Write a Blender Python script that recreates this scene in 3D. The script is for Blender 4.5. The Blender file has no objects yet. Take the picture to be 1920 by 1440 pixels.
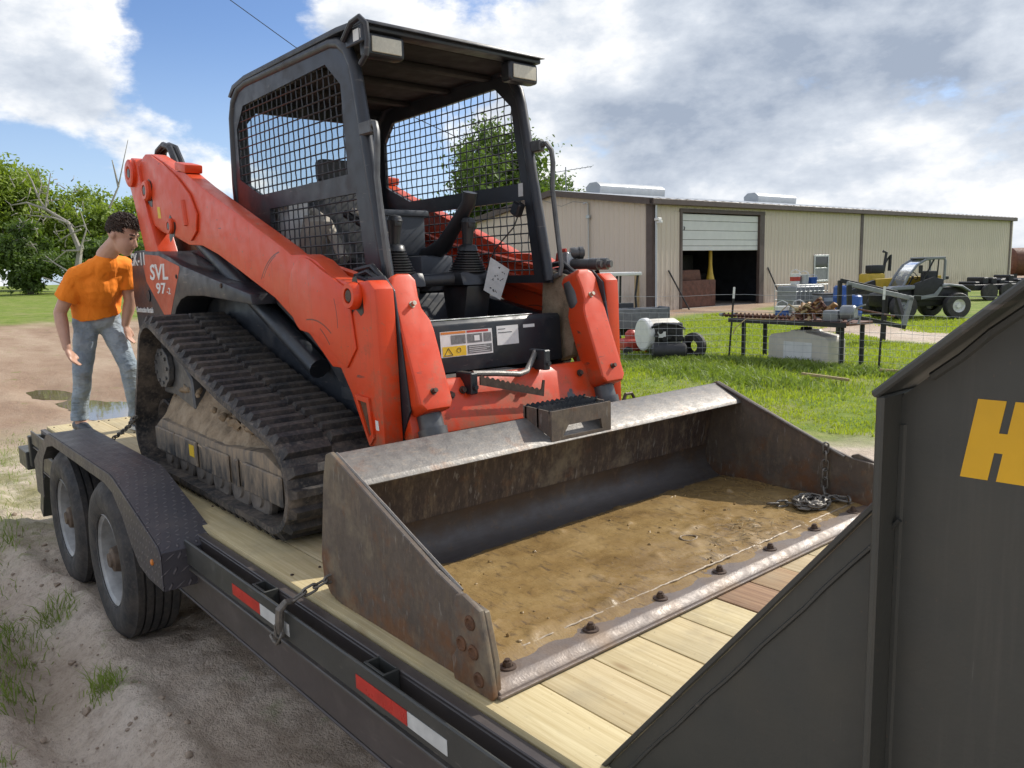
import bpy, bmesh, math, random
import numpy as np
from mathutils import Vector, Matrix, Euler, noise as mnoise
random.seed(7)
RD = math.radians
scene = bpy.context.scene
COL = scene.collection
GZ = -0.75                       # ground level; the trailer deck is z = 0

# ------------------------------------------------------------------ camera
CAM_POS = Vector((1.462, -2.251, 1.081)); CAM_F = 1477.98
def cam_axes():
    yaw, pitch, roll = 2.43522, -0.14203, -0.02577
    f = Vector((math.cos(pitch)*math.cos(yaw), math.cos(pitch)*math.sin(yaw), math.sin(pitch)))
    r = f.cross(Vector((0, 0, 1))).normalized(); u = r.cross(f)
    c, s = math.cos(roll), math.sin(roll)
    return c*r + s*u, -s*r + c*u, f
CR, CU, CF = cam_axes()
cd = bpy.data.cameras.new('Camera'); cam = bpy.data.objects.new('Camera', cd); COL.objects.link(cam)
cam.matrix_world = Matrix(((CR.x, CU.x, -CF.x, CAM_POS.x), (CR.y, CU.y, -CF.y, CAM_POS.y), (CR.z, CU.z, -CF.z, CAM_POS.z), (0, 0, 0, 1)))
cd.sensor_width = 36; cd.lens = 36*CAM_F/1920; cd.clip_start = 0.05; cd.clip_end = 3000
scene.camera = cam

# ------------------------------------------------------------------ light
SUN_DIR = Vector((0.20, 1.22, 1.0)).normalized()
SUN_EL = math.asin(SUN_DIR.z); SUN_AZ = math.atan2(SUN_DIR.x, SUN_DIR.y)
scene.view_settings.view_transform = 'Standard'; scene.view_settings.look = 'None'
scene.view_settings.exposure = 0.62; scene.view_settings.gamma = 1
sd = bpy.data.lights.new('Sun', 'SUN'); sd.energy = 3.0; sd.angle = RD(0.55); sd.color = (1, 0.95, 0.86)
sun = bpy.data.objects.new('Sun', sd); COL.objects.link(sun)
sun.rotation_euler = SUN_DIR.to_track_quat('Z', 'Y').to_euler(); sun.location = (0, 0, 30)

class G:
    """small node-tree helper"""
    def __init__(s, nt): s.nt = nt; s.p = None
    def n(s, t, **k):
        d = s.nt.nodes.new(t)
        for a, b in k.items(): setattr(d, a, b)
        return d
    def set(s, sock, v):
        if isinstance(v, bpy.types.NodeSocket): s.nt.links.new(v, sock)
        elif v is not None:
            if isinstance(v, (tuple, list)) and len(v) == 3 and sock.type == 'RGBA': v = (*v, 1)
            sock.default_value = v
    def pos(s):
        if s.p is None: s.p = s.n('ShaderNodeNewGeometry').outputs['Position']
        return s.p
    def objc(s): return s.n('ShaderNodeTexCoord').outputs['Object']
    def rnd(s): return s.n('ShaderNodeObjectInfo').outputs['Random']
    def map(s, v, scale=(1, 1, 1), loc=(0, 0, 0), rot=(0, 0, 0)):
        m = s.n('ShaderNodeMapping'); s.set(m.inputs['Vector'], v); m.inputs['Scale'].default_value = scale
        s.set(m.inputs['Location'], loc); m.inputs['Rotation'].default_value = rot; return m.outputs[0]
    def noise(s, v, scale, detail=4, rough=0.55, dist=0):
        m = s.n('ShaderNodeTexNoise'); s.set(m.inputs['Vector'], v); m.inputs['Scale'].default_value = scale
        m.inputs['Detail'].default_value = detail; m.inputs['Roughness'].default_value = rough; m.inputs['Distortion'].default_value = dist
        return m.outputs['Fac']
    def vor(s, v, scale, feat='F1', out='Distance'):
        m = s.n('ShaderNodeTexVoronoi', feature=feat); s.set(m.inputs['Vector'], v); m.inputs['Scale'].default_value = scale; return m.outputs[out]
    def mr(s, f, a, b, c=0, d=1, smooth=False):
        m = s.n('ShaderNodeMapRange', interpolation_type='SMOOTHSTEP' if smooth else 'LINEAR'); s.set(m.inputs[0], f)
        for i, x in enumerate((a, b, c, d)): m.inputs[i+1].default_value = x
        return m.outputs[0]
    def ramp(s, f, stops):
        m = s.n('ShaderNodeValToRGB'); s.set(m.inputs[0], f); e = m.color_ramp.elements
        while len(e) < len(stops): e.new(0.5)
        for x, (p, c) in zip(e, stops): x.position = p; x.color = (*c, 1) if len(c) == 3 else c
        return m.outputs[0]
    def mix(s, f, a, b, mode='MIX'):
        m = s.n('ShaderNodeMix', data_type='RGBA', blend_type=mode); s.set(m.inputs[0], f); s.set(m.inputs[6], a); s.set(m.inputs[7], b); return m.outputs[2]
    def math(s, op, a, b=None, c=None, clamp=False):
        m = s.n('ShaderNodeMath', operation=op, use_clamp=clamp); s.set(m.inputs[0], a)
        if b is not None: s.set(m.inputs[1], b)
        if c is not None: s.set(m.inputs[2], c)
        return m.outputs[0]
    def sep(s, v):
        m = s.n('ShaderNodeSeparateXYZ'); s.set(m.inputs[0], v); return m.outputs
    def bump(s, h, strength=0.5, dist=0.01, normal=None):
        m = s.n('ShaderNodeBump'); m.inputs['Strength'].default_value = strength; m.inputs['Distance'].default_value = dist
        s.set(m.inputs['Height'], h)
        if normal is not None: s.set(m.inputs['Normal'], normal)
        return m.outputs[0]

# ------------------------------------------------------------------ sky with clouds (directions on the dome)
def pxdir(u, v): return (CF + CR*((u-960)/CAM_F) + CU*((720-v)/CAM_F)).normalized()
w = bpy.data.worlds.new('World'); scene.world = w; w.use_nodes = True
nt = w.node_tree; nt.nodes.clear(); g = G(nt)
sky = g.n('ShaderNodeTexSky', sky_type='NISHITA'); sky.sun_disc = False
sky.sun_elevation = SUN_EL; sky.sun_rotation = SUN_AZ; sky.air_density = 1.0; sky.dust_density = 0.6; sky.ozone_density = 1.5
dirv = g.n('ShaderNodeTexCoord').outputs['Generated']
dx, dy, dz = g.sep(dirv)
cv = g.n('ShaderNodeVectorMath', operation='MULTIPLY'); g.set(cv.inputs[0], dirv); cv.inputs[1].default_value = (1.7, 1.7, 3.2); cvec = cv.outputs[0]
ev = g.n('ShaderNodeVectorMath', operation='MULTIPLY'); g.set(ev.inputs[0], dirv); ev.inputs[1].default_value = (1, 1, 1.6); ev = ev.outputs[0]
def blob(u, v, rad, wt, sx=1.0):
    # soft lobe round a direction of the dome, wider than high: rad in pixels of the photograph's scale
    d = pxdir(u, v); n_ = g.n('ShaderNodeVectorMath', operation='DISTANCE'); g.set(n_.inputs[0], ev); n_.inputs[1].default_value = (d.x, d.y, d.z*1.6)
    return g.mr(n_.outputs['Value'], 0, rad*1.25/CAM_F, wt, 0, True)
def sumof(l):
    a = l[0]
    for b in l[1:]: a = g.math('ADD', a, b)
    return a
def bign(off): return g.noise(g.map(cvec, loc=(3.1+off[0], 1.7+off[1], 0.4+off[2])), 2.5, 8, 0.60, 0.10)
big = bign((0, 0, 0)); toward = bign((SUN_DIR.x*0.10, SUN_DIR.y*0.10, SUN_DIR.z*0.16))
lit = g.math('SUBTRACT', big, toward)            # thinner towards the sun -> sunlit edge
# broken cloud all round, opening to blue towards the left of the view
cover = sumof([big, 0.055,
    blob(80, 70, 230, 0.10), blob(280, 265, 170, 0.12), blob(400, 320, 120, 0.08), blob(120, 190, 120, 0.04),
    blob(390, 110, 230, -0.27), blob(30, 290, 150, -0.20), blob(560, 230, 330, -0.16), blob(200, 430, 260, -0.10),
    blob(640, 60, 90, 0.14), blob(1150, 140, 420, 0.12), blob(1650, 160, 600, 0.12), blob(1790, 220, 230, 0.09)])
dens = g.mr(cover, 0.47, 0.60, 0, 1, True)
dark = sumof([g.math('MULTIPLY', cover, 0.50), g.math('MULTIPLY', g.noise(g.map(cvec, loc=(0.3, 5.2, 2.4)), 3.2, 8, 0.60, 0.1), 0.50), g.math('MULTIPLY', lit, -1.4), 0.03,
    blob(1640, 10, 560, 0.25), blob(1330, 160, 300, 0.07), blob(1250, 285, 230, 0.12), blob(1600, 230, 200, 0.06),
    blob(1130, 100, 150, -0.10), blob(1030, 170, 130, -0.08), blob(1880, 290, 160, -0.05), blob(1620, 310, 110, -0.05), blob(1500, 380, 400, 0.05)])
ccol = g.ramp(dark, [(0.40, (0.64, 0.63, 0.61)), (0.54, (0.52, 0.53, 0.545)), (0.70, (0.37, 0.40, 0.445)), (1.0, (0.20, 0.235, 0.295))])
skyc = g.mix(1.0, sky.outputs[0], (0.056, 0.064, 0.080), 'MULTIPLY')
haze_band = g.mr(dz, 0.0, 0.30, 0.6, 0.0, True)
skyc = g.mix(haze_band, skyc, (0.36, 0.45, 0.56))
full = g.mix(dens, skyc, ccol)
bg = g.n('ShaderNodeBackground'); g.set(bg.inputs[0], full); bg.inputs[1].default_value = 1.26
w.cycles.sampling_method = 'MANUAL'; w.cycles.sample_map_resolution = 256
out = g.n('ShaderNodeOutputWorld'); nt.links.new(bg.outputs[0], out.inputs[0])

# ------------------------------------------------------------------ mesh building
class MB:
    def __init__(s): s.v = []; s.f = []; s.m = []; s.mi = 0
    def add(s, vs, fs, mi=None):
        o = len(s.v); s.v += [tuple(p) for p in vs]; s.f += [tuple(i+o for i in f) for f in fs]; s.m += [s.mi if mi is None else mi]*len(fs); return s
    def bm(s, b, M=None):
        if M is not None: bmesh.ops.transform(b, matrix=M, verts=b.verts)
        b.verts.ensure_lookup_table(); b.verts.index_update()
        s.add([v.co for v in b.verts], [[v.index for v in f.verts] for f in b.faces]); b.free(); return s
    def _bev(s, b, bev, seg):
        if bev > 0:
            es = [e for e in b.edges if len(e.link_faces) == 2 and e.calc_face_angle(0) > 0.5]
            bmesh.ops.bevel(b, geom=es, offset=bev, segments=seg, profile=0.6, affect='EDGES', clamp_overlap=True)
    def box(s, x0, x1, y0, y1, z0, z1, bev=0.0, seg=2, M=None):
        b = bmesh.new(); bmesh.ops.create_cube(b, size=1)
        for v in b.verts: v.co = Vector(((x0+x1)/2+v.co.x*(x1-x0), (y0+y1)/2+v.co.y*(y1-y0), (z0+z1)/2+v.co.z*(z1-z0)))
        s._bev(b, bev, seg); return s.bm(b, M)
    def prism(s, pts, ax, a, c, bev=0.0, seg=2, M=None):
        """extrude a 2D outline along an axis: ax 'y' -> (x,z), 'x' -> (y,z), 'z' -> (x,y)"""
        mk = {'y': lambda p, t: (p[0], t, p[1]), 'x': lambda p, t: (t, p[0], p[1]), 'z': lambda p, t: (p[0], p[1], t)}[ax]
        b = bmesh.new(); A = [b.verts.new(mk(p, a)) for p in pts]; B = [b.verts.new(mk(p, c)) for p in pts]; n = len(pts)
        b.faces.new(A); b.faces.new(B[::-1])
        for i in range(n): b.faces.new((A[i], B[i], B[(i+1) % n], A[(i+1) % n]))
        bmesh.ops.recalc_face_normals(b, faces=b.faces); s._bev(b, bev, seg); return s.bm(b, M)
    def tube(s, pts, r, n=8, closed=False, cap=True):
        P = [Vector(p) for p in pts]; k = len(P); rr = r if isinstance(r, (list, tuple)) else [r]*k; rings = []; up = None
        for i, p in enumerate(P):
            if closed: t = (P[(i+1) % k]-P[i-1]).normalized()
            else: t = (P[min(i+1, k-1)]-P[max(i-1, 0)]).normalized()
            if up is None:
                up = Vector((0, 0, 1)) if abs(t.z) < 0.9 else Vector((1, 0, 0))
            a = (up - t*up.dot(t))
            a = a.normalized() if a.length > 1e-6 else t.orthogonal().normalized()
            up = a; b2 = t.cross(a); rings.append([p+(a*math.cos(2*math.pi*j/n)+b2*math.sin(2*math.pi*j/n))*rr[i] for j in range(n)])
        vs = [q for R_ in rings for q in R_]; fs = []
        for i in range(k if closed else k-1):
            j2 = (i+1) % k
            for j in range(n): fs.append((i*n+j, i*n+(j+1) % n, j2*n+(j+1) % n, j2*n+j))
        if cap and not closed: fs.append(tuple(range(n-1, -1, -1))); fs.append(tuple((k-1)*n+j for j in range(n)))
        return s.add(vs, fs)
    def cyl(s, p0, p1, r, r2=None, n=16): return s.tube([p0, p1], [r, r if r2 is None else r2], n)
    def lathe(s, prof, o, ax=(0, 1, 0), n=32):
        """profile of (radius, distance along the axis)"""
        ax = Vector(ax).normalized(); a = ax.orthogonal().normalized(); b2 = ax.cross(a); o = Vector(o); vs = []; fs = []; k = len(prof)
        for j in range(n):
            d = a*math.cos(2*math.pi*j/n)+b2*math.sin(2*math.pi*j/n)
            for r, h in prof: vs.append(o+d*r+ax*h)
        for j in range(n):
            for i in range(k-1): fs.append((j*k+i, j*k+i+1, ((j+1) % n)*k+i+1, ((j+1) % n)*k+i))
        return s.add(vs, fs)
    def ball(s, c, r, n=10, sc=(1, 1, 1), M=None):
        b = bmesh.new(); bmesh.ops.create_uvsphere(b, u_segments=n, v_segments=max(5, n*2//3), radius=r)
        for v in b.verts: v.co = Vector((v.co.x*sc[0], v.co.y*sc[1], v.co.z*sc[2]))
        return s.bm(b, Matrix.Translation(c) @ (M or Matrix()))
    def hexb(s, p, ax, r=0.012, h=0.012, washer=True):
        p = Vector(p); ax = Vector(ax).normalized()
        if washer: s.cyl(p-ax*0.002, p+ax*0.003, r*1.35, n=12)
        return s.cyl(p, p+ax*h, r, n=6)
    def mesh(s, name, mats, smooth=32):
        me = bpy.data.meshes.new(name); me.from_pydata(s.v, [], s.f); 
        for m in (mats if isinstance(mats, (list, tuple)) else [mats]): me.materials.append(m)
        if any(s.m): me.polygons.foreach_set('material_index', s.m)
        if smooth:
            me.polygons.foreach_set('use_smooth', [True]*len(me.polygons)); me.set_sharp_from_angle(angle=RD(smooth))
        me.update(); return me
    def build(s, name, mats, parent=None, smooth=32): return link(name, s.mesh(name, mats, smooth), parent)

LOCAL = set()
def link(name, me, parent=None):
    o = bpy.data.objects.new(name, me); COL.objects.link(o)
    if parent is not None:
        o.parent = parent
        if parent.parent is None and parent.name not in LOCAL: o.location = -Vector(parent.location)
    return o
def tag(o, label=None, cat=None, group=None, kind=None):
    if label: o['label'] = label
    if cat: o['category'] = cat
    if group: o['group'] = group
    if kind: o['kind'] = kind
    return o
def thing(name, label, cat, loc=(0, 0, 0), rz=None, group=None):
    """Empty at the thing's base; rz given -> parts are built in local coordinates"""
    o = bpy.data.objects.new(name, None); COL.objects.link(o); o.location = loc; o.empty_display_size = 0.2
    if rz is not None: o.rotation_euler = (0, 0, rz); LOCAL.add(o.name)
    return tag(o, label, cat, group)
def share(o, parent, loc=None, rot=None, scale=None):
    c = o.copy(); COL.objects.link(c); c.parent = parent
    if loc is not None: c.location = loc
    if rot is not None: c.rotation_euler = rot
    if scale is not None: c.scale = scale
    return c
def copy_thing(root, loc, rz=0, label=None):
    r = root.copy(); COL.objects.link(r); r.location = loc; r.rotation_euler = (0, 0, rz)
    if label: r['label'] = label
    for ch in list(root.children):
        c = ch.copy(); COL.objects.link(c); c.parent = r
        for q in ch.children: d = q.copy(); COL.objects.link(d); d.parent = c
    return r
def fb(p, sc, oc=4): return mnoise.fractal(Vector(p)*sc, 1.0, 2.0, oc)

# ------------------------------------------------------------------ lettering (mesh data made once, before the scene fills up)
TXT = {}
def make_text(keys):
    tmp = []
    for key, (body, off, shear) in keys.items():
        cu = bpy.data.curves.new(key, 'FONT'); cu.body = body; cu.size = 1; cu.extrude = 0.006; cu.offset = off; cu.shear = shear; cu.resolution_u = 3
        o = bpy.data.objects.new(key, cu); COL.objects.link(o); tmp.append((key, o))
    bpy.context.view_layer.update(); dg = bpy.context.evaluated_depsgraph_get()
    for key, o in tmp:
        TXT[key] = bpy.data.meshes.new_from_object(o.evaluated_get(dg)); bpy.data.objects.remove(o)
make_text({'SVL': ('SVL', 0.02, 0.1), '97': ('97', 0.02, 0), '-2': ('-2', 0.01, 0), 'SK-11': ('SK-11', 0.015, 0), 'con': ('Construction Rentals', 0.02, 0)})
def put_text(key, name, m, parent, o, xdir, ydir, sx, sy):
    """letters with their lower-left corner at o, running along xdir, standing along ydir"""
    X = Vector(xdir).normalized(); Y = Vector(ydir).normalized(); Z = X.cross(Y).normalized()
    me = TXT[key].copy(); vs = me.vertices; mnx = min(v.co.x for v in vs); mxx = max(v.co.x for v in vs); mny = min(v.co.y for v in vs); mxy = max(v.co.y for v in vs)
    for v in vs: v.co = Vector(o)+X*((v.co.x-mnx)/(mxx-mnx)*sx)+Y*((v.co.y-mny)/(mxy-mny)*sy)+Z*(v.co.z*0.25)
    me.materials.clear(); me.materials.append(m); return link(name, me, parent)
# ------------------------------------------------------------------ materials
MAT = {}
def mat(name, col, rough=0.5, metal=0.0, fn=None, spec=None):
    m = bpy.data.materials.new(name); m.use_nodes = True; b = m.node_tree.nodes['Principled BSDF']; g = G(m.node_tree)
    g.set(b.inputs['Base Color'], col); b.inputs['Roughness'].default_value = rough; b.inputs['Metallic'].default_value = metal
    if spec is not None: b.inputs['Specular IOR Level'].default_value = spec
    if fn:
        r = fn(g) or {}
        for k, v in r.items(): g.set(b.inputs[{'c': 'Base Color', 'r': 'Roughness', 'm': 'Metallic', 'n': 'Normal', 'a': 'Alpha', 't': 'Transmission Weight'}[k]], v)
    MAT[name] = m; return m
def simple(name, col, rough=0.5, metal=0.0, var=0.15, sc=9, bump=0.0):
    """a colour broken up by large and fine noise so that nothing is perfectly even"""
    def fn(g):
        p = g.pos(); a = g.noise(p, sc, 5, 0.6); k = g.mr(a, 0.25, 0.75, 1-var, 1+var)
        c = g.mix(1.0, col, g.n('ShaderNodeCombineXYZ').outputs[0], 'MIX') if False else None
        hs = g.n('ShaderNodeHueSaturation'); g.set(hs.inputs['Color'], col); g.set(hs.inputs['Value'], k)
        r = {'c': hs.outputs[0], 'r': g.mr(g.noise(p, sc*2.3, 4), 0.3, 0.7, max(0.05, rough-0.12), min(1, rough+0.12))}
        if bump: r['n'] = g.bump(g.noise(p, sc*6, 4), bump, 0.004)
        return r
    return mat(name, col, rough, metal, fn)
def paint_orange(g, mud=True):
    p = g.pos(); z = g.sep(p)[2]
    c = g.mix(g.mr(g.noise(p, 2.3, 5, 0.6), 0.35, 0.7), (0.68, 0.052, 0.007), (0.62, 0.070, 0.016))
    c = g.mix(g.mr(g.noise(g.map(p, (3, 3, 14)), 2.0, 5, 0.65), 0.55, 0.78, 0, 0.35), c, (0.40, 0.04, 0.014))
    c = g.mix(g.mr(g.noise(p, 34, 4, 0.6), 0.66, 0.70, 0, 0.65), c, (0.30, 0.12, 0.06))          # chips
    sc = g.math('MULTIPLY', g.mr(g.noise(g.map(p, (7, 7, 30), rot=(0, 0.6, 0)), 1.6, 3, 0.5, 0.6), 0.685, 0.70), g.mr(g.noise(p, 3.1, 2), 0.5, 0.6))
    c = g.mix(g.math('MULTIPLY', sc, 0.8), c, (0.06, 0.045, 0.04))                                # scratches
    low = g.mr(z, 0.40, 0.90, 0.26, 0.0)
    dirt = g.mr(g.math('ADD', g.noise(p, 7, 6, 0.7), low), 0.66, 0.88, 0, 0.80)
    c = g.mix(dirt, c, (0.22, 0.13, 0.07))
    nz_ = g.sep(g.n('ShaderNodeNewGeometry').outputs['Normal'])[2]; c = g.mix(g.math('MULTIPLY', g.mr(nz_, 0.35, 0.9, 0, 0.14), g.mr(g.noise(p, 9, 5, 0.7), 0.3, 0.6)), c, (0.46, 0.27, 0.17))
    c = g.mix(g.mr(g.noise(g.map(p, (38, 38, 2.0)), 1.6, 4, 0.6), 0.58, 0.74, 0, 0.30), c, (0.22, 0.075, 0.035))
    q2 = g.sep(p)
    for (x0, z0, x1, z1, wd) in ((-2.20, 1.095, -1.985, 1.215, 0.0035), (-2.17, 1.09, -2.02, 1.19, 0.0025), (-1.72, 0.915, -1.50, 0.865, 0.003), (-1.46, 0.99, -1.44, 0.87, 0.0025), (-1.60, 0.865, -1.52, 0.80, 0.003)):
        dx_, dz_ = x1-x0, z1-z0; L_ = math.hypot(dx_, dz_); ux, uz = dx_/L_, dz_/L_; mx_, mz_ = (x0+x1)/2, (z0+z1)/2
        ru_ = g.math('ADD', g.math('MULTIPLY', q2[0], ux), g.math('MULTIPLY_ADD', q2[2], uz, -(mx_*ux+mz_*uz))); rv_ = g.math('ADD', g.math('MULTIPLY', q2[0], -uz), g.math('MULTIPLY_ADD', q2[2], ux, mx_*uz-mz_*ux))
        rv_ = g.math('ADD', rv_, g.math('MULTIPLY', g.math('MULTIPLY', ru_, ru_), 1.6)); ms = g.math('MULTIPLY', g.math('LESS_THAN', g.math('ABSOLUTE', ru_), L_/2), g.mr(g.math('ABSOLUTE', rv_), wd*0.6, wd*1.3, 0.85, 0)); c = g.mix(ms, c, (0.035, 0.025, 0.022))
    bare = g.mr(g.math('ADD', g.noise(p, 5.5, 4, 0.6), g.mr(z, 0.38, 0.62, 0.16, 0)), 0.735, 0.755)
    c = g.mix(bare, c, (0.075, 0.08, 0.085))
    r = g.math('ADD', g.mr(g.noise(p, 14, 5), 0.3, 0.7, 0.30, 0.50), g.math('MULTIPLY', dirt, 0.3))
    return {'c': c, 'r': r, 'n': g.bump(g.noise(p, 60, 3), 0.05, 0.003)}
mat('orange', (0.6, 0.1, 0.03), 0.45, 0, paint_orange)
def dark_paint(g, base=(0.028, 0.031, 0.036), dust=(0.16, 0.13, 0.10)):
    p = g.pos(); d = g.mr(g.noise(p, 6, 7, 0.68), 0.52, 0.8, 0, 0.40)
    c = g.mix(g.noise(p, 3, 3), base, tuple(x*1.6 for x in base)); c = g.mix(d, c, dust)
    c = g.mix(g.mr(g.noise(g.map(p, (4, 4, 22)), 2.2, 4, 0.6), 0.66, 0.70, 0, 0.35), c, (0.2, 0.17, 0.15))
    c = g.mix(g.mr(g.noise(p, 70, 4, 0.7), 0.62, 0.70, 0, 0.3), c, dust)
    return {'c': c, 'r': g.math('ADD', g.mr(g.noise(p, 12, 4), 0.3, 0.7, 0.32, 0.5), g.math('MULTIPLY', d, 0.5)), 'n': g.bump(g.noise(p, 45, 3), 0.05, 0.003)}
def dusty(g):
    p = g.pos(); z = g.sep(p)[2]; d = g.mr(g.math('ADD', g.noise(g.map(p, (1, 1, 0.35)), 16, 6, 0.7), g.mr(z, 0.10, 0.30, -0.08, 0.16)), 0.42, 0.72, 0, 0.9)
    c = g.mix(d, g.mix(g.noise(p, 5, 4), (0.022, 0.026, 0.032), (0.05, 0.052, 0.055)), (0.33, 0.255, 0.175)); return {'c': c, 'r': g.mr(d, 0, 1, 0.4, 0.9), 'n': g.bump(g.noise(p, 60, 4), 0.3, 0.004)}
mat('charcoal', (0.03, 0.03, 0.035), 0.45, 0, dark_paint)
mat('cab_grey', (0.05, 0.05, 0.055), 0.4, 0, lambda g: dark_paint(g, (0.017, 0.019, 0.024), (0.080, 0.066, 0.058)))
mat('panel_black', (0.015, 0.017, 0.02), 0.35, 0, lambda g: dark_paint(g, (0.014, 0.017, 0.022), (0.12, 0.10, 0.08)))
mat('dusty_steel', (0.08, 0.07, 0.06), 0.6, 0, lambda g: dusty(g))
mat('trailer_black', (0.03, 0.03, 0.03), 0.5, 0, lambda g: dark_paint(g, (0.036, 0.037, 0.034), (0.14, 0.125, 0.10)))
def neckm(g):
    p = g.pos(); c = g.mix(g.noise(g.map(p, (1, 1, 0.5)), 3.0, 5, 0.6), (0.043, 0.044, 0.038), (0.062, 0.062, 0.054)); z = g.sep(p)[2]
    c = g.mix(g.mr(g.noise(g.map(p, (22, 22, 1.1)), 2.0, 5, 0.65), 0.56, 0.80, 0, 0.5), c, (0.085, 0.080, 0.068))
    for r_, o_ in ((0.5, 1.0), (-0.9, 4.0), (1.35, 9.0)):
        c = g.mix(g.math('MULTIPLY', g.mr(g.noise(g.map(p, (70, 2.2, 2.2), (o_, 0, o_), (0, r_, 0)), 3.0, 2, 0.5), 0.73, 0.76, 0, 0.5), g.mr(g.noise(p, 4.0+o_*0.2, 2), 0.50, 0.62)), c, (0.16, 0.155, 0.14))
    c = g.mix(g.mr(g.noise(p, 85, 4, 0.7), 0.66, 0.72, 0, 0.6), c, (0.115, 0.075, 0.05))
    return {'c': c, 'r': g.mr(g.noise(p, 9, 5, 0.6), 0.3, 0.7, 0.40, 0.62), 'n': g.bump(g.math('ADD', g.noise(p, 4, 3), g.math('MULTIPLY', g.noise(p, 120, 3), 0.06)), 0.25, 0.02)}
mat('neck_grey', (0.06, 0.062, 0.058), 0.55, 0, neckm)
mat('ledge_highlight', (0.06, 0.055, 0.05), 0.7, 0, lambda g: dark_paint(g, (0.060, 0.055, 0.049), (0.20, 0.165, 0.125)))  # lighter dusty colour painted in as the highlight along the ledge
mat('frame_brown', (0.05, 0.04, 0.035), 0.55, 0, lambda g: dark_paint(g, (0.052, 0.044, 0.042), (0.15, 0.115, 0.09)))
def rubber(g, dusty=0.5):
    p = g.pos(); d = g.mr(g.noise(p, 9, 6, 0.7), 0.40, 0.72, 0, dusty); d2 = g.mr(g.noise(p, 55, 4, 0.6), 0.5, 0.7, 0, dusty*0.5)
    c = g.mix(d, (0.024, 0.024, 0.026), (0.175, 0.140, 0.108)); c = g.mix(d2, c, (0.23, 0.19, 0.15))
    return {'c': c, 'r': g.mr(g.noise(p, 20, 4), 0.3, 0.7, 0.55, 0.85), 'n': g.bump(g.noise(p, 90, 4), 0.25, 0.004)}
mat('track_rubber', (0.03, 0.03, 0.03), 0.7, 0, lambda g: rubber(g, 1.0))
mat('lug_rubber', (0.03, 0.03, 0.03), 0.7, 0, lambda g: rubber(g, 0.55))
mat('tyre', (0.02, 0.02, 0.022), 0.7, 0, lambda g: rubber(g, 0.28))
def steel_bucket(g, base=(0.10, 0.088, 0.078), tan=0.5):
    p = g.pos(); z = g.sep(p)[2]
    c = g.mix(g.noise(p, 5, 6, 0.65), tuple(x*0.55 for x in base), tuple(x*1.6 for x in base))
    st = g.noise(g.map(p, (9, 9, 2.2)), 3.0, 6, 0.7); c = g.mix(g.mr(st, 0.50, 0.72, 0, tan), c, (0.25, 0.185, 0.115))
    ru = g.math('ADD', g.noise(p, 9, 6, 0.7), g.mr(z, 0.02, 0.2, 0.22, 0)); c = g.mix(g.mr(ru, 0.56, 0.76, 0, 0.85), c, (0.19, 0.085, 0.036))
    c = g.mix(g.mr(g.noise(g.map(p, (26, 26, 5), rot=(0, 0.5, 0)), 2.0, 4, 0.6), 0.62, 0.68, 0, 0.55), c, (0.30, 0.28, 0.25))
    c = g.mix(g.mr(g.noise(p, 26, 6, 0.75), 0.45, 0.75, 0, 0.45), c, tuple(x*0.45 for x in base)); c = g.mix(g.mr(g.noise(g.map(p, (1, 1, 0.35), (5, 2, 1)), 60, 5, 0.75), 0.55, 0.75, 0, 0.45), c, (0.30, 0.235, 0.155))
    c = g.mix(g.mr(g.noise(p, 3.2, 5, 0.7), 0.54, 0.66, 0, 0.55), c, (0.27, 0.225, 0.155))
    return {'c': c, 'm': 0.25, 'r': g.mr(g.noise(p, 15, 4), 0.3, 0.7, 0.45, 0.72), 'n': g.bump(g.noise(p, 60, 5, 0.65), 0.25, 0.004)}
mat('bucket_steel', (0.1, 0.09, 0.08), 0.55, 0.3, lambda g: steel_bucket(g, (0.115, 0.093, 0.076), 0.45))
mat('bucket_inner', (0.05, 0.04, 0.03), 0.55, 0.2, lambda g: steel_bucket(g, (0.060, 0.042, 0.034), 0.75))
def worn_steel(g):
    p = g.pos(); c = g.mix(g.noise(p, 22, 6, 0.7), (0.095, 0.085, 0.078), (0.28, 0.265, 0.245))
    c = g.mix(g.mr(g.noise(g.map(p, (30, 8, 8)), 3.0, 5, 0.7), 0.52, 0.72, 0, 0.6), c, (0.33, 0.27, 0.21))
    c = g.mix(g.mr(g.noise(p, 6, 5, 0.6), 0.6, 0.75, 0, 0.7), c, (0.22, 0.12, 0.07))
    return {'c': c, 'm': 0.45, 'r': g.mr(g.noise(p, 30, 4), 0.3, 0.7, 0.38, 0.62), 'n': g.bump(g.noise(p, 110, 4), 0.3, 0.003)}
mat('worn_steel', (0.4, 0.38, 0.35), 0.5, 0.5, worn_steel)
def polished(g):
    p = g.pos(); c = g.mix(g.noise(g.map(p, (20, 4, 20)), 2.5, 5, 0.7), (0.060, 0.052, 0.048), (0.135, 0.122, 0.115))
    z = g.sep(p)[2]; k = g.math('ADD', g.noise(p, 7, 6, 0.7), g.mr(z, 0.06, 0.19, -0.16, 0.34)); c = g.mix(g.mr(k, 0.40, 0.80), c, g.mix(g.noise(p, 14, 5, 0.7), (0.03, 0.021, 0.017), (0.10, 0.066, 0.045))); c = g.mix(g.mr(g.noise(p, 18, 5, 0.7), 0.56, 0.7, 0, 0.5), c, (0.17, 0.11, 0.06))
    return {'c': c, 'm': 0.3, 'r': g.mr(g.noise(p, 25, 4), 0.3, 0.7, 0.40, 0.6), 'n': g.bump(g.noise(g.map(p, (60, 8, 60)), 3, 4), 0.15, 0.002)}
mat('polished_steel', (0.2, 0.2, 0.21), 0.4, 0.6, polished)
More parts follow.
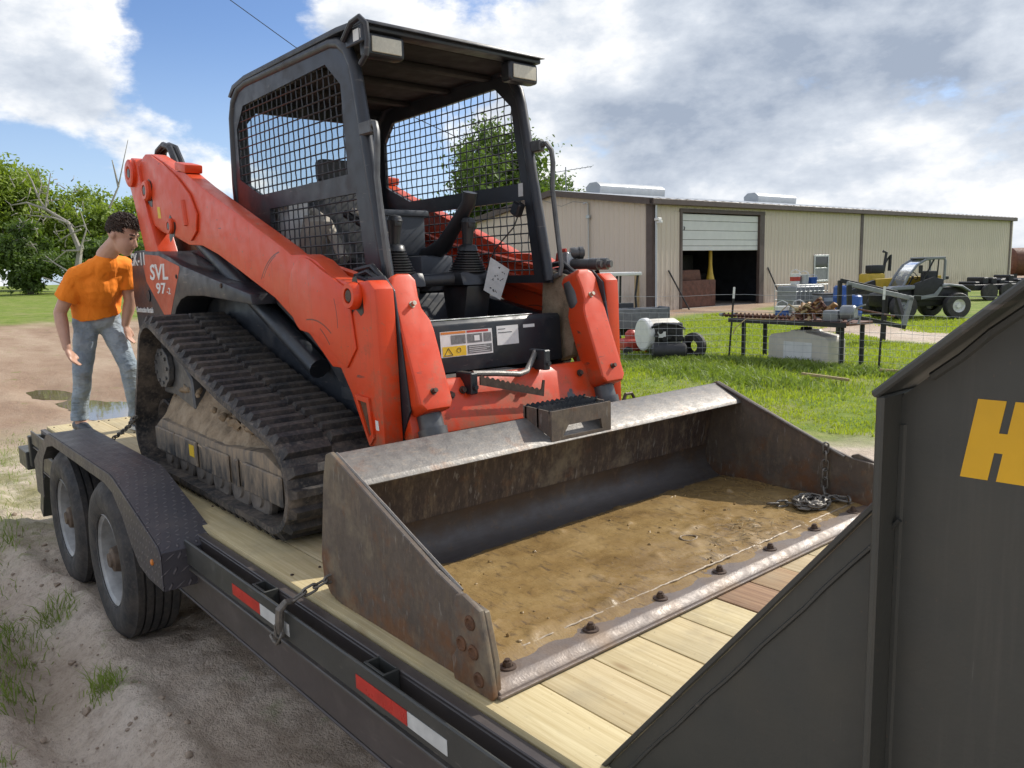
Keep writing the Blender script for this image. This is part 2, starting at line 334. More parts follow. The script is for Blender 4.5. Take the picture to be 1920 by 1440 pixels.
def edge_steel(g):
    p = g.pos(); c = g.mix(g.noise(p, 16, 6, 0.7), (0.105, 0.080, 0.068), (0.235, 0.195, 0.17)); c = g.mix(g.mr(g.noise(p, 5, 5), 0.45, 0.68, 0, 0.7), c, (0.22, 0.14, 0.075))
    return {'c': c, 'm': 0.15, 'r': g.mr(g.noise(p, 30, 4), 0.3, 0.7, 0.38, 0.6), 'n': g.bump(g.noise(p, 130, 4), 0.4, 0.003)}
mat('edge_steel', (0.2, 0.17, 0.16), 0.4, 0.4, edge_steel)
simple('weld', (0.27, 0.21, 0.145), 0.6, 0.1, 0.4, 40)
simple('roller_steel', (0.17, 0.15, 0.13), 0.6, 0.2, 0.5, 14)
simple('rust', (0.12, 0.058, 0.03), 0.8, 0.1, 0.5, 20, 0.4)
simple('chain_steel', (0.17, 0.155, 0.135), 0.5, 0.45, 0.4, 40, 0.2)
simple('bolt_brown', (0.085, 0.055, 0.04), 0.6, 0.3, 0.4, 40)
simple('bolt_zinc', (0.42, 0.38, 0.30), 0.4, 0.7, 0.2, 40)
simple('galv', (0.46, 0.48, 0.49), 0.42, 0.55, 0.15, 25)
simple('rim_silver', (0.34, 0.34, 0.335), 0.48, 0.3, 0.35, 12)
simple('hub_brown', (0.12, 0.085, 0.06), 0.6, 0.2, 0.4, 20)
def wet_mud(g):
    p = g.pos(); a = g.noise(p, 4.0, 7, 0.62, 0.4); b = g.noise(g.map(p, (6, 20, 6), rot=(0, 0, 0.5)), 2.4, 6, 0.68, 0.5)
    c = g.ramp(a, [(0.25, (0.165, 0.100, 0.038)), (0.45, (0.265, 0.170, 0.066)), (0.62, (0.320, 0.215, 0.090)), (0.8, (0.38, 0.27, 0.13))])
    c = g.mix(g.mr(b, 0.55, 0.66, 0, 0.7), c, (0.085, 0.060, 0.042)); c = g.mix(g.mr(g.noise(p, 48, 5, 0.7), 0.52, 0.70, 0, 0.25), c, (0.135, 0.080, 0.034)); c = g.mix(g.mr(g.noise(p, 11, 5, 0.7), 0.58, 0.74, 0, 0.35), c, (0.42, 0.30, 0.16)); wetm = g.mr(g.noise(p, 7, 5, 0.6), 0.40, 0.62)
    h = g.math('ADD', g.noise(p, 26, 6, 0.65), g.math('MULTIPLY', g.noise(g.map(p, (14, 50, 14), rot=(0, 0, 0.45)), 2, 5, 0.6), 0.6))
    return {'c': c, 'r': g.mix(wetm, (0.16,)*3, (0.44,)*3), 'n': g.bump(h, 0.35, 0.010)}
mat('wet_mud', (0.2, 0.13, 0.06), 0.4, 0, wet_mud, 0.45)
def dry_mud(g):
    p = g.pos(); c = g.ramp(g.noise(p, 9, 7, 0.68), [(0.3, (0.15, 0.110, 0.070)), (0.5, (0.33, 0.25, 0.165)), (0.72, (0.48, 0.385, 0.275))])
    return {'c': c, 'n': g.bump(g.noise(p, 45, 6, 0.7), 0.6, 0.02)}
mat('dry_mud', (0.2, 0.16, 0.11), 0.9, 0, dry_mud)
def wood(g, dark=(0.42, 0.315, 0.155), light=(0.61, 0.505, 0.305), knot=(0.30, 0.19, 0.085)):
    p = g.pos(); r = g.rnd(); off = g.n('ShaderNodeCombineXYZ'); g.set(off.inputs[0], g.math('MULTIPLY', r, 37.0)); g.set(off.inputs[2], g.math('MULTIPLY', r, 11.0))
    q = g.map(p, (1, 1, 1), off.outputs[0]); gr = g.noise(g.map(q, (1.3, 38, 38)), 2.0, 5, 0.6, 0.6); fi = g.noise(g.map(q, (4, 160, 160)), 2.0, 3, 0.6)
    c = g.mix(g.mr(gr, 0.3, 0.72), light, dark); c = g.mix(g.mr(fi, 0.45, 0.8, 0, 0.35), c, dark)
    c = g.mix(g.mr(g.vor(g.map(q, (2.6, 7.5, 1)), 1.0), 0.03, 0.13, 0.75, 0), c, knot)
    c = g.mix(g.mr(g.noise(q, 3.5, 6, 0.65), 0.50, 0.75, 0, 0.55), c, (0.32, 0.27, 0.18)); c = g.mix(g.mr(g.noise(p, 1.6, 6, 0.7), 0.56, 0.70, 0, 0.5), c, (0.26, 0.20, 0.13)); c = g.mix(g.mr(g.noise(p, 60, 4, 0.7), 0.63, 0.70, 0, 0.5), c, (0.24, 0.17, 0.10))
    hs = g.n('ShaderNodeHueSaturation'); g.set(hs.inputs['Color'], c); g.set(hs.inputs['Value'], g.mr(r, 0, 1, 0.86, 1.12)); g.set(hs.inputs['Hue'], g.mr(r, 0, 1, 0.492, 0.508))
    return {'c': hs.outputs[0], 'r': 0.72, 'n': g.bump(g.math('ADD', gr, fi), 0.18, 0.003)}
mat('new_board', (0.5, 0.42, 0.2), 0.7, 0, wood)
mat('old_board', (0.3, 0.19, 0.1), 0.75, 0, lambda g: wood(g, (0.20, 0.105, 0.052), (0.40, 0.25, 0.13), (0.1, 0.05, 0.03)))
def diamond(g):
    p = g.pos(); x, y, z = g.sep(p); S = 25.0
    v = g.math('MULTIPLY', g.math('SUBTRACT', y, z), S); u = g.math('MULTIPLY', g.math('SUBTRACT', x, g.math('MULTIPLY', z, 0.6)), S)
    fu = g.math('SUBTRACT', g.math('FRACT', u), 0.5); fv = g.math('SUBTRACT', g.math('FRACT', v), 0.5)
    par = g.math('FRACT', g.math('MULTIPLY', g.math('ADD', g.math('FLOOR', u), g.math('FLOOR', v)), 0.5)); sg = g.math('SUBTRACT', g.math('MULTIPLY', g.math('GREATER_THAN', par, 0.25), 2.0), 1.0)
    sv = g.math('MULTIPLY', fv, sg); a = g.math('ABSOLUTE', g.math('ADD', fu, sv)); b = g.math('ABSOLUTE', g.math('SUBTRACT', fu, sv))
    h = g.math('SUBTRACT', 1.0, g.math('ADD', g.math('DIVIDE', a, 0.62), g.math('DIVIDE', b, 0.22)), clamp=True); h = g.mr(h, 0, 0.35)
    d = g.mr(g.noise(p, 5, 6, 0.65), 0.45, 0.75, 0, 0.6); c = g.mix(d, (0.058, 0.054, 0.062), (0.110, 0.094, 0.090)); c = g.mix(g.math('MULTIPLY', h, 0.7), c, (0.20, 0.18, 0.185))  # raised lozenges lightened in the colour, a painted highlight
    return {'c': c, 'r': g.mr(g.noise(p, 12, 4), 0.3, 0.7, 0.36, 0.55), 'm': 0.15, 'n': g.bump(h, 1.0, 0.006)}
mat('diamond_plate', (0.05, 0.05, 0.055), 0.5, 0.1, diamond)
simple('tape_red', (0.50, 0.03, 0.02), 0.35, 0, 0.2, 14)
simple('tape_white', (0.55, 0.56, 0.54), 0.4, 0, 0.2, 14)
simple('card_white', (0.40, 0.41, 0.41), 0.55, 0, 0.2, 18)
simple('decal_white', (0.70, 0.70, 0.68), 0.5, 0, 0.10, 20)
simple('decal_yellow', (0.72, 0.48, 0.02), 0.5, 0, 0.10, 20)
simple('letter_yellow', (0.72, 0.40, 0.012), 0.45, 0, 0.08, 10)
simple('decal_orange', (0.62, 0.20, 0.03), 0.5, 0, 0.12, 20)
simple('decal_red', (0.45, 0.04, 0.03), 0.5, 0, 0.12, 20)
simple('decal_grey', (0.16, 0.16, 0.16), 0.55, 0, 0.5, 60)
simple('decal_black', (0.015, 0.015, 0.016), 0.5, 0, 0.1)
simple('side_orange', (0.50, 0.085, 0.03), 0.5, 0, 0.25, 6)
simple('hose_black', (0.012, 0.012, 0.014), 0.45, 0, 0.3, 20)
simple('plastic_black', (0.018, 0.019, 0.022), 0.4, 0, 0.3, 10)
simple('plastic_grey', (0.055, 0.062, 0.075), 0.45, 0, 0.25, 8)
simple('seat_grey', (0.045, 0.047, 0.05), 0.7, 0, 0.3, 12)
simple('seat_foam', (0.42, 0.38, 0.32), 0.9, 0, 0.2, 12)
simple('roof_inner', (0.012, 0.009, 0.008), 0.8, 0, 0.5, 5)
simple('lamp_lens', (0.55, 0.52, 0.42), 0.25, 0, 0.1, 30)
simple('cyl_grey', (0.10, 0.10, 0.10), 0.45, 0.4, 0.4, 12)
simple('chrome', (0.55, 0.55, 0.55), 0.2, 0.9, 0.1)
# background
def wallmat(g):
    p = g.pos(); c = g.mix(g.noise(g.map(p, (1, 1, 0.25)), 0.9, 5), (0.54, 0.465, 0.385), (0.61, 0.53, 0.445)); c = g.mix(g.mr(g.noise(g.map(p, (9, 9, 0.6)), 1, 5, 0.6), 0.55, 0.8, 0, 0.3), c, (0.40, 0.33, 0.24)); z = g.sep(p)[2]; c = g.mix(g.math('MULTIPLY', g.mr(z, -0.75, 0.5, 0.9, 0), g.mr(g.noise(g.map(p, (1.5, 1.5, 0.8)), 1.3, 6, 0.7), 0.42, 0.62)), c, (0.25, 0.19, 0.13)); return {'c': c}
mat('wall_tan', (0.36, 0.3, 0.21), 0.55, 0, wallmat)
simple('trim_brown', (0.085, 0.060, 0.052), 0.55, 0, 0.15, 3)
simple('roof_galv', (0.40, 0.42, 0.44), 0.5, 0.2, 0.12, 2)
simple('door_white', (0.62, 0.63, 0.62), 0.5, 0, 0.06, 3)
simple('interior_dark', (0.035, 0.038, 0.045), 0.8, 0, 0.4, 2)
simple('concrete', (0.30, 0.27, 0.23), 0.9, 0, 0.2, 2)
simple('yellow', (0.50, 0.335, 0.03), 0.45, 0, 0.15, 6)
simple('steel_rusty', (0.13, 0.055, 0.035), 0.7, 0.1, 0.4, 5)
simple('steel_dark', (0.03, 0.03, 0.032), 0.5, 0.2, 0.3, 8)
simple('steel_grey', (0.22, 0.23, 0.24), 0.45, 0.3, 0.2, 8)
simple('blue_plastic', (0.012, 0.075, 0.30), 0.4, 0, 0.15, 6)
simple('poly_white', (0.58, 0.54, 0.46), 0.5, 0, 0.12, 5)
simple('white_paint', (0.70, 0.70, 0.68), 0.45, 0, 0.10, 6)
simple('red_paint', (0.40, 0.045, 0.03), 0.45, 0, 0.25, 8)
simple('tele_grey', (0.20, 0.215, 0.23), 0.45, 0, 0.15, 5)
simple('utv_grey', (0.13, 0.14, 0.155), 0.5, 0, 0.3, 8)
simple('wood_post', (0.36, 0.27, 0.14), 0.85, 0, 0.25, 8)
simple('brass_brown', (0.30, 0.165, 0.06), 0.6, 0.1, 0.5, 18)
simple('wire', (0.45, 0.46, 0.47), 0.45, 0.5, 0.1)
simple('black_metal', (0.02, 0.02, 0.021), 0.5, 0.2, 0.3, 8)
def glassm(g): return {'c': (0.55, 0.62, 0.63)}
m_ = mat('glass', (0.8, 0.85, 0.86), 0.04, 0, None); m_.node_tree.nodes['Principled BSDF'].inputs['Transmission Weight'].default_value = 0.92; m_.node_tree.nodes['Principled BSDF'].inputs['IOR'].default_value = 1.08
mat('pane_dark', (0.03, 0.035, 0.04), 0.06, 0, None)
# vegetation
def leafmat(name, a, b, hue=0.03):
    def fn(g):
        p = g.pos(); c = g.mix(g.mr(g.noise(p, 0.55, 3), 0.3, 0.7), a, b); c = g.mix(g.mr(g.noise(p, 7.0, 2), 0.35, 0.7), c, tuple(x*1.35 for x in b)); return {'c': c}
    m = mat(name, a, 0.6, 0, fn); nt = m.node_tree; bs = nt.nodes['Principled BSDF']; g = G(nt)
    tr = g.n('ShaderNodeBsdfTranslucent'); src = bs.inputs['Base Color'].links[0].from_socket
    g.set(tr.inputs[0], g.mix(1.0, src, (1.3, 1.4, 0.5), 'MULTIPLY')); mx = g.n('ShaderNodeMixShader'); mx.inputs[0].default_value = 0.38
    nt.links.new(bs.outputs[0], mx.inputs[1]); nt.links.new(tr.outputs[0], mx.inputs[2]); nt.links.new(mx.outputs[0], nt.nodes['Material Output'].inputs[0]); return m
leafmat('grass_blade', (0.20, 0.255, 0.022), (0.32, 0.36, 0.050))
leafmat('weed_blade', (0.11, 0.16, 0.026), (0.20, 0.255, 0.06))
leafmat('leaf_mid', (0.135, 0.195, 0.034), (0.235, 0.295, 0.06))
leafmat('leaf_dark', (0.060, 0.105, 0.028), (0.11, 0.16, 0.042))
simple('bark', (0.10, 0.085, 0.07), 0.9, 0, 0.3, 3)
simple('dead_bark', (0.30, 0.275, 0.24), 0.9, 0, 0.25, 2)
# people
simple('skin', (0.54, 0.315, 0.225), 0.5, 0, 0.10, 14)
simple('hair', (0.038, 0.022, 0.014), 0.6, 0, 0.6, 60, 0.8)
def shirtm(g):
    p = g.pos(); return {'c': g.mix(g.noise(p, 9, 3), (0.92, 0.225, 0.010), (0.96, 0.275, 0.016)), 'n': g.bump(g.noise(g.map(p, (1, 1, 0.4)), 11, 3, 0.5, 0.8), 0.6, 0.03)}
mat('shirt_orange', (0.8, 0.2, 0.01), 0.85, 0, shirtm)
def jeansm(g):
    p = g.pos(); c = g.mix(g.mr(g.noise(p, 7, 5, 0.6), 0.35, 0.7), (0.21, 0.27, 0.33), (0.42, 0.48, 0.52)); c = g.mix(g.mr(g.noise(p, 4.5, 5, 0.65), 0.58, 0.72, 0, 0.6), c, (0.17, 0.15, 0.13))
    return {'c': c, 'n': g.bump(g.noise(g.map(p, (1, 1, 2.2)), 10, 3, 0.5, 0.8), 0.7, 0.03)}
mat('jeans', (0.2, 0.26, 0.32), 0.8, 0, jeansm)
# ------------------------------------------------------------------ ground: one sheet out to the horizon
def sstep(a, b, x):
    t = min(1, max(0, (x-a)/(b-a))); return t*t*(3-2*t)
def ground_h(x, y):
    z = GZ
    if x < -14: z += min(1.9, (-x-14)*0.0165)*sstep(26, 10, y)
    r2 = (x+2)**2+(y+2)**2
    if r2 < 26**2:
        near = sstep(26, 9, math.sqrt(r2))
        z += near*(0.035*fb((x, y, 0), 0.9, 4)+0.016*fb((x, y, 5), 4.0, 3))
        if -9 < x < 4 and y < -0.6:
            k = sstep(-9, -6, x); w1 = 0.10*fb((x*0.5, 3, 0), 1, 2)
            for yc, dep, wd in ((-1.70, 0.085, 0.17), (-2.14, 0.06, 0.15), (-2.62, 0.03, 0.14)):
                t = (y-yc-w1)/wd; z -= k*dep*math.exp(-t*t*1.6); z += k*dep*0.55*math.exp(-((abs(t)-1.7)/0.5)**2)
            z += k*(0.026*fb((x, y, 9), 5.0, 3)+0.018*fb((x, y, 13), 15.0, 3))
    for (px, py, ra, rb) in PUDS:
        d = math.hypot((x-px)/ra, (y-py)/rb)
        if d < 1.9: z -= 0.075*sstep(1.9, 0.5, d)
    return z
PUDS = [(-10.6, 0.72, 1.25, 0.42), (-13.6, 0.42, 1.5, 0.36), (-9.0, 0.85, 0.6, 0.22)]
def axis(dense, step, far, grow):
    a, b = dense; l = list(np.arange(a, b+1e-6, step)); s = step; q = b
    while q < far: s *= grow; q += s; l.append(q)
    s = step; q = a; m = []
    while q > -far: s *= grow; q -= s; m.append(q)
    return sorted(m)+l
gx = axis((-6.2, 0.6), 0.045, 900, 1.10); gy = axis((-3.6, -0.9), 0.04, 900, 1.10)
vs = [(x, y, ground_h(x, y)) for y in gy for x in gx]; nx = len(gx)
fs = [(j*nx+i, j*nx+i+1, (j+1)*nx+i+1, (j+1)*nx+i) for j in range(len(gy)-1) for i in range(nx-1)]
def groundmat(g):
    p = g.pos(); wob = g.noise(p, 0.45, 5, 0.65); wx = g.math('MULTIPLY', g.math('SUBTRACT', wob, 0.5), 3.0); x, y, z = g.sep(p)
    x1 = g.math('ADD', x, wx); y1 = g.math('ADD', y, wx)
    lawn = g.mr(y1, 4.9, 6.1, 0, 1, True)
    # worn drive across the lawn towards the shop door, gravel along the wall
    ld = g.math('ABSOLUTE', g.math('ADD', g.math('ADD', g.math('MULTIPLY', x1, 0.62), g.math('MULTIPLY', y1, 0.785)), -9.7))
    drive = g.mr(ld, 0.6, 1.5, 1, 0, True); drive = g.math('MULTIPLY', drive, g.mr(y, 15, 17, 0, 1))
    gravel = g.mr(g.math('ADD', x1, g.math('MULTIPLY', y, 0.05)), -15.2, -16.8, 0, 1, True)
    lawn = g.math('MULTIPLY', lawn, g.math('SUBTRACT', 1.0, g.math('MAXIMUM', drive, gravel)))
    far = g.mr(g.math('ADD', x1, g.math('MULTIPLY', wx, 2)), -30, -36, 0, 1, True)
    patch = g.math('MULTIPLY', g.mr(x1, -4.2, -6.2, 0, 1), g.mr(x1, -10.2, -8.2, 0, 1)); patch = g.math('MULTIPLY', patch, g.math('MULTIPLY', g.mr(y1, 0.6, -0.4, 0, 1), g.mr(g.noise(p, 1.7, 5, 0.65), 0.36, 0.56)))
    spots = g.math('MULTIPLY', g.mr(g.noise(p, 2.6, 6, 0.7), 0.60, 0.70), g.mr(x, 0.0, -2.0, 0.1, 0.7))
    gm = g.math('MAXIMUM', g.math('MAXIMUM', lawn, far), g.math('MAXIMUM', g.math('MULTIPLY', patch, 0.8), spots), clamp=True)
    n1 = g.noise(p, 1.3, 7, 0.65); n2 = g.noise(p, 14, 6, 0.7); n3 = g.noise(p, 95, 4, 0.6)
    dirt = g.ramp(n1, [(0.26, (0.40, 0.31, 0.235)), (0.46, (0.60, 0.495, 0.395)), (0.68, (0.70, 0.60, 0.50))])
    yard = g.math('MULTIPLY', g.mr(x1, -7.5, -10.5, 0, 1), g.mr(y1, -6, -3, 0, 1))
    red = g.ramp(g.noise(g.map(p, (0.35, 1.0, 1)), 0.8, 7, 0.68), [(0.30, (0.20, 0.125, 0.082)), (0.46, (0.325, 0.215, 0.142)), (0.62, (0.43, 0.315, 0.22)), (0.8, (0.52, 0.41, 0.29))])
    dirt = g.mix(yard, dirt, red)
    dirt = g.mix(g.mr(n2, 0.48, 0.70, 0, 0.55), dirt, (0.30, 0.22, 0.16)); dirt = g.mix(g.mr(g.noise(p, 42, 4, 0.7), 0.52, 0.68, 0, 0.45), dirt, (0.26, 0.19, 0.14)); dirt = g.mix(g.mr(n3, 0.55, 0.70, 0, 0.5), dirt, (0.52, 0.44, 0.35))
    grass = g.ramp(g.noise(p, 2.2, 6, 0.7), [(0.30, (0.095, 0.150, 0.018)), (0.5, (0.165, 0.235, 0.028)), (0.72, (0.27, 0.31, 0.065))])
    grass = g.mix(g.mr(g.noise(p, 0.8, 5, 0.6), 0.46, 0.70, 0, 0.65), grass, (0.33, 0.30, 0.13)); grass = g.mix(g.mr(n3, 0.5, 0.7, 0, 0.35), grass, (0.05, 0.07, 0.015))
    grass = g.mix(patch, grass, g.mix(n2, (0.24, 0.21, 0.08), (0.15, 0.165, 0.04)))
    c = g.mix(gm, dirt, grass)
    h = g.math('ADD', g.math('MULTIPLY', n2, 1.0), g.math('MULTIPLY', n3, 0.35))
    return {'c': c, 'n': g.bump(h, 0.9, 0.035)}
mat('ground_mix', (0.25, 0.2, 0.15), 0.92, 0, groundmat, 0.25)
me = bpy.data.meshes.new('ground'); me.from_pydata(vs, [], fs); me.materials.append(MAT['ground_mix']); me.polygons.foreach_set('use_smooth', [True]*len(fs)); me.update()
tag(link('ground', me), kind='structure')
# rain puddles in the yard
simple('clod', (0.34, 0.265, 0.20), 0.95, 0, 0.35, 30)
def waterm(g): return {'n': g.bump(g.noise(g.pos(), 3.0, 3), 0.03, 0.02)}
mat('water', (0.17, 0.13, 0.09), 0.03, 0, waterm, 0.9)
for i, (px, py, ra, rb) in enumerate(PUDS):
    b = MB(); n = 72; z = ground_h(px, py)+0.030; pts = []
    for k in range(n):
        a = 2*math.pi*k/n; q = 1.25+0.45*fb((math.cos(a)*1.3+i*5, math.sin(a)*1.3, 2), 1.0, 4); pts.append((px+ra*q*math.cos(a), py+rb*q*math.sin(a), z))
    b.add(pts, [tuple(range(n))]); tag(b.build('puddle', MAT['water'], smooth=0), kind='structure')

def blades(name, P, H, W, m, lean=0.45, seed=1, bend=True):
    """many narrow bent grass blades as one mesh (two triangles and a tip each)"""
    rs = np.random.RandomState(seed); n = len(P); a = rs.uniform(0, 2*np.pi, n); l = rs.uniform(0.05, lean, n)*H; b = rs.uniform(0, 2*np.pi, n)
    side = np.stack([np.cos(a), np.sin(a), 0*a], 1)*(W/2)[:, None]; off = np.stack([np.cos(b)*l, np.sin(b)*l, 0*a], 1)
    z = np.array([0, 0, 1.0]); v = np.empty((n, 5, 3)); mid = P+off*0.35+z*(H*0.6)[:, None]
    v[:, 0] = P-side; v[:, 1] = P+side; v[:, 2] = mid+side*0.75; v[:, 3] = mid-side*0.75; v[:, 4] = P+off*1.2+z*H[:, None]
    me = bpy.data.meshes.new(name); me.vertices.add(n*5); me.vertices.foreach_set('co', v.reshape(-1))
    base = (np.arange(n)*5)[:, None]; q = (base+np.array([0, 1, 2, 3])).astype(np.int32); t = (base+np.array([3, 2, 4])).astype(np.int32)
    li = np.concatenate([q, t], 1).reshape(-1); me.loops.add(len(li)); me.loops.foreach_set('vertex_index', li)
    st = np.empty((n, 2), np.int32); st[:, 0] = np.arange(n)*7; st[:, 1] = np.arange(n)*7+4; me.polygons.add(n*2); me.polygons.foreach_set('loop_start', st.reshape(-1))
    me.materials.append(m); me.update(calc_edges=True); me.validate(); o = link(name, me); tag(o, kind='stuff'); return o
def on_ground(X, Y): return np.stack([X, Y, np.array([ground_h(a, b) for a, b in zip(X, Y)])], 1)
rs = np.random.RandomState(3); L = []
def nz(x, y, sc, s=0): return mnoise.noise(Vector((x*sc, y*sc, s)))
for _ in range(150000):
    y = 5.2+19.5*rs.rand()**1.7; x = -19+22*rs.rand()
    # keep what lies in front of the camera's right half
    d = Vector((x, y, GZ))-CAM_POS; f = d.dot(CF); u = d.dot(CR)/f*CAM_F+960
    if f < 3 or u < 1000 or u > 1990: continue
    if y < 5.6+1.2*nz(x, y, 0.6): continue
    if abs(0.62*x+0.785*y-9.7)+0.8*nz(x, y, 0.7) < 1.1 and y > 16: continue
    if x < -16+1.2*nz(x, y, 0.5): continue
    if nz(x, y, 0.55, 3) < -0.30 and rs.rand() < 0.7: continue
    L.append((x, y, f))
L = np.array(L); hgt = np.array([0.085+0.07*nz(a, b, 0.5, 7)+0.03*nz(a, b, 2.5, 8) for a, b in L[:, :2]])
hgt = 0.62*np.clip(hgt, 0.03, 0.2)*rs.uniform(0.6, 1.35, len(L)); wid = (0.007+0.0009*L[:, 2])*rs.uniform(0.7, 1.3, len(L))
tag(blades('lawn_grass', on_ground(L[:, 0], L[:, 1]), hgt, wid, MAT['grass_blade'], 0.7, 4), 'bright green mown lawn in front of the tan metal building', 'grass')
# weeds and clover tufts beside the trailer and under the bench
T = []
for (cx, cy, rad, n, h) in ([(-1.55, -2.35, 0.22, 260, 0.20), (-1.15, -2.55, 0.25, 220, 0.13), (-2.65, -1.95, 0.28, 260, 0.15), (-3.2, -1.85, 0.35, 300, 0.13), (-4.3, -2.0, 0.5, 420, 0.11), (-5.1, -1.75, 0.5, 420, 0.12),
                             (-3.7, -2.35, 0.3, 200, 0.10), (-6.0, -1.9, 0.8, 700, 0.10), (-5.0, -2.7, 0.5, 260, 0.09), (-1.9, -2.05, 0.16, 120, 0.10), (-2.2, -2.75, 0.2, 110, 0.10), (-0.75, -2.9, 0.2, 110, 0.12),
                             (-7.6, -1.6, 1.2, 900, 0.09), (-8.6, -0.6, 1.0, 500, 0.07), (-3.45, -1.5, 0.15, 120, 0.12), (-2.35, -1.5, 0.12, 110, 0.12)]):
    for _ in range(int(n*1.3)):
        a = rs.rand()*6.283; q = rad*math.sqrt(rs.rand())*(0.5+0.5*rs.rand()); T.append((cx+q*math.cos(a)*1.5, cy+q*math.sin(a), h*rs.uniform(0.25, 1.15)*(1.1-0.6*q/rad)))
T = np.array(T); tag(blades('weeds', on_ground(T[:, 0], T[:, 1]), T[:, 2], np.full(len(T), 0.0045)*rs.uniform(0.6, 1.6, len(T)), MAT['weed_blade'], 1.5, 6), 'green weeds and grass tufts in the dirt beside the trailer', 'weeds')
T = []
for _ in range(9000):
    x = -10.5+5.2*rs.rand(); y = rs.uniform(5.6, 11.5); 
    if 0: continue
for (cx, cy, rx, ry, n) in ((-6.3, 10.7, 1.6, 0.5, 3000), (-8.4, 10.3, 1.2, 0.6, 2600), (-7.2, 9.2, 2.0, 0.8, 2200), (-4.6, 10.6, 0.9, 0.5, 900), (-5.5, 8.6, 1.6, 0.7, 1200)):
    for _ in range(n): T.append((cx+rx*rs.randn()*0.5, cy+ry*rs.randn()*0.5, rs.uniform(0.04, 0.15)))
T = np.array(T); tag(blades('tall_weeds', on_ground(T[:, 0], T[:, 1]), T[:, 2], np.full(len(T), 0.022)*rs.uniform(0.6, 1.6, len(T)), MAT['weed_blade'], 1.3, 9), 'taller dark weeds growing along the wire fence', 'weeds')
# clods and pebbles on the dirt
b = MB()
for _ in range(1500):
    x = rs.uniform(-6.5, 0.2); y = rs.uniform(-3.4, -1.3); r = 0.004+0.020*rs.rand()**5
    b2 = bmesh.new(); bmesh.ops.create_icosphere(b2, subdivisions=1, radius=r)
    for v in b2.verts: v.co *= rs.uniform(0.7, 1.25)
    b.bm(b2, Matrix.Translation((x, y, ground_h(x, y)+r*0.25)) @ Matrix.Diagonal((1, 1, 0.7, 1)))
tag(b.build('clods', MAT['clod'], smooth=50), 'small clods and pebbles scattered on the dirt beside the trailer', 'clods', kind='stuff')
# ------------------------------------------------------------------ trailer
TR = thing('gooseneck_trailer', 'black tandem axle gooseneck trailer with yellow wooden deck carrying the loader', 'trailer', (-2.2, 0, GZ))
X0, X1 = -5.35, 0.97
yb = [-1.118, -0.940, -0.738, -0.540, -0.345, -0.150, 0.045, 0.240, 0.435, 0.63, 0.82, 0.97, 1.118]
for i in range(12):
    b = MB(); x1 = X1-random.uniform(0, 0.01)
    b.box(X0, x1, yb[i]+0.002, yb[i+1]-0.003, -0.045+random.uniform(-0.002, 0.001), random.uniform(-0.003, 0.0), 0.004, 2)
    o = b.build('board', MAT['old_board' if i in (5, 6) else 'new_board'], TR)
b = MB()
for xs_ in (0.62, -0.07, -1.17, -2.27, -3.37, -4.57, -5.25):
    for i in range(12):
        for t_ in (0.035, yb[i+1]-yb[i]-0.035): b.cyl((xs_+random.uniform(-0.012, 0.012), yb[i]+t_+random.uniform(-0.006, 0.006), -0.002), (xs_, yb[i]+t_, 0.0012), 0.0055, n=7)
tag(b.build('deck_screws', MAT['bolt_brown'], TR), kind='stuff')
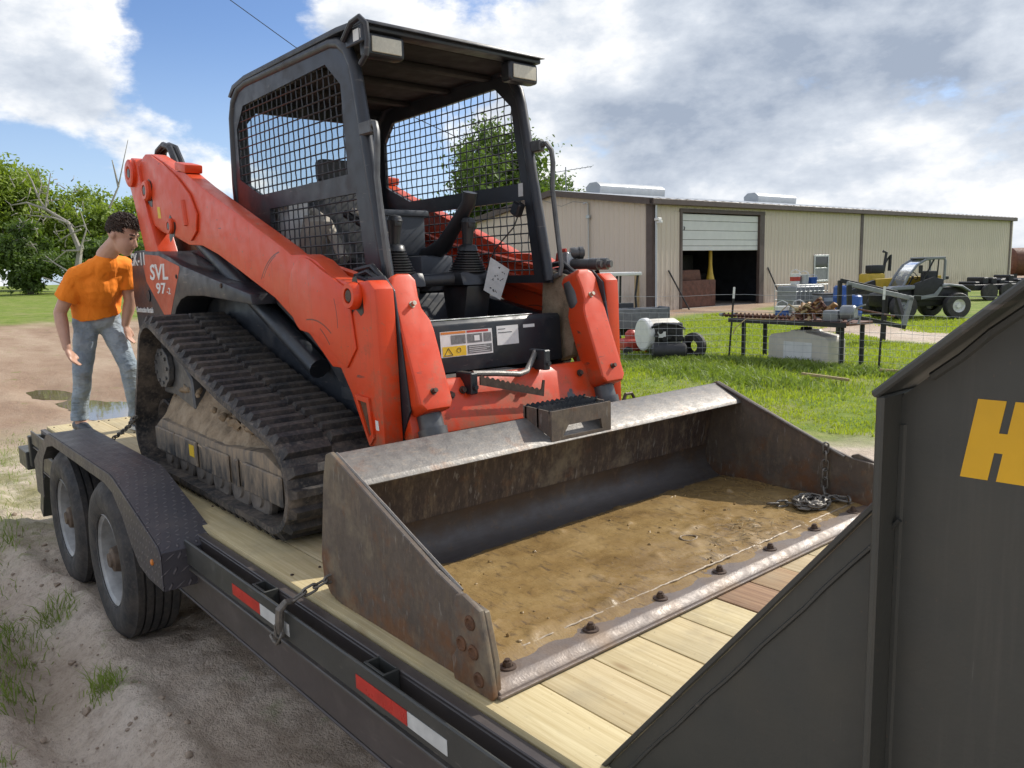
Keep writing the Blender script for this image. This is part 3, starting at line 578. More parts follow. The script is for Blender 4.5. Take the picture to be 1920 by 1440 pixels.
for sg in (-1, 1):
    def Y(a): return sg*a
    def bx(b, x0, x1, y0, y1, z0, z1, bev=0.003): return b.box(x0, x1, min(Y(y0), Y(y1)), max(Y(y0), Y(y1)), z0, z1, bev, 1)
    b = MB(); bx(b, X0, 1.6, 1.121, 1.158, -0.030, -0.018); bx(b, X0, 1.6, 1.146, 1.158, -0.150, -0.0305); bx(b, X0, 1.6, 1.178, 1.190, -0.310, -0.1502); bx(b, X0, 1.6, 1.10, 1.195, -0.322, -0.3102)
    for k in range(7): bx(b, -5.2+k*1.05, -5.19+k*1.05, 1.12, 1.177, -0.30, -0.152)
    b.build('frame_beam', MAT['frame_brown'], TR)
    b = MB(); bx(b, X0, 1.6, 1.12, 1.221, -0.150, -0.138); b.build('frame_ledge', MAT['ledge_highlight'], TR)
    for (ra, rb_) in ((-1.93, 1.6), (X0, -4.62)): b = MB(); bx(b, ra, rb_, 1.213, 1.225, -0.120, -0.016, 0.004); b.build('rub_rail', MAT['trailer_black'], TR)
    for px in (-1.235, -0.443, 0.36):
        b = MB(); bx(b, px, px+0.008, 1.159, 1.2125, -0.137, -0.014, 0.002); bx(b, px+0.10, px+0.108, 1.159, 1.2125, -0.137, -0.014, 0.002); bx(b, px+0.0085, px+0.0995, 1.203, 1.212, -0.137, -0.015, 0.001); bx(b, px+0.0085, px+0.0995, 1.159, 1.165, -0.137, -0.0135, 0.001)
        b.build('stake_pocket', MAT['trailer_black'], TR)
    for (a, c, m) in ((-1.393, -1.142, 'tape_red'), (-1.140, -0.905, 'tape_white'), (-0.466, -0.199, 'tape_red'), (-0.197, -0.02, 'tape_white'), (0.45, 0.70, 'tape_red')):
        b = MB(); bx(b, a, c, 1.2255, 1.2268, -0.098, -0.055, 0); b.build('reflective_tape', MAT[m], TR)
    # fender: bent diamond plate, skirt cut round the tyres
    top = [(-4.62, -0.10), (-4.47, -0.02), (-4.09, 0.155), (-4.02, 0.165), (-2.63, 0.165), (-2.55, 0.152), (-1.93, -0.025), (-1.905, -0.05), (-1.90, -0.215)]
    inn = [(-1.906, -0.215), (-1.911, -0.052), (-1.935, -0.031), (-2.553, 0.146), (-2.632, 0.159), (-4.018, 0.159), (-4.087, 0.149), (-4.467, -0.026), (-4.617, -0.106)]
    b = MB(); b.prism(top+inn, 'y', Y(1.09), Y(1.326), 0.0)
    sk = [(-4.62, -0.103), (-4.47, -0.023), (-4.09, 0.152), (-4.02, 0.162), (-2.63, 0.162), (-2.55, 0.149), (-1.93, -0.028), (-1.905, -0.053), (-1.90, -0.213), (-2.10, -0.214), (-2.24, -0.19), (-2.34, -0.12), (-2.46, -0.01), (-2.60, 0.075), (-2.74, 0.098), (-3.95, 0.098), (-4.12, 0.065), (-4.28, -0.03), (-4.36, -0.14), (-4.40, -0.32), (-4.62, -0.32)]
    b.prism(sk, 'y', Y(1.3265), Y(1.332), 0.002, 1)
    b.prism([(-4.62, -0.32), (-4.62, -0.11), (-4.47, -0.03), (-4.09, 0.148), (-2.63, 0.158), (-1.92, -0.04), (-1.91, -0.30)], 'y', Y(1.083), Y(1.0895), 0)
    b.build('fender', MAT['diamond_plate'], TR, 30)
    b = MB(); b.ball((-2.02, Y(1.334), -0.115), 0.014, 10, (1, 0.6, 1)); b.build('marker_light', MAT['decal_orange'], TR)
    for wx in (-2.9, -3.9):
        W = thing('wheel', None, None) if False else None
        oy = Y(1.315); ax = (0, -sg, 0)       # axis points inwards
        b = MB(); R0 = 0.412
        prof = [(0.238, 0.012), (0.250, 0.003), (0.285, -0.006), (0.335, -0.010), (0.372, -0.002), (0.392, 0.012), (0.404, 0.026)]
        x = 0.030
        for k in range(5):
            prof += [(R0, x), (R0, x+0.030)]; x += 0.030
            if k < 4: prof += [(R0-0.014, x+0.002), (R0-0.014, x+0.009)]; x += 0.011
        prof += [(0.404, x+0.006), (0.390, x+0.018), (0.335, x+0.034), (0.250, x+0.02), (0.238, x+0.01)]
        b.lathe(prof, (wx, oy, -0.352), ax, 64)
        ty = b.build('tyre', MAT['tyre'], TR, 40)
        b = MB(); b.lathe([(0.240, 0.004), (0.243, 0.010), (0.230, 0.018), (0.218, 0.024), (0.212, 0.045), (0.205, 0.075), (0.200, 0.135), (0.190, 0.148), (0.150, 0.150), (0.118, 0.142), (0.105, 0.128), (0.075, 0.126), (0.0, 0.126)], (wx, oy, -0.352), ax, 48); b.build('rim', MAT['rim_silver'], ty, 40)
        b = MB(); b.lathe([(0.078, 0.1255), (0.072, 0.06), (0.062, 0.022), (0.040, 0.014), (0.036, 0.004), (0.0, 0.003)], (wx, oy, -0.352), ax, 24)
        for k in range(8):
            a = math.pi*2*(k+0.5)/8; b.cyl((wx+0.095*math.cos(a), oy-sg*0.128, -0.352+0.095*math.sin(a)), (wx+0.095*math.cos(a), oy-sg*0.104, -0.352+0.095*math.sin(a)), 0.013, n=6)
        b.build('hub', MAT['hub_brown'], ty, 30)
        for k in range(6):
            a = math.pi*2*k/6+0.3; b = MB(); b.lathe([(0.0, 0.1470), (0.024, 0.1472), (0.027, 0.152)], (wx+0.160*math.cos(a), oy, -0.352+0.160*math.sin(a)), ax, 14); b.build('hand_hole', MAT['decal_black'], ty, 0)
    # neck: wide-flange upright and sloping beam, triangular gusset behind it
    b = MB(); nw = [(0.958, -0.31), (0.958, 0.882), (1.60, 1.445), (3.0, 1.445), (3.0, 0.98), (1.95, 0.98), (1.70, 0.76), (1.70, -0.31)]
    b.prism(nw, 'y', Y(1.048), Y(1.058), 0)
    bx(b, 0.946, 0.958, 0.985, 1.118, -0.317, 0.889, 0.003); b.build('neck_beam', MAT['neck_grey'], TR)
    b = MB()
    dxy = Vector((1.60-0.958, 0, 1.445-0.882)); L_ = dxy.length; ang = math.atan2(dxy.z, dxy.x)
    Mx = Matrix.Translation((0.946, 0, 0.884)) @ Matrix.Rotation(-ang, 4, 'Y')
    b.box(0.0, L_, min(Y(0.985), Y(1.121)), max(Y(0.985), Y(1.121)), 0.0, 0.012, 0.003, 1, Mx)
    bx(b, 1.62, 3.0, 0.985, 1.118, 1.4455, 1.4575); b.build('neck_flange', MAT['trailer_black'], TR)
    b = MB(); b.tube([Mx @ Vector((0.06+0.05*k, Y(1.0575+0.0015*math.sin(k*3.3)), -0.012-0.002*math.sin(k*2.1))) for k in range(14)], 0.007, 6)
    b.tube([(0.9615, Y(1.0575), -0.28+0.08*k) for k in range(15)], 0.006, 6); b.build('weld_bead', MAT['neck_grey'], TR)
    b = MB(); b.prism([(0.362, -0.012), (0.945, 0.720), (0.945, -0.30), (0.362, -0.30)], 'y', Y(1.062), Y(1.070), 0); b.build('gusset', MAT['neck_grey'], TR)
    gl = Vector((0.945-0.362, 0, 0.720+0.012)); ga = math.atan2(gl.z, gl.x); Mg = Matrix.Translation((0.362, 0, -0.010)) @ Matrix.Rotation(-ga, 4, 'Y')
    b = MB(); b.box(0.0, gl.length-0.012, min(Y(1.040), Y(1.078)), max(Y(1.040), Y(1.078)), 0.0, 0.010, 0.002, 1, Mg)
    b.tube([Mg @ Vector((0.03+0.06*k, Y(1.0708+0.0006*math.sin(k*2.7)), -0.034-0.0012*math.sin(k*1.9))) for k in range(16)], 0.0042, 6); b.build('gusset_edge', MAT['trailer_black'], TR)
for x in (-4.6, -3.4, -2.3, -1.2, -0.1):
    b = MB(); b.box(x, x+0.06, -1.1, 1.1, -0.20, -0.0478, 0.003, 1); b.build('cross_member', MAT['trailer_black'], TR)
b = MB()
for x in (-2.9, -3.9): b.cyl((x, -1.12, -0.352), (x, 1.12, -0.352), 0.055, n=14)
b.build('axle', MAT['trailer_black'], TR)
# letters on the near neck beam
b = MB(); h_ = 0.1135; w_ = 0.0355; g_ = 0.0105; sl = 0.155
def it(x, z): return (1.0435+x+sl*z, 0.7755+z+0.012*x)
Hp = [(0, 0), (w_, 0), (w_, 0.040), (w_+g_, 0.040), (w_+g_, 0), (2*w_+g_, 0), (2*w_+g_, h_), (w_+g_, h_), (w_+g_, 0.068), (w_, 0.068), (w_, h_), (0, h_)]
b.prism([it(*p) for p in Hp], 'y', -1.0588, -1.0582, 0); b.build('letter', MAT['letter_yellow'], TR, 0)
# tail: cross beam, marker box, folded stand
b = MB(); b.box(-5.42, -5.36, -1.24, 1.24, -0.30, -0.06, 0.006, 1); b.box(-5.75, -5.43, -1.26, -1.02, -0.33, -0.19, 0.006, 1); b.box(-5.75, -5.43, 1.02, 1.26, -0.33, -0.19, 0.006, 1); b.build('tail_beam', MAT['trailer_black'], TR)
b = MB(); b.box(-0.05, 0.05, -0.04, 0.04, -0.42, 0, 0.004, 1, Matrix.Translation((-5.2, -1.16, -0.32)) @ Matrix.Rotation(0.55, 4, 'Y')); b.build('stand_leg', MAT['trailer_black'], TR)
# ------------------------------------------------------------------ compact track loader
LD = thing('track_loader', 'orange compact track loader with open mesh cab on the trailer deck', 'loader', (-2.4, 0, 0))
def plate_holes(b, outer, holes, a, c, bev=0.0, ax='y'):
    """flat plate with cut-outs, outline in (x,z), thickness from y=a to y=c"""
    bm_ = bmesh.new(); es = []
    for lp in [outer]+holes:
        vv = [bm_.verts.new((p[0], a, p[1])) for p in lp]
        for i in range(len(vv)): es.append(bm_.edges.new((vv[i], vv[(i+1) % len(vv)])))
    bmesh.ops.triangle_fill(bm_, use_beauty=True, use_dissolve=False, edges=es)
    fs_ = list(bm_.faces); r = bmesh.ops.extrude_face_region(bm_, geom=fs_)
    bmesh.ops.translate(bm_, vec=(0, c-a, 0), verts=[v for v in r['geom'] if isinstance(v, bmesh.types.BMVert)])
    bmesh.ops.recalc_face_normals(bm_, faces=bm_.faces); bmesh.ops.dissolve_limit(bm_, angle_limit=0.01, verts=bm_.verts, edges=bm_.edges); return b.bm(bm_)
def clip(poly, horiz, t):
    """intervals of a horizontal (z=t) or vertical (x=t) line inside a polygon"""
    xs = []; n = len(poly); k = 1 if horiz else 0
    for i in range(n):
        p, q = poly[i], poly[(i+1) % n]
        if (p[k] <= t) != (q[k] <= t): u = (t-p[k])/(q[k]-p[k]); xs.append(p[1-k]+u*(q[1-k]-p[1-k]))
    xs.sort(); return list(zip(xs[::2], xs[1::2]))
def arc(cx, cz, r, a0, a1, n=8): return [(cx+r*math.cos(RD(a0+(a1-a0)*i/n)), cz+r*math.sin(RD(a0+(a1-a0)*i/n))) for i in range(n+1)]

# --- tracks: hull round sprocket and idlers
circ = [((-3.255, 0.235), 0.205), ((-3.06, 0.655), 0.205), ((-1.60, 0.235), 0.205)]
pp = [(c[0]+r*math.cos(2*math.pi*k/96), c[1]+r*math.sin(2*math.pi*k/96)) for c, r in circ for k in range(96)]
def hull(P):
    P = sorted(set(P)); 
    def half(P):
        h = []
        for p in P:
            while len(h) > 1 and (h[-1][0]-h[-2][0])*(p[1]-h[-2][1])-(h[-1][1]-h[-2][1])*(p[0]-h[-2][0]) <= 0: h.pop()
            h.append(p)
        return h[:-1]
    return half(P)+half(P[::-1])
hp = hull(pp); seg = [math.dist(hp[i], hp[(i+1) % len(hp)]) for i in range(len(hp))]; TL = sum(seg)
def track_at(s):
    s %= TL; i = 0
    while s > seg[i]: s -= seg[i]; i += 1
    p, q = hp[i], hp[(i+1) % len(hp)]; u = s/seg[i]; x = p[0]+(q[0]-p[0])*u; z = p[1]+(q[1]-p[1])*u
    if -2.95 < x < -1.6 and z > 0.40: z -= 0.022*math.sin(math.pi*(x+2.95)/1.35)
    return x, z
def track_frame_at(s):
    a = track_at(s-0.04); c = track_at(s+0.04); t = Vector((c[0]-a[0], 0, c[1]-a[1])).normalized(); return Vector((track_at(s)[0], 0, track_at(s)[1])), t, Vector((t.z, 0, -t.x))
NP = 60; pitch = TL/NP
lug = MB(); lw, lh = 0.026, 0.030
for (a0, a1) in ((-0.108, 0.108),):
    lug.add([(-lw, a0, -0.004), (lw, a0, -0.004), (lw, a1, -0.004), (-lw, a1, -0.004), (-lw*0.62, a0+0.008, lh), (lw*0.62, a0+0.008, lh), (lw*0.62, a1-0.02, lh), (-lw*0.62, a1-0.02, lh)],
            [(0, 3, 2, 1), (4, 5, 6, 7), (0, 1, 5, 4), (1, 2, 6, 5), (2, 3, 7, 6), (3, 0, 4, 7)])
LUG = lug.mesh('lug', MAT['lug_rubber'], 0)
for sg in (-1, 1):
    b = MB(); K = 240; yo, yi = sg*0.98, sg*0.53; rng = []
    for k in range(K):
        P_, t, n_ = track_frame_at(TL*k/K); j = 0.004*fb((P_.x*3, P_.z*3, sg), 2, 2)
        for (y, d) in ((yo, -0.030), (yo, -0.004), (yo-sg*0.012, 0.006), (yi+sg*0.012, 0.006), (yi, -0.004), (yi, -0.030)):
            q = P_+n_*(d+j); rng.append((q.x, y, q.z))
    fs_ = [(k*6+i, k*6+(i+1) % 6, ((k+1) % K)*6+(i+1) % 6, ((k+1) % K)*6+i) for k in range(K) for i in range(6)]
    b.add(rng, fs_); b.mi = 1
    for k in range(NP):
        P_, t, n_ = track_frame_at(pitch*(k+0.25)); e = Vector((0, sg, 0)); c0 = P_+n_*0.0075+e*0.755
        b.add([c0+t*u*0.014+e*v*0.016 for u, v in ((-1, -1), (1, -1), (1, 1), (-1, 1))], [(0, 1, 2, 3)])
    trk = b.build('track', [MAT['track_rubber'], MAT['decal_black']], LD, 40)
    for k in range(NP):
        for row in (0, 1):
            P_, t, n_ = track_frame_at(pitch*(k+0.5*row)); o = bpy.data.objects.new('lug', LUG); COL.objects.link(o); o.parent = trk
            yc = sg*(0.868 if row == 0 else 0.642); o.location = P_+n_*0.004+Vector((0, yc, 0)); o.rotation_euler = (0, math.atan2(-t.z, t.x)+math.pi, 0)
            if n_.dot(o.rotation_euler.to_matrix() @ Vector((0, 0, 1))) < 0: o.rotation_euler = (0, math.atan2(-t.z, t.x), 0)
            o.scale = (random.uniform(0.9, 1.08), (1 if (row == 0) == (sg > 0) else -1), random.uniform(0.8, 1.05))
    # undercarriage
    y0, y1 = sorted((sg*0.935, sg*0.62)); b = MB()
    b.prism([(-3.19, 0.125), (-3.19, 0.275), (-3.10, 0.32), (-2.2, 0.305), (-1.72, 0.345), (-1.52, 0.285), (-1.50, 0.17), (-1.62, 0.150), (-2.3, 0.135)], 'y', y0, y1, 0.012)
    fr = b.build('track_frame', MAT['dusty_steel'], LD)
    ye = sg*0.9365
    for (a, c) in ((-3.175, -2.86), (-2.85, -2.52), (-2.44, -2.10), (-2.03, -1.99), (-1.93, -1.53)):
        b = MB(); b.box(a, c, min(ye, ye+sg*0.012), max(ye, ye+sg*0.012), 0.142, 0.272, 0.006, 1); b.build('side_cover', MAT['dusty_steel'], fr)
    b = MB(); b.box(-2.62, -2.55, min(sg*0.9487, sg*0.9497), max(sg*0.9487, sg*0.9497), 0.19, 0.25, 0); b.build('decal', MAT['decal_yellow'], fr)
    for x in (-3.02, -2.78, -2.53, -2.29, -2.05, -1.83):
        b = MB(); b.lathe([(0.0, 0), (0.045, 0), (0.05, 0.01), (0.105, 0.012), (0.112, 0.02), (0.112, 0.05), (0.09, 0.06), (0.09, 0.18), (0.112, 0.19), (0.112, 0.22), (0.0, 0.222)], (x, sg*0.930, 0.128), (0, -sg, 0), 24); b.build('roller', MAT['roller_steel'], fr, 40)
    for (x, z) in ((-1.60, 0.235), (-3.255, 0.235)):
        b = MB(); b.lathe([(0.0, 0.03), (0.06, 0.03), (0.07, 0.05), (0.13, 0.055), (0.15, 0.02), (0.168, 0.02), (0.168, 0.23), (0.0, 0.23)], (x, sg*0.88, z), (0, -sg, 0), 28); b.build('idler_wheel', MAT['track_rubber'], fr, 40)
    b = MB(); pr = []
    for k in range(48): r = 0.150+(0.022 if (k % 4) < 2 else 0); a = 2*math.pi*k/48; pr.append((-3.06+r*math.cos(a), 0.655+r*math.sin(a)))
    b.prism(pr, 'y', sg*0.86, sg*0.70, 0); b.build('sprocket', MAT['charcoal'], LD)
    b = MB(); pr = []
    for k in range(40): r = 0.118+(0.008 if (k % 4) < 2 else 0); a = 2*math.pi*k/40; pr.append((-3.105+r*math.cos(a), 0.60+r*math.sin(a)*0.9))
    b.prism(pr, 'y', sg*0.875, sg*0.905, 0.003, 1)
    for k in range(9): a = 2*math.pi*k/9; b.hexb((-3.105+0.09*math.cos(a), sg*0.905, 0.60+0.082*math.sin(a)), (0, sg, 0), 0.010, 0.008, False)
    b.prism([(-3.2, 0.45), (-3.0, 0.45), (-2.72, 0.40), (-2.74, 0.56), (-2.96, 0.72), (-3.2, 0.74)], 'y', sg*0.872, sg*0.64, 0.01, 1); b.build('final_drive', MAT['cyl_grey'], LD)
    # caked mud lying on the frame
    b = MB(); nx_, ny_ = 46, 12; vv = []
    for i in range(nx_):
        for j in range(ny_):
            x = -3.20+1.62*i/(nx_-1); y = sg*(0.60+0.337*j/(ny_-1)); e = min(1, (1-j/(ny_-1))*2.2+0.05)
            h = 0.262+e*(0.095+0.19*math.exp(-((x+2.78)/0.38)**2)+0.09*math.exp(-((x+2.1)/0.35)**2))+0.07*fb((x, y, 3), 8, 4)*e+0.022*fb((x, y, 7), 22, 3)
            if j == ny_-1: h -= 0.02
            vv.append((x, y+sg*0.012*fb((x*8, 1, 4), 1, 2)*(j > ny_-3), h))
    b.add(vv, [(i*ny_+j, i*ny_+j+1, (i+1)*ny_+j+1, (i+1)*ny_+j) for i in range(nx_-1) for j in range(ny_-1)])
    for _ in range(60):
        bb = bmesh.new(); bmesh.ops.create_icosphere(bb, subdivisions=2, radius=random.uniform(0.010, 0.032)); x = random.uniform(-3.1, -2.0)
        for v in bb.verts: v.co *= 1+0.7*fb(v.co*45+Vector((x*9, 0, 0)), 1, 2)
        b.bm(bb, Matrix.Translation((x, sg*random.uniform(0.66, 0.88), 0.40+0.10*math.exp(-((x+2.8)/0.3)**2))))
    tag(b.build('caked_mud', MAT['dry_mud'], LD, 60), kind='stuff')

# --- body
b = MB(); b.prism([(-4.08, 0.42), (-4.12, 1.15), (-3.95, 1.27), (-3.0, 1.25), (-2.92, 1.02), (-2.02, 0.98), (-1.98, 0.80), (-1.43, 0.80), (-1.42, 0.64), (-1.36, 0.62), (-1.45, 0.30), (-2.0, 0.22), (-3.7, 0.22)], 'y', -0.525, 0.525, 0.02); b.build('chassis', MAT['panel_black'], LD)
for sg in (-1, 1):
    s_ = lambda y: sg*y
    pan = [(-4.10, 0.58), (-4.20, 0.98), (-4.175, 1.22), (-4.10, 1.275), (-3.87, 1.272), (-3.60, 1.255), (-3.40, 1.215), (-3.22, 1.165), (-2.75, 1.085), (-2.26, 1.005), (-2.245, 0.952), (-2.9, 0.990), (-3.16, 0.988), (-3.27, 0.965), (-3.36, 0.915), (-3.42, 0.84), (-3.46, 0.58)]
    b = MB(); b.prism(pan, 'y', s_(0.53), s_(0.72), 0.012); sp = b.build('side_panel', MAT['cab_grey'], LD)
    b = MB(); b.prism([(-3.868, 1.245), (-3.604, 1.229), (-3.245, 1.158), (-3.239, 1.144), (-3.467, 0.868), (-3.577, 0.869), (-3.88, 1.074), (-3.918, 1.172)], 'y', s_(0.7202), s_(0.7212), 0); b.build('decal', MAT['side_orange'], sp)
    fx = (1, 0, 0) if sg < 0 else (-1, 0, 0); yt = s_(0.7216)
    def T(k, x, z, sx, sy): put_text(k, 'lettering', MAT['decal_white'], sp, (x if sg < 0 else x+sx, yt, z), fx, (0, 0, 1), sx, sy)
    T('SVL', -3.79, 1.083, 0.345, 0.097); T('97', -3.69, 0.998, 0.185, 0.068); T('-2', -3.495, 0.998, 0.068, 0.038); T('SK-11', -4.165, 1.178, 0.285, 0.082); T('con', -4.15, 0.877, 0.355, 0.036)
    b = MB(); b.lathe([(0.0, 0), (0.035, 0), (0.038, 0.006), (0.026, 0.008), (0.0, 0.004)], (-3.86, s_(0.7203), 0.985), (0, sg, 0), 20); b.build('latch', MAT['plastic_black'], sp)
    b = MB(); b.prism([(-2.24, 0.955), (-2.24, 0.985), (-1.45, 0.84), (-1.40, 0.62), (-1.50, 0.50), (-1.62, 0.60), (-1.78, 0.74)], 'y', s_(0.53), s_(0.60), 0.006); b.box(-1.62, -1.5, min(s_(0.60), s_(0.604)), max(s_(0.60), s_(0.604)), 0.55, 0.60, 0); b.build('sill_panel', MAT['panel_black'], LD)

# --- loader arms with tower, pins and reinforcing plates
ARM = [(-3.886, 1.813), (-3.860, 1.839), (-3.798, 1.853), (-3.664, 1.836), (-3.447, 1.764), (-3.251, 1.692), (-3.127, 1.671), (-2.900, 1.576), (-1.939, 1.216), (-1.856, 1.179), (-1.722, 1.175), (-1.619, 1.147), (-1.505, 1.082), (-1.329, 1.051), (-1.205, 1.061), (-1.159, 1.028), (-1.154, 0.946), (-1.138, 0.425), (-1.261, 0.400), (-1.381, 0.605), (-1.460, 0.703), (-1.530, 0.702), (-1.715, 0.826), (-1.880, 0.898), (-2.055, 0.985), (-2.306, 1.069), (-2.495, 1.133), (-2.721, 1.206), (-2.941, 1.261), (-3.148, 1.274), (-3.334, 1.320), (-3.561, 1.361), (-3.695, 1.395), (-3.788, 1.493), (-3.860, 1.638)]
for sg in (-1, 1):
    s_ = lambda y: sg*y
    b = MB(); b.prism(ARM, 'y', s_(0.600), s_(0.688), 0.012, 2); arm = b.build('lift_arm', MAT['orange'], LD)
    b = MB(); b.prism([(-3.871, 1.638), (-3.876, 1.793), (-3.809, 1.829), (-3.644, 1.824), (-3.458, 1.757), (-3.210, 1.648), (-3.044, 1.545), (-2.951, 1.431), (-2.982, 1.338), (-3.075, 1.292), (-3.334, 1.333), (-3.685, 1.411), (-3.798, 1.514)], 'y', s_(0.6885), s_(0.702), 0.008); b.build('boss_plate', MAT['orange'], arm)
    b = MB(); b.prism(arc(-1.722, 0.997, 0.165, 60, 245, 14)+[(-1.650, 0.832), (-1.391, 0.708), (-1.309, 0.791), (-1.350, 1.028), (-1.546, 1.101)], 'y', s_(0.6885), s_(0.697), 0.006); b.build('reinforcing_plate', MAT['orange'], arm)
    for (x, z, r, d) in ((-3.738, 1.626, 0.062, 0.03), (-3.368, 1.391, 0.045, 0.022), (-1.304, 1.002, 0.055, 0.035)):
        b = MB(); yy = s_(0.6885 if x > -1.5 else 0.7025); b.lathe([(r, 0), (r, d*0.6), (r*0.86, d), (r*0.55, d), (r*0.5, d*0.5), (0, d*0.5)], (x, yy, z), (0, sg, 0), 24); pb = b.build('pin_boss', MAT['orange'], arm)
        b = MB(); b.lathe([(r*0.48, d*0.5), (r*0.48, d*0.8), (r*0.40, d*0.95), (0, d*0.95)], (x, yy, z), (0, sg, 0), 16); b.build('pin', MAT['cyl_grey' if x < -1.5 else 'bolt_brown'], pb)
    # rib on the boss plate, slot with its rim low on the tower, serial sticker
    b = MB(); b.tube([(-3.132+0.004*k, s_(0.703), 1.519-0.0232*k) for k in range(7)], 0.016, 8); b.build('rib', MAT['orange'], arm)
    b = MB(); fr_ = [(-1.336, 0.607), (-1.230, 0.601), (-1.203, 0.445), (-1.236, 0.411)]; plate_holes(b, fr_, [[(-1.314, 0.587), (-1.247, 0.582), (-1.222, 0.458), (-1.242, 0.442)]], s_(0.6885), s_(0.698)); b.build('slot_rim', MAT['orange'], arm)
    b = MB(); b.prism([(-1.314, 0.587), (-1.247, 0.582), (-1.222, 0.458), (-1.242, 0.442)], 'y', s_(0.6883), s_(0.6893), 0); b.build('slot', MAT['rust'], arm)
    b = MB(); b.prism([(-1.200, 0.517), (-1.178, 0.516), (-1.173, 0.478), (-1.196, 0.478)], 'y', s_(0.6885), s_(0.6892), 0); b.build('sticker', MAT['decal_white'], arm)
    b = MB(); b.prism([(-3.602, 1.519), (-3.551, 1.514), (-3.545, 1.447), (-3.597, 1.452)], 'y', s_(0.7023), s_(0.7030), 0); b.build('sticker', MAT['decal_yellow'], arm)
    # step in the top flange
    b = MB(); b.box(-3.26, -3.09, min(s_(0.596), s_(0.696)), max(s_(0.596), s_(0.696)), 1.680, 1.727, 0.01, 2, Matrix.Translation((-3.175, 0, 1.70)) @ Matrix.Rotation(0.20, 4, 'Y') @ Matrix.Translation((3.175, 0, -1.70))); b.build('top_cap', MAT['orange'], arm)
    # inner stiffener seen through the cab mesh
    b = MB(); b.tube([(-3.3, s_(0.575), 1.42), (-2.4, s_(0.575), 1.16), (-1.55, s_(0.575), 0.98)], 0.035, 8); b.tube([(-3.3, s_(0.565), 1.52), (-2.4, s_(0.565), 1.25), (-1.45, s_(0.565), 1.07)], 0.016, 6); b.build('arm_tubes', MAT['orange'], arm)
    # rear link
    rl = [(-4.08, 1.70), (-4.085, 1.77), (-4.05, 1.83), (-3.985, 1.852), (-3.91, 1.832), (-3.86, 1.78), (-3.84, 1.70), (-3.735, 1.47), (-3.60, 1.25), (-3.86, 1.25), (-3.93, 1.40), (-4.00, 1.56)]
    b = MB(); b.prism(rl, 'y', s_(0.60), s_(0.718), 0.01); rlo = b.build('rear_link', MAT['orange'], LD)
    b = MB(); b.lathe([(0.085, 0), (0.085, 0.02), (0.075, 0.026), (0.045, 0.026), (0.035, 0.012), (0.0, 0.012)], (-3.985, s_(0.7185), 1.755), (0, sg, 0), 24); b.build('pin_boss', MAT['orange'], rlo)
    b = MB(); b.lathe([(0.028, 0.012), (0.028, 0.024), (0.0, 0.026)], (-3.985, s_(0.7185), 1.755), (0, sg, 0), 14); b.build('pin', MAT['cyl_grey'], rlo)
    b = MB(); b.tube([(-3.50, s_(0.585), 1.42), (-3.0, s_(0.585), 1.2), (-1.85, s_(0.585), 0.66)], 0.05, 12); b.build('lift_cylinder', MAT['panel_black'], LD)
    # guard over the tilt cylinder
    ax_ = Vector((-1.246+1.038, 0, 1.078-0.548)); Lg = ax_.length; gm_ = Matrix.Translation((-1.038, s_(0.51), 0.548)) @ Matrix.Rotation(-math.atan2(-ax_.x, ax_.z), 4, 'Y')
    outl = [(0.055, 0.0), (0.078, 0.03), (0.078, Lg-0.05), (0.062, Lg-0.012), (0.03, Lg), (-0.03, Lg), (-0.052, Lg-0.03), (-0.044, Lg-0.10), (-0.046, Lg-0.15), (-0.072, Lg-0.20), (-0.078, Lg-0.24), (-0.078, 0.03), (-0.06, 0.0)]
    b = MB(); b.prism([(s_(p[0]), p[1]) for p in outl], 'x', -0.10, 0.022, 0.016, 3, gm_); gd = b.build('cylinder_guard', MAT['orange'], LD)
    for q in ((0.0, Lg-0.135), (0.005, 0.075)):
        b = MB(); p0 = gm_ @ Vector((0.022, s_(q[0]), q[1])); nrm = (gm_.to_3x3() @ Vector((1, 0, 0))); b.hexb(p0, nrm, 0.010, 0.022, True); b.build('bolt', MAT['bolt_zinc' if q[1] > 0.2 else 'bolt_brown'], gd)
    b = MB(); b.tube([(-1.29, s_(0.505), 1.02), (-1.06, s_(0.505), 0.42)], 0.052, 14); b.tube([(-1.08, s_(0.505), 0.47), (-1.045, s_(0.505), 0.38)], [0.062, 0.055], 14); b.build('tilt_cylinder', MAT['cyl_grey'], LD)
    b = MB(); b.prism([(-1.36, 1.07), (-1.24, 1.078), (-1.17, 1.02), (-1.09, 0.55), (-1.16, 0.43), (-1.28, 0.55), (-1.38, 0.95)], 'y', s_(0.587), s_(0.5985), 0.008); b.build('dark_gap_plate', MAT['panel_black'], LD)  # black plate added to darken the gap between tower and guard
    b = MB(); b.prism([(-1.50, 1.09), (-1.30, 1.05), (-1.24, 0.90), (-1.30, 0.66), (-1.42, 0.62), (-1.52, 0.8)], 'y', s_(0.50), s_(0.585), 0.01); b.build('tower_block', MAT['dry_mud' if sg > 0 else 'panel_black'], LD)
# --- quick hitch across the front
b = MB(); b.prism([(-1.235, 0.640), (-1.165, 0.648), (-1.14, 0.62), (-1.085, 0.445), (-1.10, 0.425), (-1.155, 0.43)], 'y', -0.59, 0.59, 0.008); hb = b.build('hitch_beam', MAT['orange'], LD)
b = MB(); b.prism([(-1.19, 0.42), (-1.10, 0.42), (-0.98, 0.20), (-0.97, 0.10), (-1.05, 0.10)], 'y', -0.58, 0.58, 0.005); b.build('hitch_lower', MAT['panel_black'], LD)
for y, z in ((-0.31, 0.60), (-0.37, 0.585), (0.38, 0.60)):
    b = MB(); b.hexb((-1.128, y, z), (0.95, 0, 0.25), 0.012, 0.014); b.build('bolt', MAT['bolt_brown'], hb)
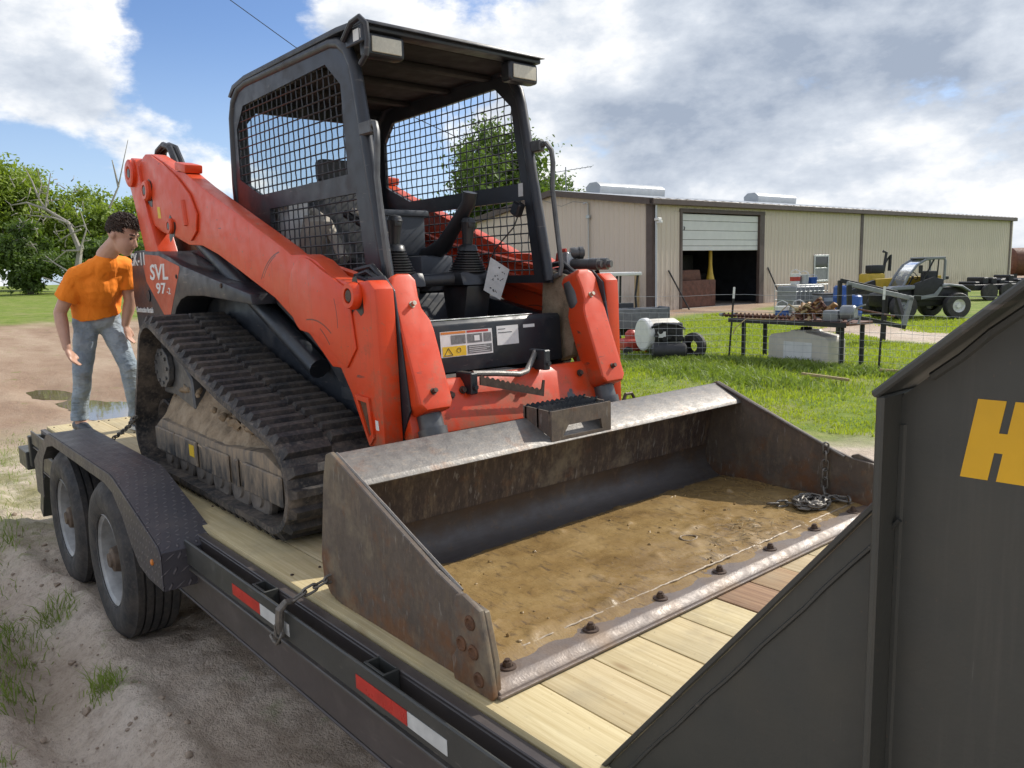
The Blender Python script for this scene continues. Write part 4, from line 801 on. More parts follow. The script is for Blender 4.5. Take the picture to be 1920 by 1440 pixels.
# --- front panel with decals
b = MB(); b.prism([(-1.42, 0.872), (-1.362, 0.872), (-1.348, 0.855), (-1.335, 0.645), (-1.42, 0.64)], 'y', -0.47, 0.47, 0.006); fp = b.build('front_panel', MAT['panel_black'], LD)
def fpx(z): return -1.348+(0.855-z)*0.062+0.0012
def decal(y0, y1, z0, z1, m, lift=0.0):
    b = MB(); xa, xb = fpx(z0)+lift, fpx(z1)+lift; b.add([(xa, y0, z0), (xa, y1, z0), (xb, y1, z1), (xb, y0, z1)], [(0, 1, 2, 3)]); return b.build('decal', MAT[m], fp, 0)
decal(-0.262, 0.030, 0.713, 0.826, 'decal_white'); decal(-0.258, -0.122, 0.814, 0.824, 'decal_orange', 0.0008); decal(-0.116, 0.008, 0.814, 0.824, 'decal_red', 0.0008); decal(-0.254, -0.124, 0.716, 0.760, 'decal_yellow', 0.0008)
decal(-0.205, -0.124, 0.768, 0.808, 'decal_grey', 0.0008); decal(-0.116, -0.03, 0.768, 0.808, 'decal_grey', 0.0008); decal(-0.022, 0.024, 0.768, 0.808, 'decal_grey', 0.0008); decal(-0.075, -0.045, 0.776, 0.800, 'decal_white', 0.0016)
decal(-0.116, 0.024, 0.720, 0.758, 'decal_grey', 0.0008)
for k in range(4): decal(-0.108, 0.012-0.02*(k % 2), 0.7255+0.008*k, 0.7275+0.008*k, 'decal_white', 0.0016)
b = MB()
for (ya, za, yb_, zb_) in ((-0.245, 0.722, -0.222, 0.753), (-0.222, 0.753, -0.20, 0.722), (-0.245, 0.722, -0.20, 0.722)): b.tube([(fpx(za)+0.001, ya, za), (fpx(zb_)+0.001, yb_, zb_)], 0.0016, 4)
b.tube([(fpx(0.738)+0.001, -0.165+0.011*math.cos(a), 0.741+0.011*math.sin(a)) for a in [k*0.628 for k in range(10)]], 0.0012, 4, closed=True); b.build('warning_sign', MAT['decal_black'], fp, 0)
decal(0.058, 0.190, 0.744, 0.832, 'decal_white'); decal(0.066, 0.110, 0.816, 0.819, 'decal_black', 0.001); decal(0.066, 0.150, 0.800, 0.803, 'decal_black', 0.001); decal(0.222, 0.295, 0.815, 0.830, 'decal_white')
b = MB(); b.box(-1.40, -1.362, -0.47, 0.30, 0.873, 0.879, 0.002, 1); b.build('edge_highlight', MAT['chrome'], fp)  # thin bright strip added as the highlight on the panel's top edge
# --- boarding step: flat bar, bent pipe and serrated tread
b = MB(); b.box(-1.335, -1.19, -0.345, 0.10, 0.628, 0.640, 0.003, 1); b.box(-1.20, -1.186, -0.345, -0.10, 0.585, 0.6275, 0.003, 1); b.build('step_plate', MAT['worn_steel'], LD)
b = MB(); n = 26; pr = []
for k in range(n): pr.append((-0.255+0.345*k/(n-1), 0.655-0.098*k/(n-1)+(0.006 if k % 2 else -0.004)))
pr += [(0.098, 0.600), (0.108, 0.600), (0.100, 0.528)]+[(-0.255, 0.618)]
b.prism(pr, 'x', -1.085, -1.077, 0); b.build('step_tread', MAT['bolt_brown'], LD)
b = MB(); b.tube([(-1.11, -0.27, 0.665), (-1.10, -0.15, 0.655), (-1.10, -0.02, 0.638), (-1.11, 0.03, 0.645), (-1.15, 0.11, 0.700), (-1.16, 0.13, 0.72)], 0.013, 10); b.build('step_pipe', MAT['worn_steel'], LD)
for y, z in ((-0.275, 0.63), (0.14, 0.69)):
    b = MB(); b.box(-1.20, -1.09, y-0.018, y+0.018, z-0.05, z+0.04, 0.005, 1); b.hexb((-1.09, y, z-0.02), (1, 0, 0), 0.011, 0.012); b.build('step_bracket', MAT['panel_black'], LD)
# --- auxiliary couplers on the far tower
b = MB(); b.box(-1.47, -1.42, 0.60, 0.66, 1.06, 1.17, 0.006, 1); b.build('coupler_block', MAT['galv'], LD)
for (p, q, r) in (((-1.44, 0.64, 1.165), (-1.40, 0.70, 1.165), 0.028), ((-1.43, 0.64, 1.11), (-1.26, 0.68, 1.105), 0.026), ((-1.43, 0.67, 1.11), (-1.24, 0.73, 1.105), 0.026)):
    b = MB(); p, q = Vector(p), Vector(q); b.lathe([(0, 0), (r, 0), (r*1.1, 0.02), (r, 0.03), (r, (q-p).length*0.6), (r*1.15, (q-p).length*0.62), (r*1.15, (q-p).length*0.9), (r*0.7, (q-p).length*0.91), (r*0.7, (q-p).length), (0, (q-p).length)], p, q-p, 16); b.build('hydraulic_coupler', MAT['cyl_grey'], LD)
b = MB(); b.tube([(-1.60, 0.60, 1.10), (-1.50, 0.60, 1.12), (-1.49, 0.60, 1.16), (-1.47, 0.60, 1.18), (-1.44, 0.61, 1.18)], 0.010, 8); b.tube([(-1.75, 0.61, 1.12), (-1.55, 0.61, 1.08), (-1.42, 0.62, 1.08)], 0.016, 8); b.build('hydraulic_pipe', MAT['red_paint'], LD)
# --- cab
CO = [(-1.395, 1.02), (-1.41, 1.12), (-1.572, 1.90), (-1.590, 1.965), (-1.635, 2.035), (-1.70, 2.082), (-1.78, 2.10), (-2.72, 2.10), (-2.82, 2.085), (-2.90, 2.03), (-2.935, 1.95), (-2.955, 1.60), (-2.93, 1.02)]
UP = [(-2.772, 1.990), (-1.859, 2.010), (-1.725, 1.903), (-1.720, 1.519), (-2.618, 1.512), (-2.872, 1.615), (-2.873, 1.882)]
LO = [(-2.52, 1.434), (-1.630, 1.434), (-1.565, 1.06), (-2.10, 1.06), (-2.52, 1.25)]
UPF = [(-2.772, 1.990), (-1.79, 2.010), (-1.665, 1.903), (-1.600, 1.519), (-2.618, 1.512), (-2.872, 1.615), (-2.873, 1.882)]
LOF = [(-2.52, 1.434), (-1.575, 1.434), (-1.515, 1.06), (-2.10, 1.06), (-2.52, 1.25)]
UP[1:4] = [(-1.845, 2.010), (-1.715, 1.903), (-1.690, 1.519)]
for sg in (-1, 1):
    s_ = lambda y: sg*y
    b = MB(); UU, LL = (UP, LO) if sg < 0 else (UPF, LOF); plate_holes(b, CO, [UU, LL], s_(0.455), s_(0.475)); cs = b.build('cab_side', MAT['cab_grey'], LD)
    pil = [(-1.415, 1.03), (-1.43, 1.12), (-1.590, 1.90), (-1.610, 1.965), (-1.652, 2.03), (-1.715, 2.073), (-1.79, 2.09), (-2.72, 2.10), (-2.82, 2.085), (-2.90, 2.03), (-2.935, 1.95), (-2.955, 1.60), (-2.93, 1.04)]
    b = MB(); b.tube([(x, s_(0.462), z) for x, z in pil], 0.027, 12); b.build('rollover_frame', MAT['cab_grey'], LD)
    for nm, poly in (('upper_mesh', UU), ('lower_mesh', LL)):
        b = MB(); ym = s_(0.464); x = -2.87
        while x < -1.52:
            for (a, c) in clip(poly, False, x):
                kk = max(2, int((c-a)/0.024)); b.tube([(x+0.0032*math.sin(i*math.pi/2+x*40), ym, a-0.008+(c-a+0.016)*i/kk) for i in range(kk+1)], 0.0036, 4)
            x += 0.0545
        z = 1.085
        while z < 2.0:
            for (a, c) in clip(poly, True, z): b.tube([(a-0.008, ym+s_(0.004), z), (c+0.008, ym+s_(0.004), z)], 0.0036, 4)
            z += 0.0462
        tag(b.build(nm, MAT['cab_grey'], cs, 0), kind='stuff')
    # grab handle on the front pillar
    b = MB(); b.tube([(-1.48, s_(0.475), 1.69), (-1.435, s_(0.48), 1.695), (-1.41, s_(0.49), 1.66), (-1.405, s_(0.495), 1.60), (-1.415, s_(0.497), 1.48), (-1.39, s_(0.497), 1.30), (-1.36, s_(0.497), 1.10), (-1.365, s_(0.49), 1.06), (-1.42, s_(0.475), 1.04)], 0.013, 8); b.build('grab_handle', MAT['cyl_grey'], LD)
    b = MB(); b.box(-1.555, -1.455, min(s_(0.455), s_(0.492)), max(s_(0.455), s_(0.492)), 1.66, 1.715, 0.006, 1); b.hexb((-1.455, s_(0.475), 1.69), (1, 0, 0), 0.012, 0.012); b.build('handle_bracket', MAT['cyl_grey'], LD)
    # work lamp under the roof edge
    b = MB(); b.box(-1.545, -1.475, min(s_(0.29), s_(0.475)), max(s_(0.29), s_(0.475)), 1.975, 2.069, 0.02, 3); wl = b.build('work_lamp', MAT['plastic_black'], LD)
    b = MB(); b.box(-1.476, -1.468, min(s_(0.312), s_(0.455)), max(s_(0.312), s_(0.455)), 1.990, 2.052, 0.012, 3); ln_ = b.build('lens', MAT['lamp_lens'], wl)
b = MB(); rp = [(-1.44, 2.088), (-1.445, 2.102), (-1.50, 2.120), (-1.70, 2.132), (-2.70, 2.130), (-2.86, 2.11), (-2.93, 2.06), (-2.90, 2.05), (-2.84, 2.085), (-2.70, 2.104), (-1.70, 2.106), (-1.52, 2.098)]
b.prism(rp, 'y', -0.492, 0.492, 0.012, 2); b.build('roof', MAT['cab_grey'], LD)
b = MB(); b.box(-2.86, -1.56, -0.45, 0.45, 2.075, 2.098, 0.004, 1)
for x in (-2.6, -2.2, -1.85): b.box(x, x+0.06, -0.44, 0.44, 2.05, 2.0745, 0.01, 2)
b.build('headliner', MAT['roof_inner'], LD)
b = MB(); b.box(-1.545, -1.465, -0.485, 0.485, 2.07, 2.094, 0.01, 2); b.build('visor', MAT['cab_grey'], LD)
b = MB(); b.tube([(-1.60, -0.515, 2.05), (-1.52, -0.52, 2.10), (-1.46, -0.515, 2.11), (-1.43, -0.505, 2.08), (-1.43, -0.50, 2.02), (-1.445, -0.50, 1.965), (-1.50, -0.495, 1.94)], 0.012, 8); b.box(-1.60, -1.46, -0.506, -0.4925, 2.02, 2.09, 0.004, 1); b.build('tie_down_loop', MAT['cab_grey'], LD)
b = MB(); b.box(-1.475, -1.472, -0.508, -0.5065, 2.035, 2.07, 0); b.box(-1.53, -1.485, -0.508, -0.5065, 2.03, 2.075, 0); b.build('sticker', MAT['decal_white'], LD)
b = MB(); plate_holes(b, [(-0.455, 1.02), (0.455, 1.02), (0.455, 2.09), (-0.455, 2.09)], [[(-0.36, 1.50), (0.36, 1.50), (0.40, 1.56), (0.40, 1.92), (0.34, 1.99), (-0.34, 1.99), (-0.40, 1.92), (-0.40, 1.56)]], 0, 0.02)
b.v = [(-2.935+p[1], p[0], p[2]) for p in b.v]; b.build('cab_rear', MAT['cab_grey'], LD)
b = MB(); b.box(-2.931, -2.926, -0.405, 0.405, 1.49, 1.995, 0); b.build('rear_window', MAT['glass'], LD)
# cab interior
b = MB(); b.box(-2.90, -2.03, -0.45, 0.45, 0.985, 1.02, 0.004, 1); b.build('cab_floor', MAT['panel_black'], LD)
ST = None
b = MB(); b.box(-2.55, -1.98, -0.22, 0.22, 1.02, 1.17, 0.04, 3); b.box(-0.06, 0.06, -0.22, 0.22, 0, 0.44, 0.04, 3, Matrix.Translation((-2.56, 0, 1.15)) @ Matrix.Rotation(-0.12, 4, 'Y')); b.box(-2.66, -2.57, -0.14, 0.14, 1.60, 1.72, 0.03, 3); seat = b.build('seat', MAT['seat_grey'], LD)
b = MB(); b.box(-2.40, -2.32, -0.40, -0.26, 1.12, 1.40, 0.02, 2, Matrix.Translation((-2.36, 0, 1.2)) @ Matrix.Rotation(0.5, 4, 'Y') @ Matrix.Translation((2.36, 0, -1.2))); b.tube([(-2.5, -0.24, 1.42), (-2.3, -0.26, 1.34), (-2.12, -0.28, 1.16)], 0.028, 8); b.build('seat_cover', MAT['seat_foam'], seat)
b = MB(); b.box(-2.2, -1.98, -0.13, 0.125, 1.17, 1.392, 0.02, 2); b.box(-2.215, -1.965, -0.145, 0.14, 1.37, 1.402, 0.01, 2); b.build('storage_box', MAT['plastic_grey'], LD)
b = MB(); b.box(-2.25, -1.85, 0.0, 0.20, 1.02, 1.17, 0.02, 2); b.build('seat_base', MAT['plastic_grey'], LD)
b = MB(); b.box(-2.62, -2.42, -0.42, -0.30, 1.18, 1.47, 0.006, 1); b.build('manual_box', MAT['decal_white'], LD)
b = MB(); b.tube([(-2.17, 0.12, 1.14), (-2.06, 0.12, 1.155), (-1.93, 0.12, 1.175), (-1.82, 0.12, 1.22), (-1.74, 0.12, 1.29), (-1.66, 0.12, 1.36), (-1.605, 0.12, 1.41), (-1.59, 0.12, 1.46)], [0.04, 0.042, 0.045, 0.042, 0.036, 0.034, 0.034, 0.036], 12); b.build('lap_bar', MAT['plastic_black'], LD)
b = MB(); b.tube([(-2.05, -0.30, 1.38), (-1.86, -0.24, 1.28), (-1.74, -0.22, 1.10), (-1.72, -0.22, 1.02)], 0.02, 8); b.build('hose', MAT['hose_black'], LD)
b = MB(); b.tube([(-2.02, -0.27, 1.40), (-1.84, -0.21, 1.29), (-1.73, -0.19, 1.12)], 0.012, 8); b.build('hose', MAT['seat_foam'], LD)
for sg, y in ((1, 0.115), (-1, -0.30)):
    b = MB(); b.prism([(-1.74, 1.02), (-1.52, 1.02), (-1.545, 1.085), (-1.70, 1.085)], 'y', y-0.105, y+0.105, 0.015); b.prism([(-1.69, 0.79), (-1.58, 0.79), (-1.53, 1.0195), (-1.74, 1.0195)], 'y', y-0.075, y+0.075, 0.015)
    co = b.build('control_console', MAT['plastic_black'], LD)
    b = MB(); pr = [(0.0, 0)]
    for k in range(8): r = 0.092-0.0055*k; pr += [(r, 0.012*k+0.002), (r, 0.012*k+0.008), (r-0.014, 0.012*k+0.010)]
    pr += [(0.05, 0.10), (0.042, 0.125), (0.03, 0.13), (0, 0.13)]; b.lathe(pr, (-1.62, y, 1.085), (0.05, 0, 1), 24); jb = b.build('joystick_boot', MAT['plastic_black'], co, 50)
    b = MB(); b.lathe([(0.0, 0), (0.024, 0), (0.026, 0.04), (0.032, 0.10), (0.036, 0.12), (0.028, 0.14), (0.0, 0.146)], (-1.618, y, 1.20), (0.08, 0.02, 1), 16); b.box(-1.60, -1.575, y-0.018, y+0.018, 1.29, 1.335, 0.01, 2); b.build('joystick', MAT['plastic_black'], LD)
    b = MB()
    for dy in (-0.018, 0.03): b.lathe([(0, 0), (0.013, 0), (0.013, 0.002)], (-1.531, y+dy, 1.035), (1, 0, 0.25), 12)
    b.build('button', MAT['decal_black'], co)
b = MB(); b.tube([(-1.66, -0.45, 1.045), (-1.62, 0.0, 1.05), (-1.60, 0.05, 1.055)], 0.03, 12); b.build('cross_tube', MAT['panel_black'], LD)
# instruction card hanging in the doorway
b = MB(); Mc = Matrix(((0.30, 0.0, 0.95, -1.50), (0.95, 0, -0.30, 0.0), (0, 1, 0, 0), (0, 0, 0, 1)))
cq = [(-1.50, 0.162, 1.150), (-1.475, 0.258, 1.090), (-1.482, 0.200, 0.945), (-1.508, 0.120, 0.995)]
nrm = (Vector(cq[1])-Vector(cq[0])).cross(Vector(cq[3])-Vector(cq[0])).normalized()*0.003
b.add(cq+[Vector(p)+nrm for p in cq], [(0, 1, 2, 3), (7, 6, 5, 4), (0, 4, 5, 1), (1, 5, 6, 2), (2, 6, 7, 3), (3, 7, 4, 0)]); card = b.build('instruction_card', MAT['card_white'], LD, 0)
b = MB(); sgn = 1 if nrm.x > 0 else -1; off = nrm*(1.25 if sgn > 0 else -0.25)
def cpt(u, v): A_, B_, C_, D_ = [Vector(p) for p in cq]; return A_.lerp(B_, u).lerp(D_.lerp(C_, u), v)+off
for (u, v) in ((0.55, 0.15), (0.75, 0.2), (0.45, 0.42), (0.62, 0.45), (0.75, 0.43), (0.35, 0.55), (0.35, 0.82), (0.5, 0.86), (0.62, 0.84)):
    for _ in range(3):
        u2, v2 = u+random.uniform(-.05, .05), v+random.uniform(-.03, .03); b.tube([cpt(u2, v2), cpt(u2+random.uniform(-.07, .07), v2+random.uniform(-.05, .05))], 0.0018, 4)
b.build('card_marks', MAT['decal_black'], card, 0)
b = MB(); b.box(-1.62, -1.56, 0.40, 0.445, 1.36, 1.43, 0.008, 1, Matrix.Translation((-1.6, 0, 1.4)) @ Matrix.Rotation(0.5, 4, 'Y') @ Matrix.Translation((1.6, 0, -1.4))); b.tube([(-1.58, 0.42, 1.37), (-1.60, 0.40, 1.30), (-1.70, 0.36, 1.20), (-1.75, 0.33, 1.08)], 0.004, 5); b.build('microphone', MAT['plastic_black'], LD)
b = MB(); b.box(-1.62, -1.585, 0.4535, 0.4545, 1.455, 1.52, 0); b.build('sticker', MAT['decal_white'], LD)
# hoses humped over the rear of the arm
b = MB()
for dy in (0.0, 0.035): b.tube([(-4.0, -0.56+dy, 1.70), (-4.0, -0.56+dy, 1.83), (-3.95, -0.56+dy, 1.90), (-3.85, -0.555+dy, 1.925), (-3.74, -0.555+dy, 1.895), (-3.64, -0.56+dy, 1.80), (-3.55, -0.57+dy, 1.70)], 0.020, 10)
b.build('arm_hoses', MAT['hose_black'], LD)
b = MB(); b.prism([(-4.05, 1.20), (-3.95, 1.60), (-3.70, 1.55), (-3.60, 1.22)], 'y', -0.52, 0.52, 0.02); b.build('rear_tower', MAT['rust'], LD)

simple('grease', (0.012, 0.010, 0.009), 0.35, 0, 0.4, 30)
# hoses down the towers and across to the arms
for sg in (-1, 1):
    for k, (dy, r) in enumerate(((0.0, 0.013), (0.022, 0.011), (-0.02, 0.010))):
        b = MB(); b.tube([(-1.55, sg*(0.545+dy), 1.10-0.03*k), (-1.40, sg*(0.548+dy), 1.115-0.02*k), (-1.315, sg*(0.55+dy), 1.06), (-1.285, sg*(0.553+dy), 0.92), (-1.265, sg*(0.55+dy), 0.75), (-1.22, sg*(0.545+dy), 0.60), (-1.17, sg*(0.54+dy), 0.52)], r, 8); b.build('tower_hose', MAT['hose_black'], LD)
    for (x, z) in ((-1.32, 0.80), (-1.28, 0.64)):
        b = MB(); b.cyl((x, sg*0.535, z), (x, sg*0.59, z), 0.022, n=10); b.hexb((x, sg*0.588, z), (0, sg, 0), 0.016, 0.008, False); b.build('hose_fitting', MAT['bolt_zinc'], LD)
    # bolts along the lower body edge and on the side panel
    for (x, z) in ((-4.12, 0.68), (-3.52, 0.74), (-3.30, 1.10), (-2.62, 1.045), (-4.14, 1.22)):
        b = MB(); b.hexb((x, sg*0.7205, z), (0, sg, 0), 0.010, 0.006); b.build('bolt', MAT['bolt_brown'], LD)
    # zerk fittings and grease round the pins
    for (x, z) in ((-3.735, 1.626), (-3.368, 1.391), (-1.304, 1.003)):
        b = MB(); yy = sg*(0.7035 if x < -1.5 else 0.6895)
        pts_ = []
        for q in range(18): a = 2*math.pi*q/18; rr_ = (0.070 if x < -3.5 else 0.06)*(1+0.25*math.sin(a*3+x*7)+0.15*math.sin(a*5)); pts_.append((x+rr_*math.cos(a), z+rr_*math.sin(a)*1.1-0.012))
        b.prism(pts_, 'y', yy-sg*0.001, yy, 0); b.build('grease_ring', MAT['grease'], LD, 0)
# ------------------------------------------------------------------ bucket
BK = thing('loader_bucket', 'wide rusty steel loader bucket full of wet mud resting on the deck', 'bucket', (-0.5, 0, 0))
W = 1.058
sec = [(-0.70, 0.428), (-0.715, 0.442), (-0.842, 0.503), (-0.862, 0.498), (-0.885, 0.42), (-0.935, 0.13), (-0.925, 0.065), (-0.885, 0.022), (-0.82, 0.006), (-0.10, 0.004)]
inner = [(-0.10, 0.026), (-0.78, 0.030), (-0.84, 0.048), (-0.885, 0.085), (-0.905, 0.135), (-0.865, 0.40), (-0.84, 0.468), (-0.722, 0.415)]
def shell(outline, y0, y1, m, name, sm=32, bev=0.002):
    b = MB(); b.prism(outline, 'y', y0, y1, bev, 1); return b.build(name, MAT[m], BK, sm)
shell([(-0.885, 0.42), (-0.935, 0.13), (-0.925, 0.065), (-0.885, 0.022), (-0.82, 0.006), (-0.10, 0.004), (-0.10, 0.026), (-0.78, 0.030), (-0.82, 0.038), (-0.858, 0.058), (-0.886, 0.090), (-0.902, 0.135), (-0.858, 0.42)], -W, W, 'bucket_inner', 'bowl', 50, 0)
# polished band where the load slides up the back
b = MB(); cu_ = [(-0.76, 0.0318), (-0.82, 0.0395), (-0.856, 0.0595), (-0.8835, 0.0915), (-0.899, 0.136), (-0.893, 0.185)]
n = 60; vv = []
for j in range(n):
    y = -W+0.01+(2*W-0.02)*j/(n-1)
    for (x, z) in cu_: vv.append((x+0.0012, y, z+0.0008))
b.add(vv, [(j*6+i, j*6+i+1, (j+1)*6+i+1, (j+1)*6+i) for j in range(n-1) for i in range(5)]); b.build('worn_band', MAT['polished_steel'], BK, 60)
lipo = [(-0.692, 0.418), (-0.704, 0.436), (-0.842, 0.503), (-0.862, 0.499), (-0.8855, 0.4205), (-0.8575, 0.4205), (-0.846, 0.472), (-0.722, 0.414)]
shell(lipo, -W, W, 'worn_steel', 'top_lip', 30, 0.003)
sp = [(-0.838, 0.512), (-0.870, 0.500), (-0.895, 0.42), (-0.943, 0.13), (-0.933, 0.055), (-0.89, 0.012), (-0.82, -0.002), (-0.16, -0.003), (-0.005, 0.0), (-0.010, 0.10), (-0.045, 0.222), (-0.135, 0.232), (-0.26, 0.272)]
for sg in (-1, 1):
    b = MB(); b.prism(sp, 'y', sg*W+sg*0.0005, sg*(W+0.019), 0.003, 1); b.build('side_plate', MAT['bucket_steel'], BK)
    b = MB(); b.prism([(-0.150, 0.242), (-0.118, 0.252), (-0.045, 0.228), (-0.012, 0.10), (0.003, 0.012), (-0.004, -0.0), (-0.165, -0.0), (-0.175, 0.06), (-0.145, 0.10), (-0.172, 0.165)], 'y', sg*(W+0.0195), sg*(W+0.036), 0.005, 2); sc_ = b.build('side_cutter', MAT['bucket_steel'], BK)
    for (x, z) in ((-0.085, 0.185), (-0.125, 0.115), (-0.075, 0.108), (-0.055, 0.04)):
        b = MB(); b.lathe([(0.021, 0), (0.020, 0.004), (0.014, 0.006), (0.010, 0.001), (0, 0.001)], (x, sg*(W+0.036), z), (0, sg, 0), 14); b.build('bolt', MAT['rust'], sc_)
    b = MB(); b.tube([(-0.835-0.0*k+0.0605*k, sg*(W-0.004), 0.506-0.0245*k-0.002*random.random()) for k in range(0, 12)], 0.006, 6); b.build('weld_bead', MAT['worn_steel'], BK)
# cutting edge, weld seam, bolts
b = MB(); b.prism([(0.004, 0.0), (-0.17, -0.001), (-0.17, 0.030), (-0.03, 0.034), (0.004, 0.014)], 'y', -W-0.014, W+0.014, 0.003, 1); b.build('cutting_edge', MAT['edge_steel'], BK)
b = MB(); b.prism([(0.012, -0.0105), (-0.16, -0.012), (-0.16, -0.002), (0.012, -0.0015)], 'y', -W-0.02, W+0.02, 0.002, 1); 
b.v = [(p[0], p[1], p[2]+0.0122) for p in b.v]; b.build('wear_strip', MAT['edge_steel'], BK)
b = MB(); n = 150; b.tube([(-0.118+0.0012*math.sin(k*1.7), -W+0.01+(2*W-0.02)*k/(n-1), 0.0375+0.0035*fb((k*0.3, 0, 0), 1, 2)) for k in range(n)], 0.0042, 6); b.build('weld_bead', MAT['weld'], BK)
for i in range(7):
    b = MB(); y = -0.990+0.3205*i; b.lathe([(0.025, 0), (0.024, 0.004), (0.015, 0.005)], (-0.064, y, 0.034), (0, 0, 1), 14); b.cyl((-0.064, y, 0.036), (-0.064, y, 0.051), 0.014, 0.0125, 6); b.cyl((-0.064, y, 0.051), (-0.064, y, 0.057), 0.008, n=8); b.build('bolt', MAT['bolt_brown'], BK)
# mud lying on the floor
b = MB(); nx_, ny_ = 74, 190; vv = []
for j in range(ny_):
    for i in range(nx_):
        y = -W+0.002+(2*W-0.004)*j/(ny_-1); x = -0.835+0.775*i/(nx_-1); e = min(1, i/5, (nx_-1-i)/7)
        h = 0.033+e*(0.008+0.006*fb((x, y, 0), 2.6, 3)+0.0035*fb((x, y*0.6, 4), 13, 3)+0.0022*fb((x, y, 8), 50, 2))
        lump = max(0, fb((x, y, 21), 9, 2)-0.42); h += e*0.03*lump
        if math.hypot(x+0.30, y-0.33) < 0.22: h += e*0.012*max(0, fb((x, y, 33), 16, 3)+0.1)
        if i > nx_-14: h -= 0.010*max(0, fb((x, y, 40), 9, 3)+0.25)*(i-nx_+14)/14
        vv.append((x, y, max(0.0265, h)))
b.add(vv, [(j*nx_+i, j*nx_+i+1, (j+1)*nx_+i+1, (j+1)*nx_+i) for j in range(ny_-1) for i in range(nx_-1)])
tag(b.build('mud', MAT['wet_mud'], BK, 70), kind='stuff')
b = MB()
for _ in range(70):
    x = random.uniform(-0.75, -0.12); y = random.uniform(-1.0, 1.0); r = random.uniform(0.003, 0.008); bb = bmesh.new(); bmesh.ops.create_icosphere(bb, subdivisions=1, radius=r)
    for v in bb.verts: v.co *= random.uniform(0.6, 1.3)
    b.bm(bb, Matrix.Translation((x, y, 0.041+0.006*fb((x, y, 0), 2.6, 3))))
tag(b.build('mud_crumbs', MAT['wet_mud'], BK, 60), kind='stuff')
b = MB(); b.tube([(-0.335+0.030*math.cos(a), 0.16+0.034*math.sin(a), 0.044+0.002*math.sin(a*2)) for a in [k*math.pi/12 for k in range(24)]], 0.0035, 6, closed=True); b.build('ring_mark', MAT['dry_mud'], BK)
# dry stalks pressed in the mud
b = MB()
for _ in range(70):
    x = random.gauss(-0.24, 0.06); y = random.gauss(0.40, 0.12); a = random.uniform(0, 6.28); l = random.uniform(0.015, 0.05); b.tube([(x, y, 0.046), (x+l*math.cos(a), y+l*math.sin(a), 0.046+random.uniform(0, 0.008))], 0.0011, 4)
tag(b.build('dry_stalks', MAT['wood_post'], BK, 0), kind='stuff')
# serrated step on the lip
b = MB(); y0, y1 = -0.215, 0.120
def ser(xa, za, h, name='step_rail'):
    n = 26; pr = [(y0+(y1-y0)*k/(n-1), za+h+(0.007 if k % 2 else -0.003)) for k in range(n)]; pr += [(y1, za), (y0, za)]
    b = MB(); b.prism(pr, 'x', xa-0.005, xa+0.005, 0); return b.build(name, MAT['panel_black'], BK, 0)
ser(-0.845, 0.498, 0.055); ser(-0.775, 0.475, 0.078); 
b = MB(); plate_holes(b, [(y0, 0.428), (y1, 0.428), (y1, 0.545), (y0, 0.545)], [[(y0+0.06, 0.440), (y1-0.05, 0.440), (y1-0.06, 0.482), (y0+0.09, 0.482)]], -0.005, 0.005)
b.v = [(-0.702+p[1], p[0], p[2]) for p in b.v]; b.build('step_front', MAT['bucket_steel'], BK)
n = 36; b = MB(); pr = [(y0+(y1-y0)*k/(n-1), 0.546+(0.006 if k % 2 else 0)) for k in range(n)]+[(y1, 0.535), (y0, 0.535)]; b.prism(pr, 'x', -0.7125, -0.7075, 0); b.build('step_rail', MAT['panel_black'], BK, 0)
for y in (y0+0.004, y1-0.004):
    b = MB(); b.prism([(-0.86, 0.505), (-0.86, 0.552), (-0.708, 0.545), (-0.708, 0.445)], 'y', y-0.004, y+0.004, 0); b.build('step_end', MAT['bucket_steel'], BK)
b = MB(); b.tube([(-0.86, 0.38, 0.492), (-0.862, 0.40, 0.523), (-0.862, 0.44, 0.523), (-0.86, 0.46, 0.492)], 0.008, 6); b.build('lift_eye', MAT['bolt_brown'], BK)

# ------------------------------------------------------------------ chains
lk = MB(); pts = []
for k in range(20):
    a = 2*math.pi*k/20; pts.append((0.0155*math.cos(a)*0.82+(0.013 if math.cos(a) > 0 else -0.013), 0.0125*math.sin(a), 0))
lk.tube(pts, 0.0046, 6, closed=True); LINK = lk.mesh('link', MAT['chain_steel'], 60)
def chain(root, path, tw=0.0, spacing=0.039, jitter=0.0):
    P_ = [Vector(p) for p in path]; L_ = [0]
    for i in range(1, len(P_)): L_.append(L_[-1]+(P_[i]-P_[i-1]).length)
    def at(s):
        for i in range(1, len(P_)):
            if s <= L_[i] or i == len(P_)-1: return P_[i-1].lerp(P_[i], (s-L_[i-1])/max(1e-6, L_[i]-L_[i-1]))
    k = 0; s = spacing/2
    while s < L_[-1]:
        p = at(s); t = (at(min(L_[-1], s+0.012))-at(max(0, s-0.012))).normalized(); o = bpy.data.objects.new('link', LINK); COL.objects.link(o); o.parent = root
        q = t.to_track_quat('X', 'Z') @ Euler(((k % 2)*math.pi/2+tw+random.uniform(-jitter, jitter), 0, 0)).to_quaternion()
        o.rotation_mode = 'QUATERNION'; o.rotation_quaternion = q; o.location = p-root.location; s += spacing; k += 1
C1 = thing('tie_down_chain', 'steel chain tied over the trailer rail with a hook beside the bucket', 'chain', (-0.93, -1.2, 0.0))
chain(C1, [(-0.87, -1.02, 0.085), (-0.885, -1.10, 0.065), (-0.91, -1.18, 0.03), (-0.925, -1.20, 0.012)])
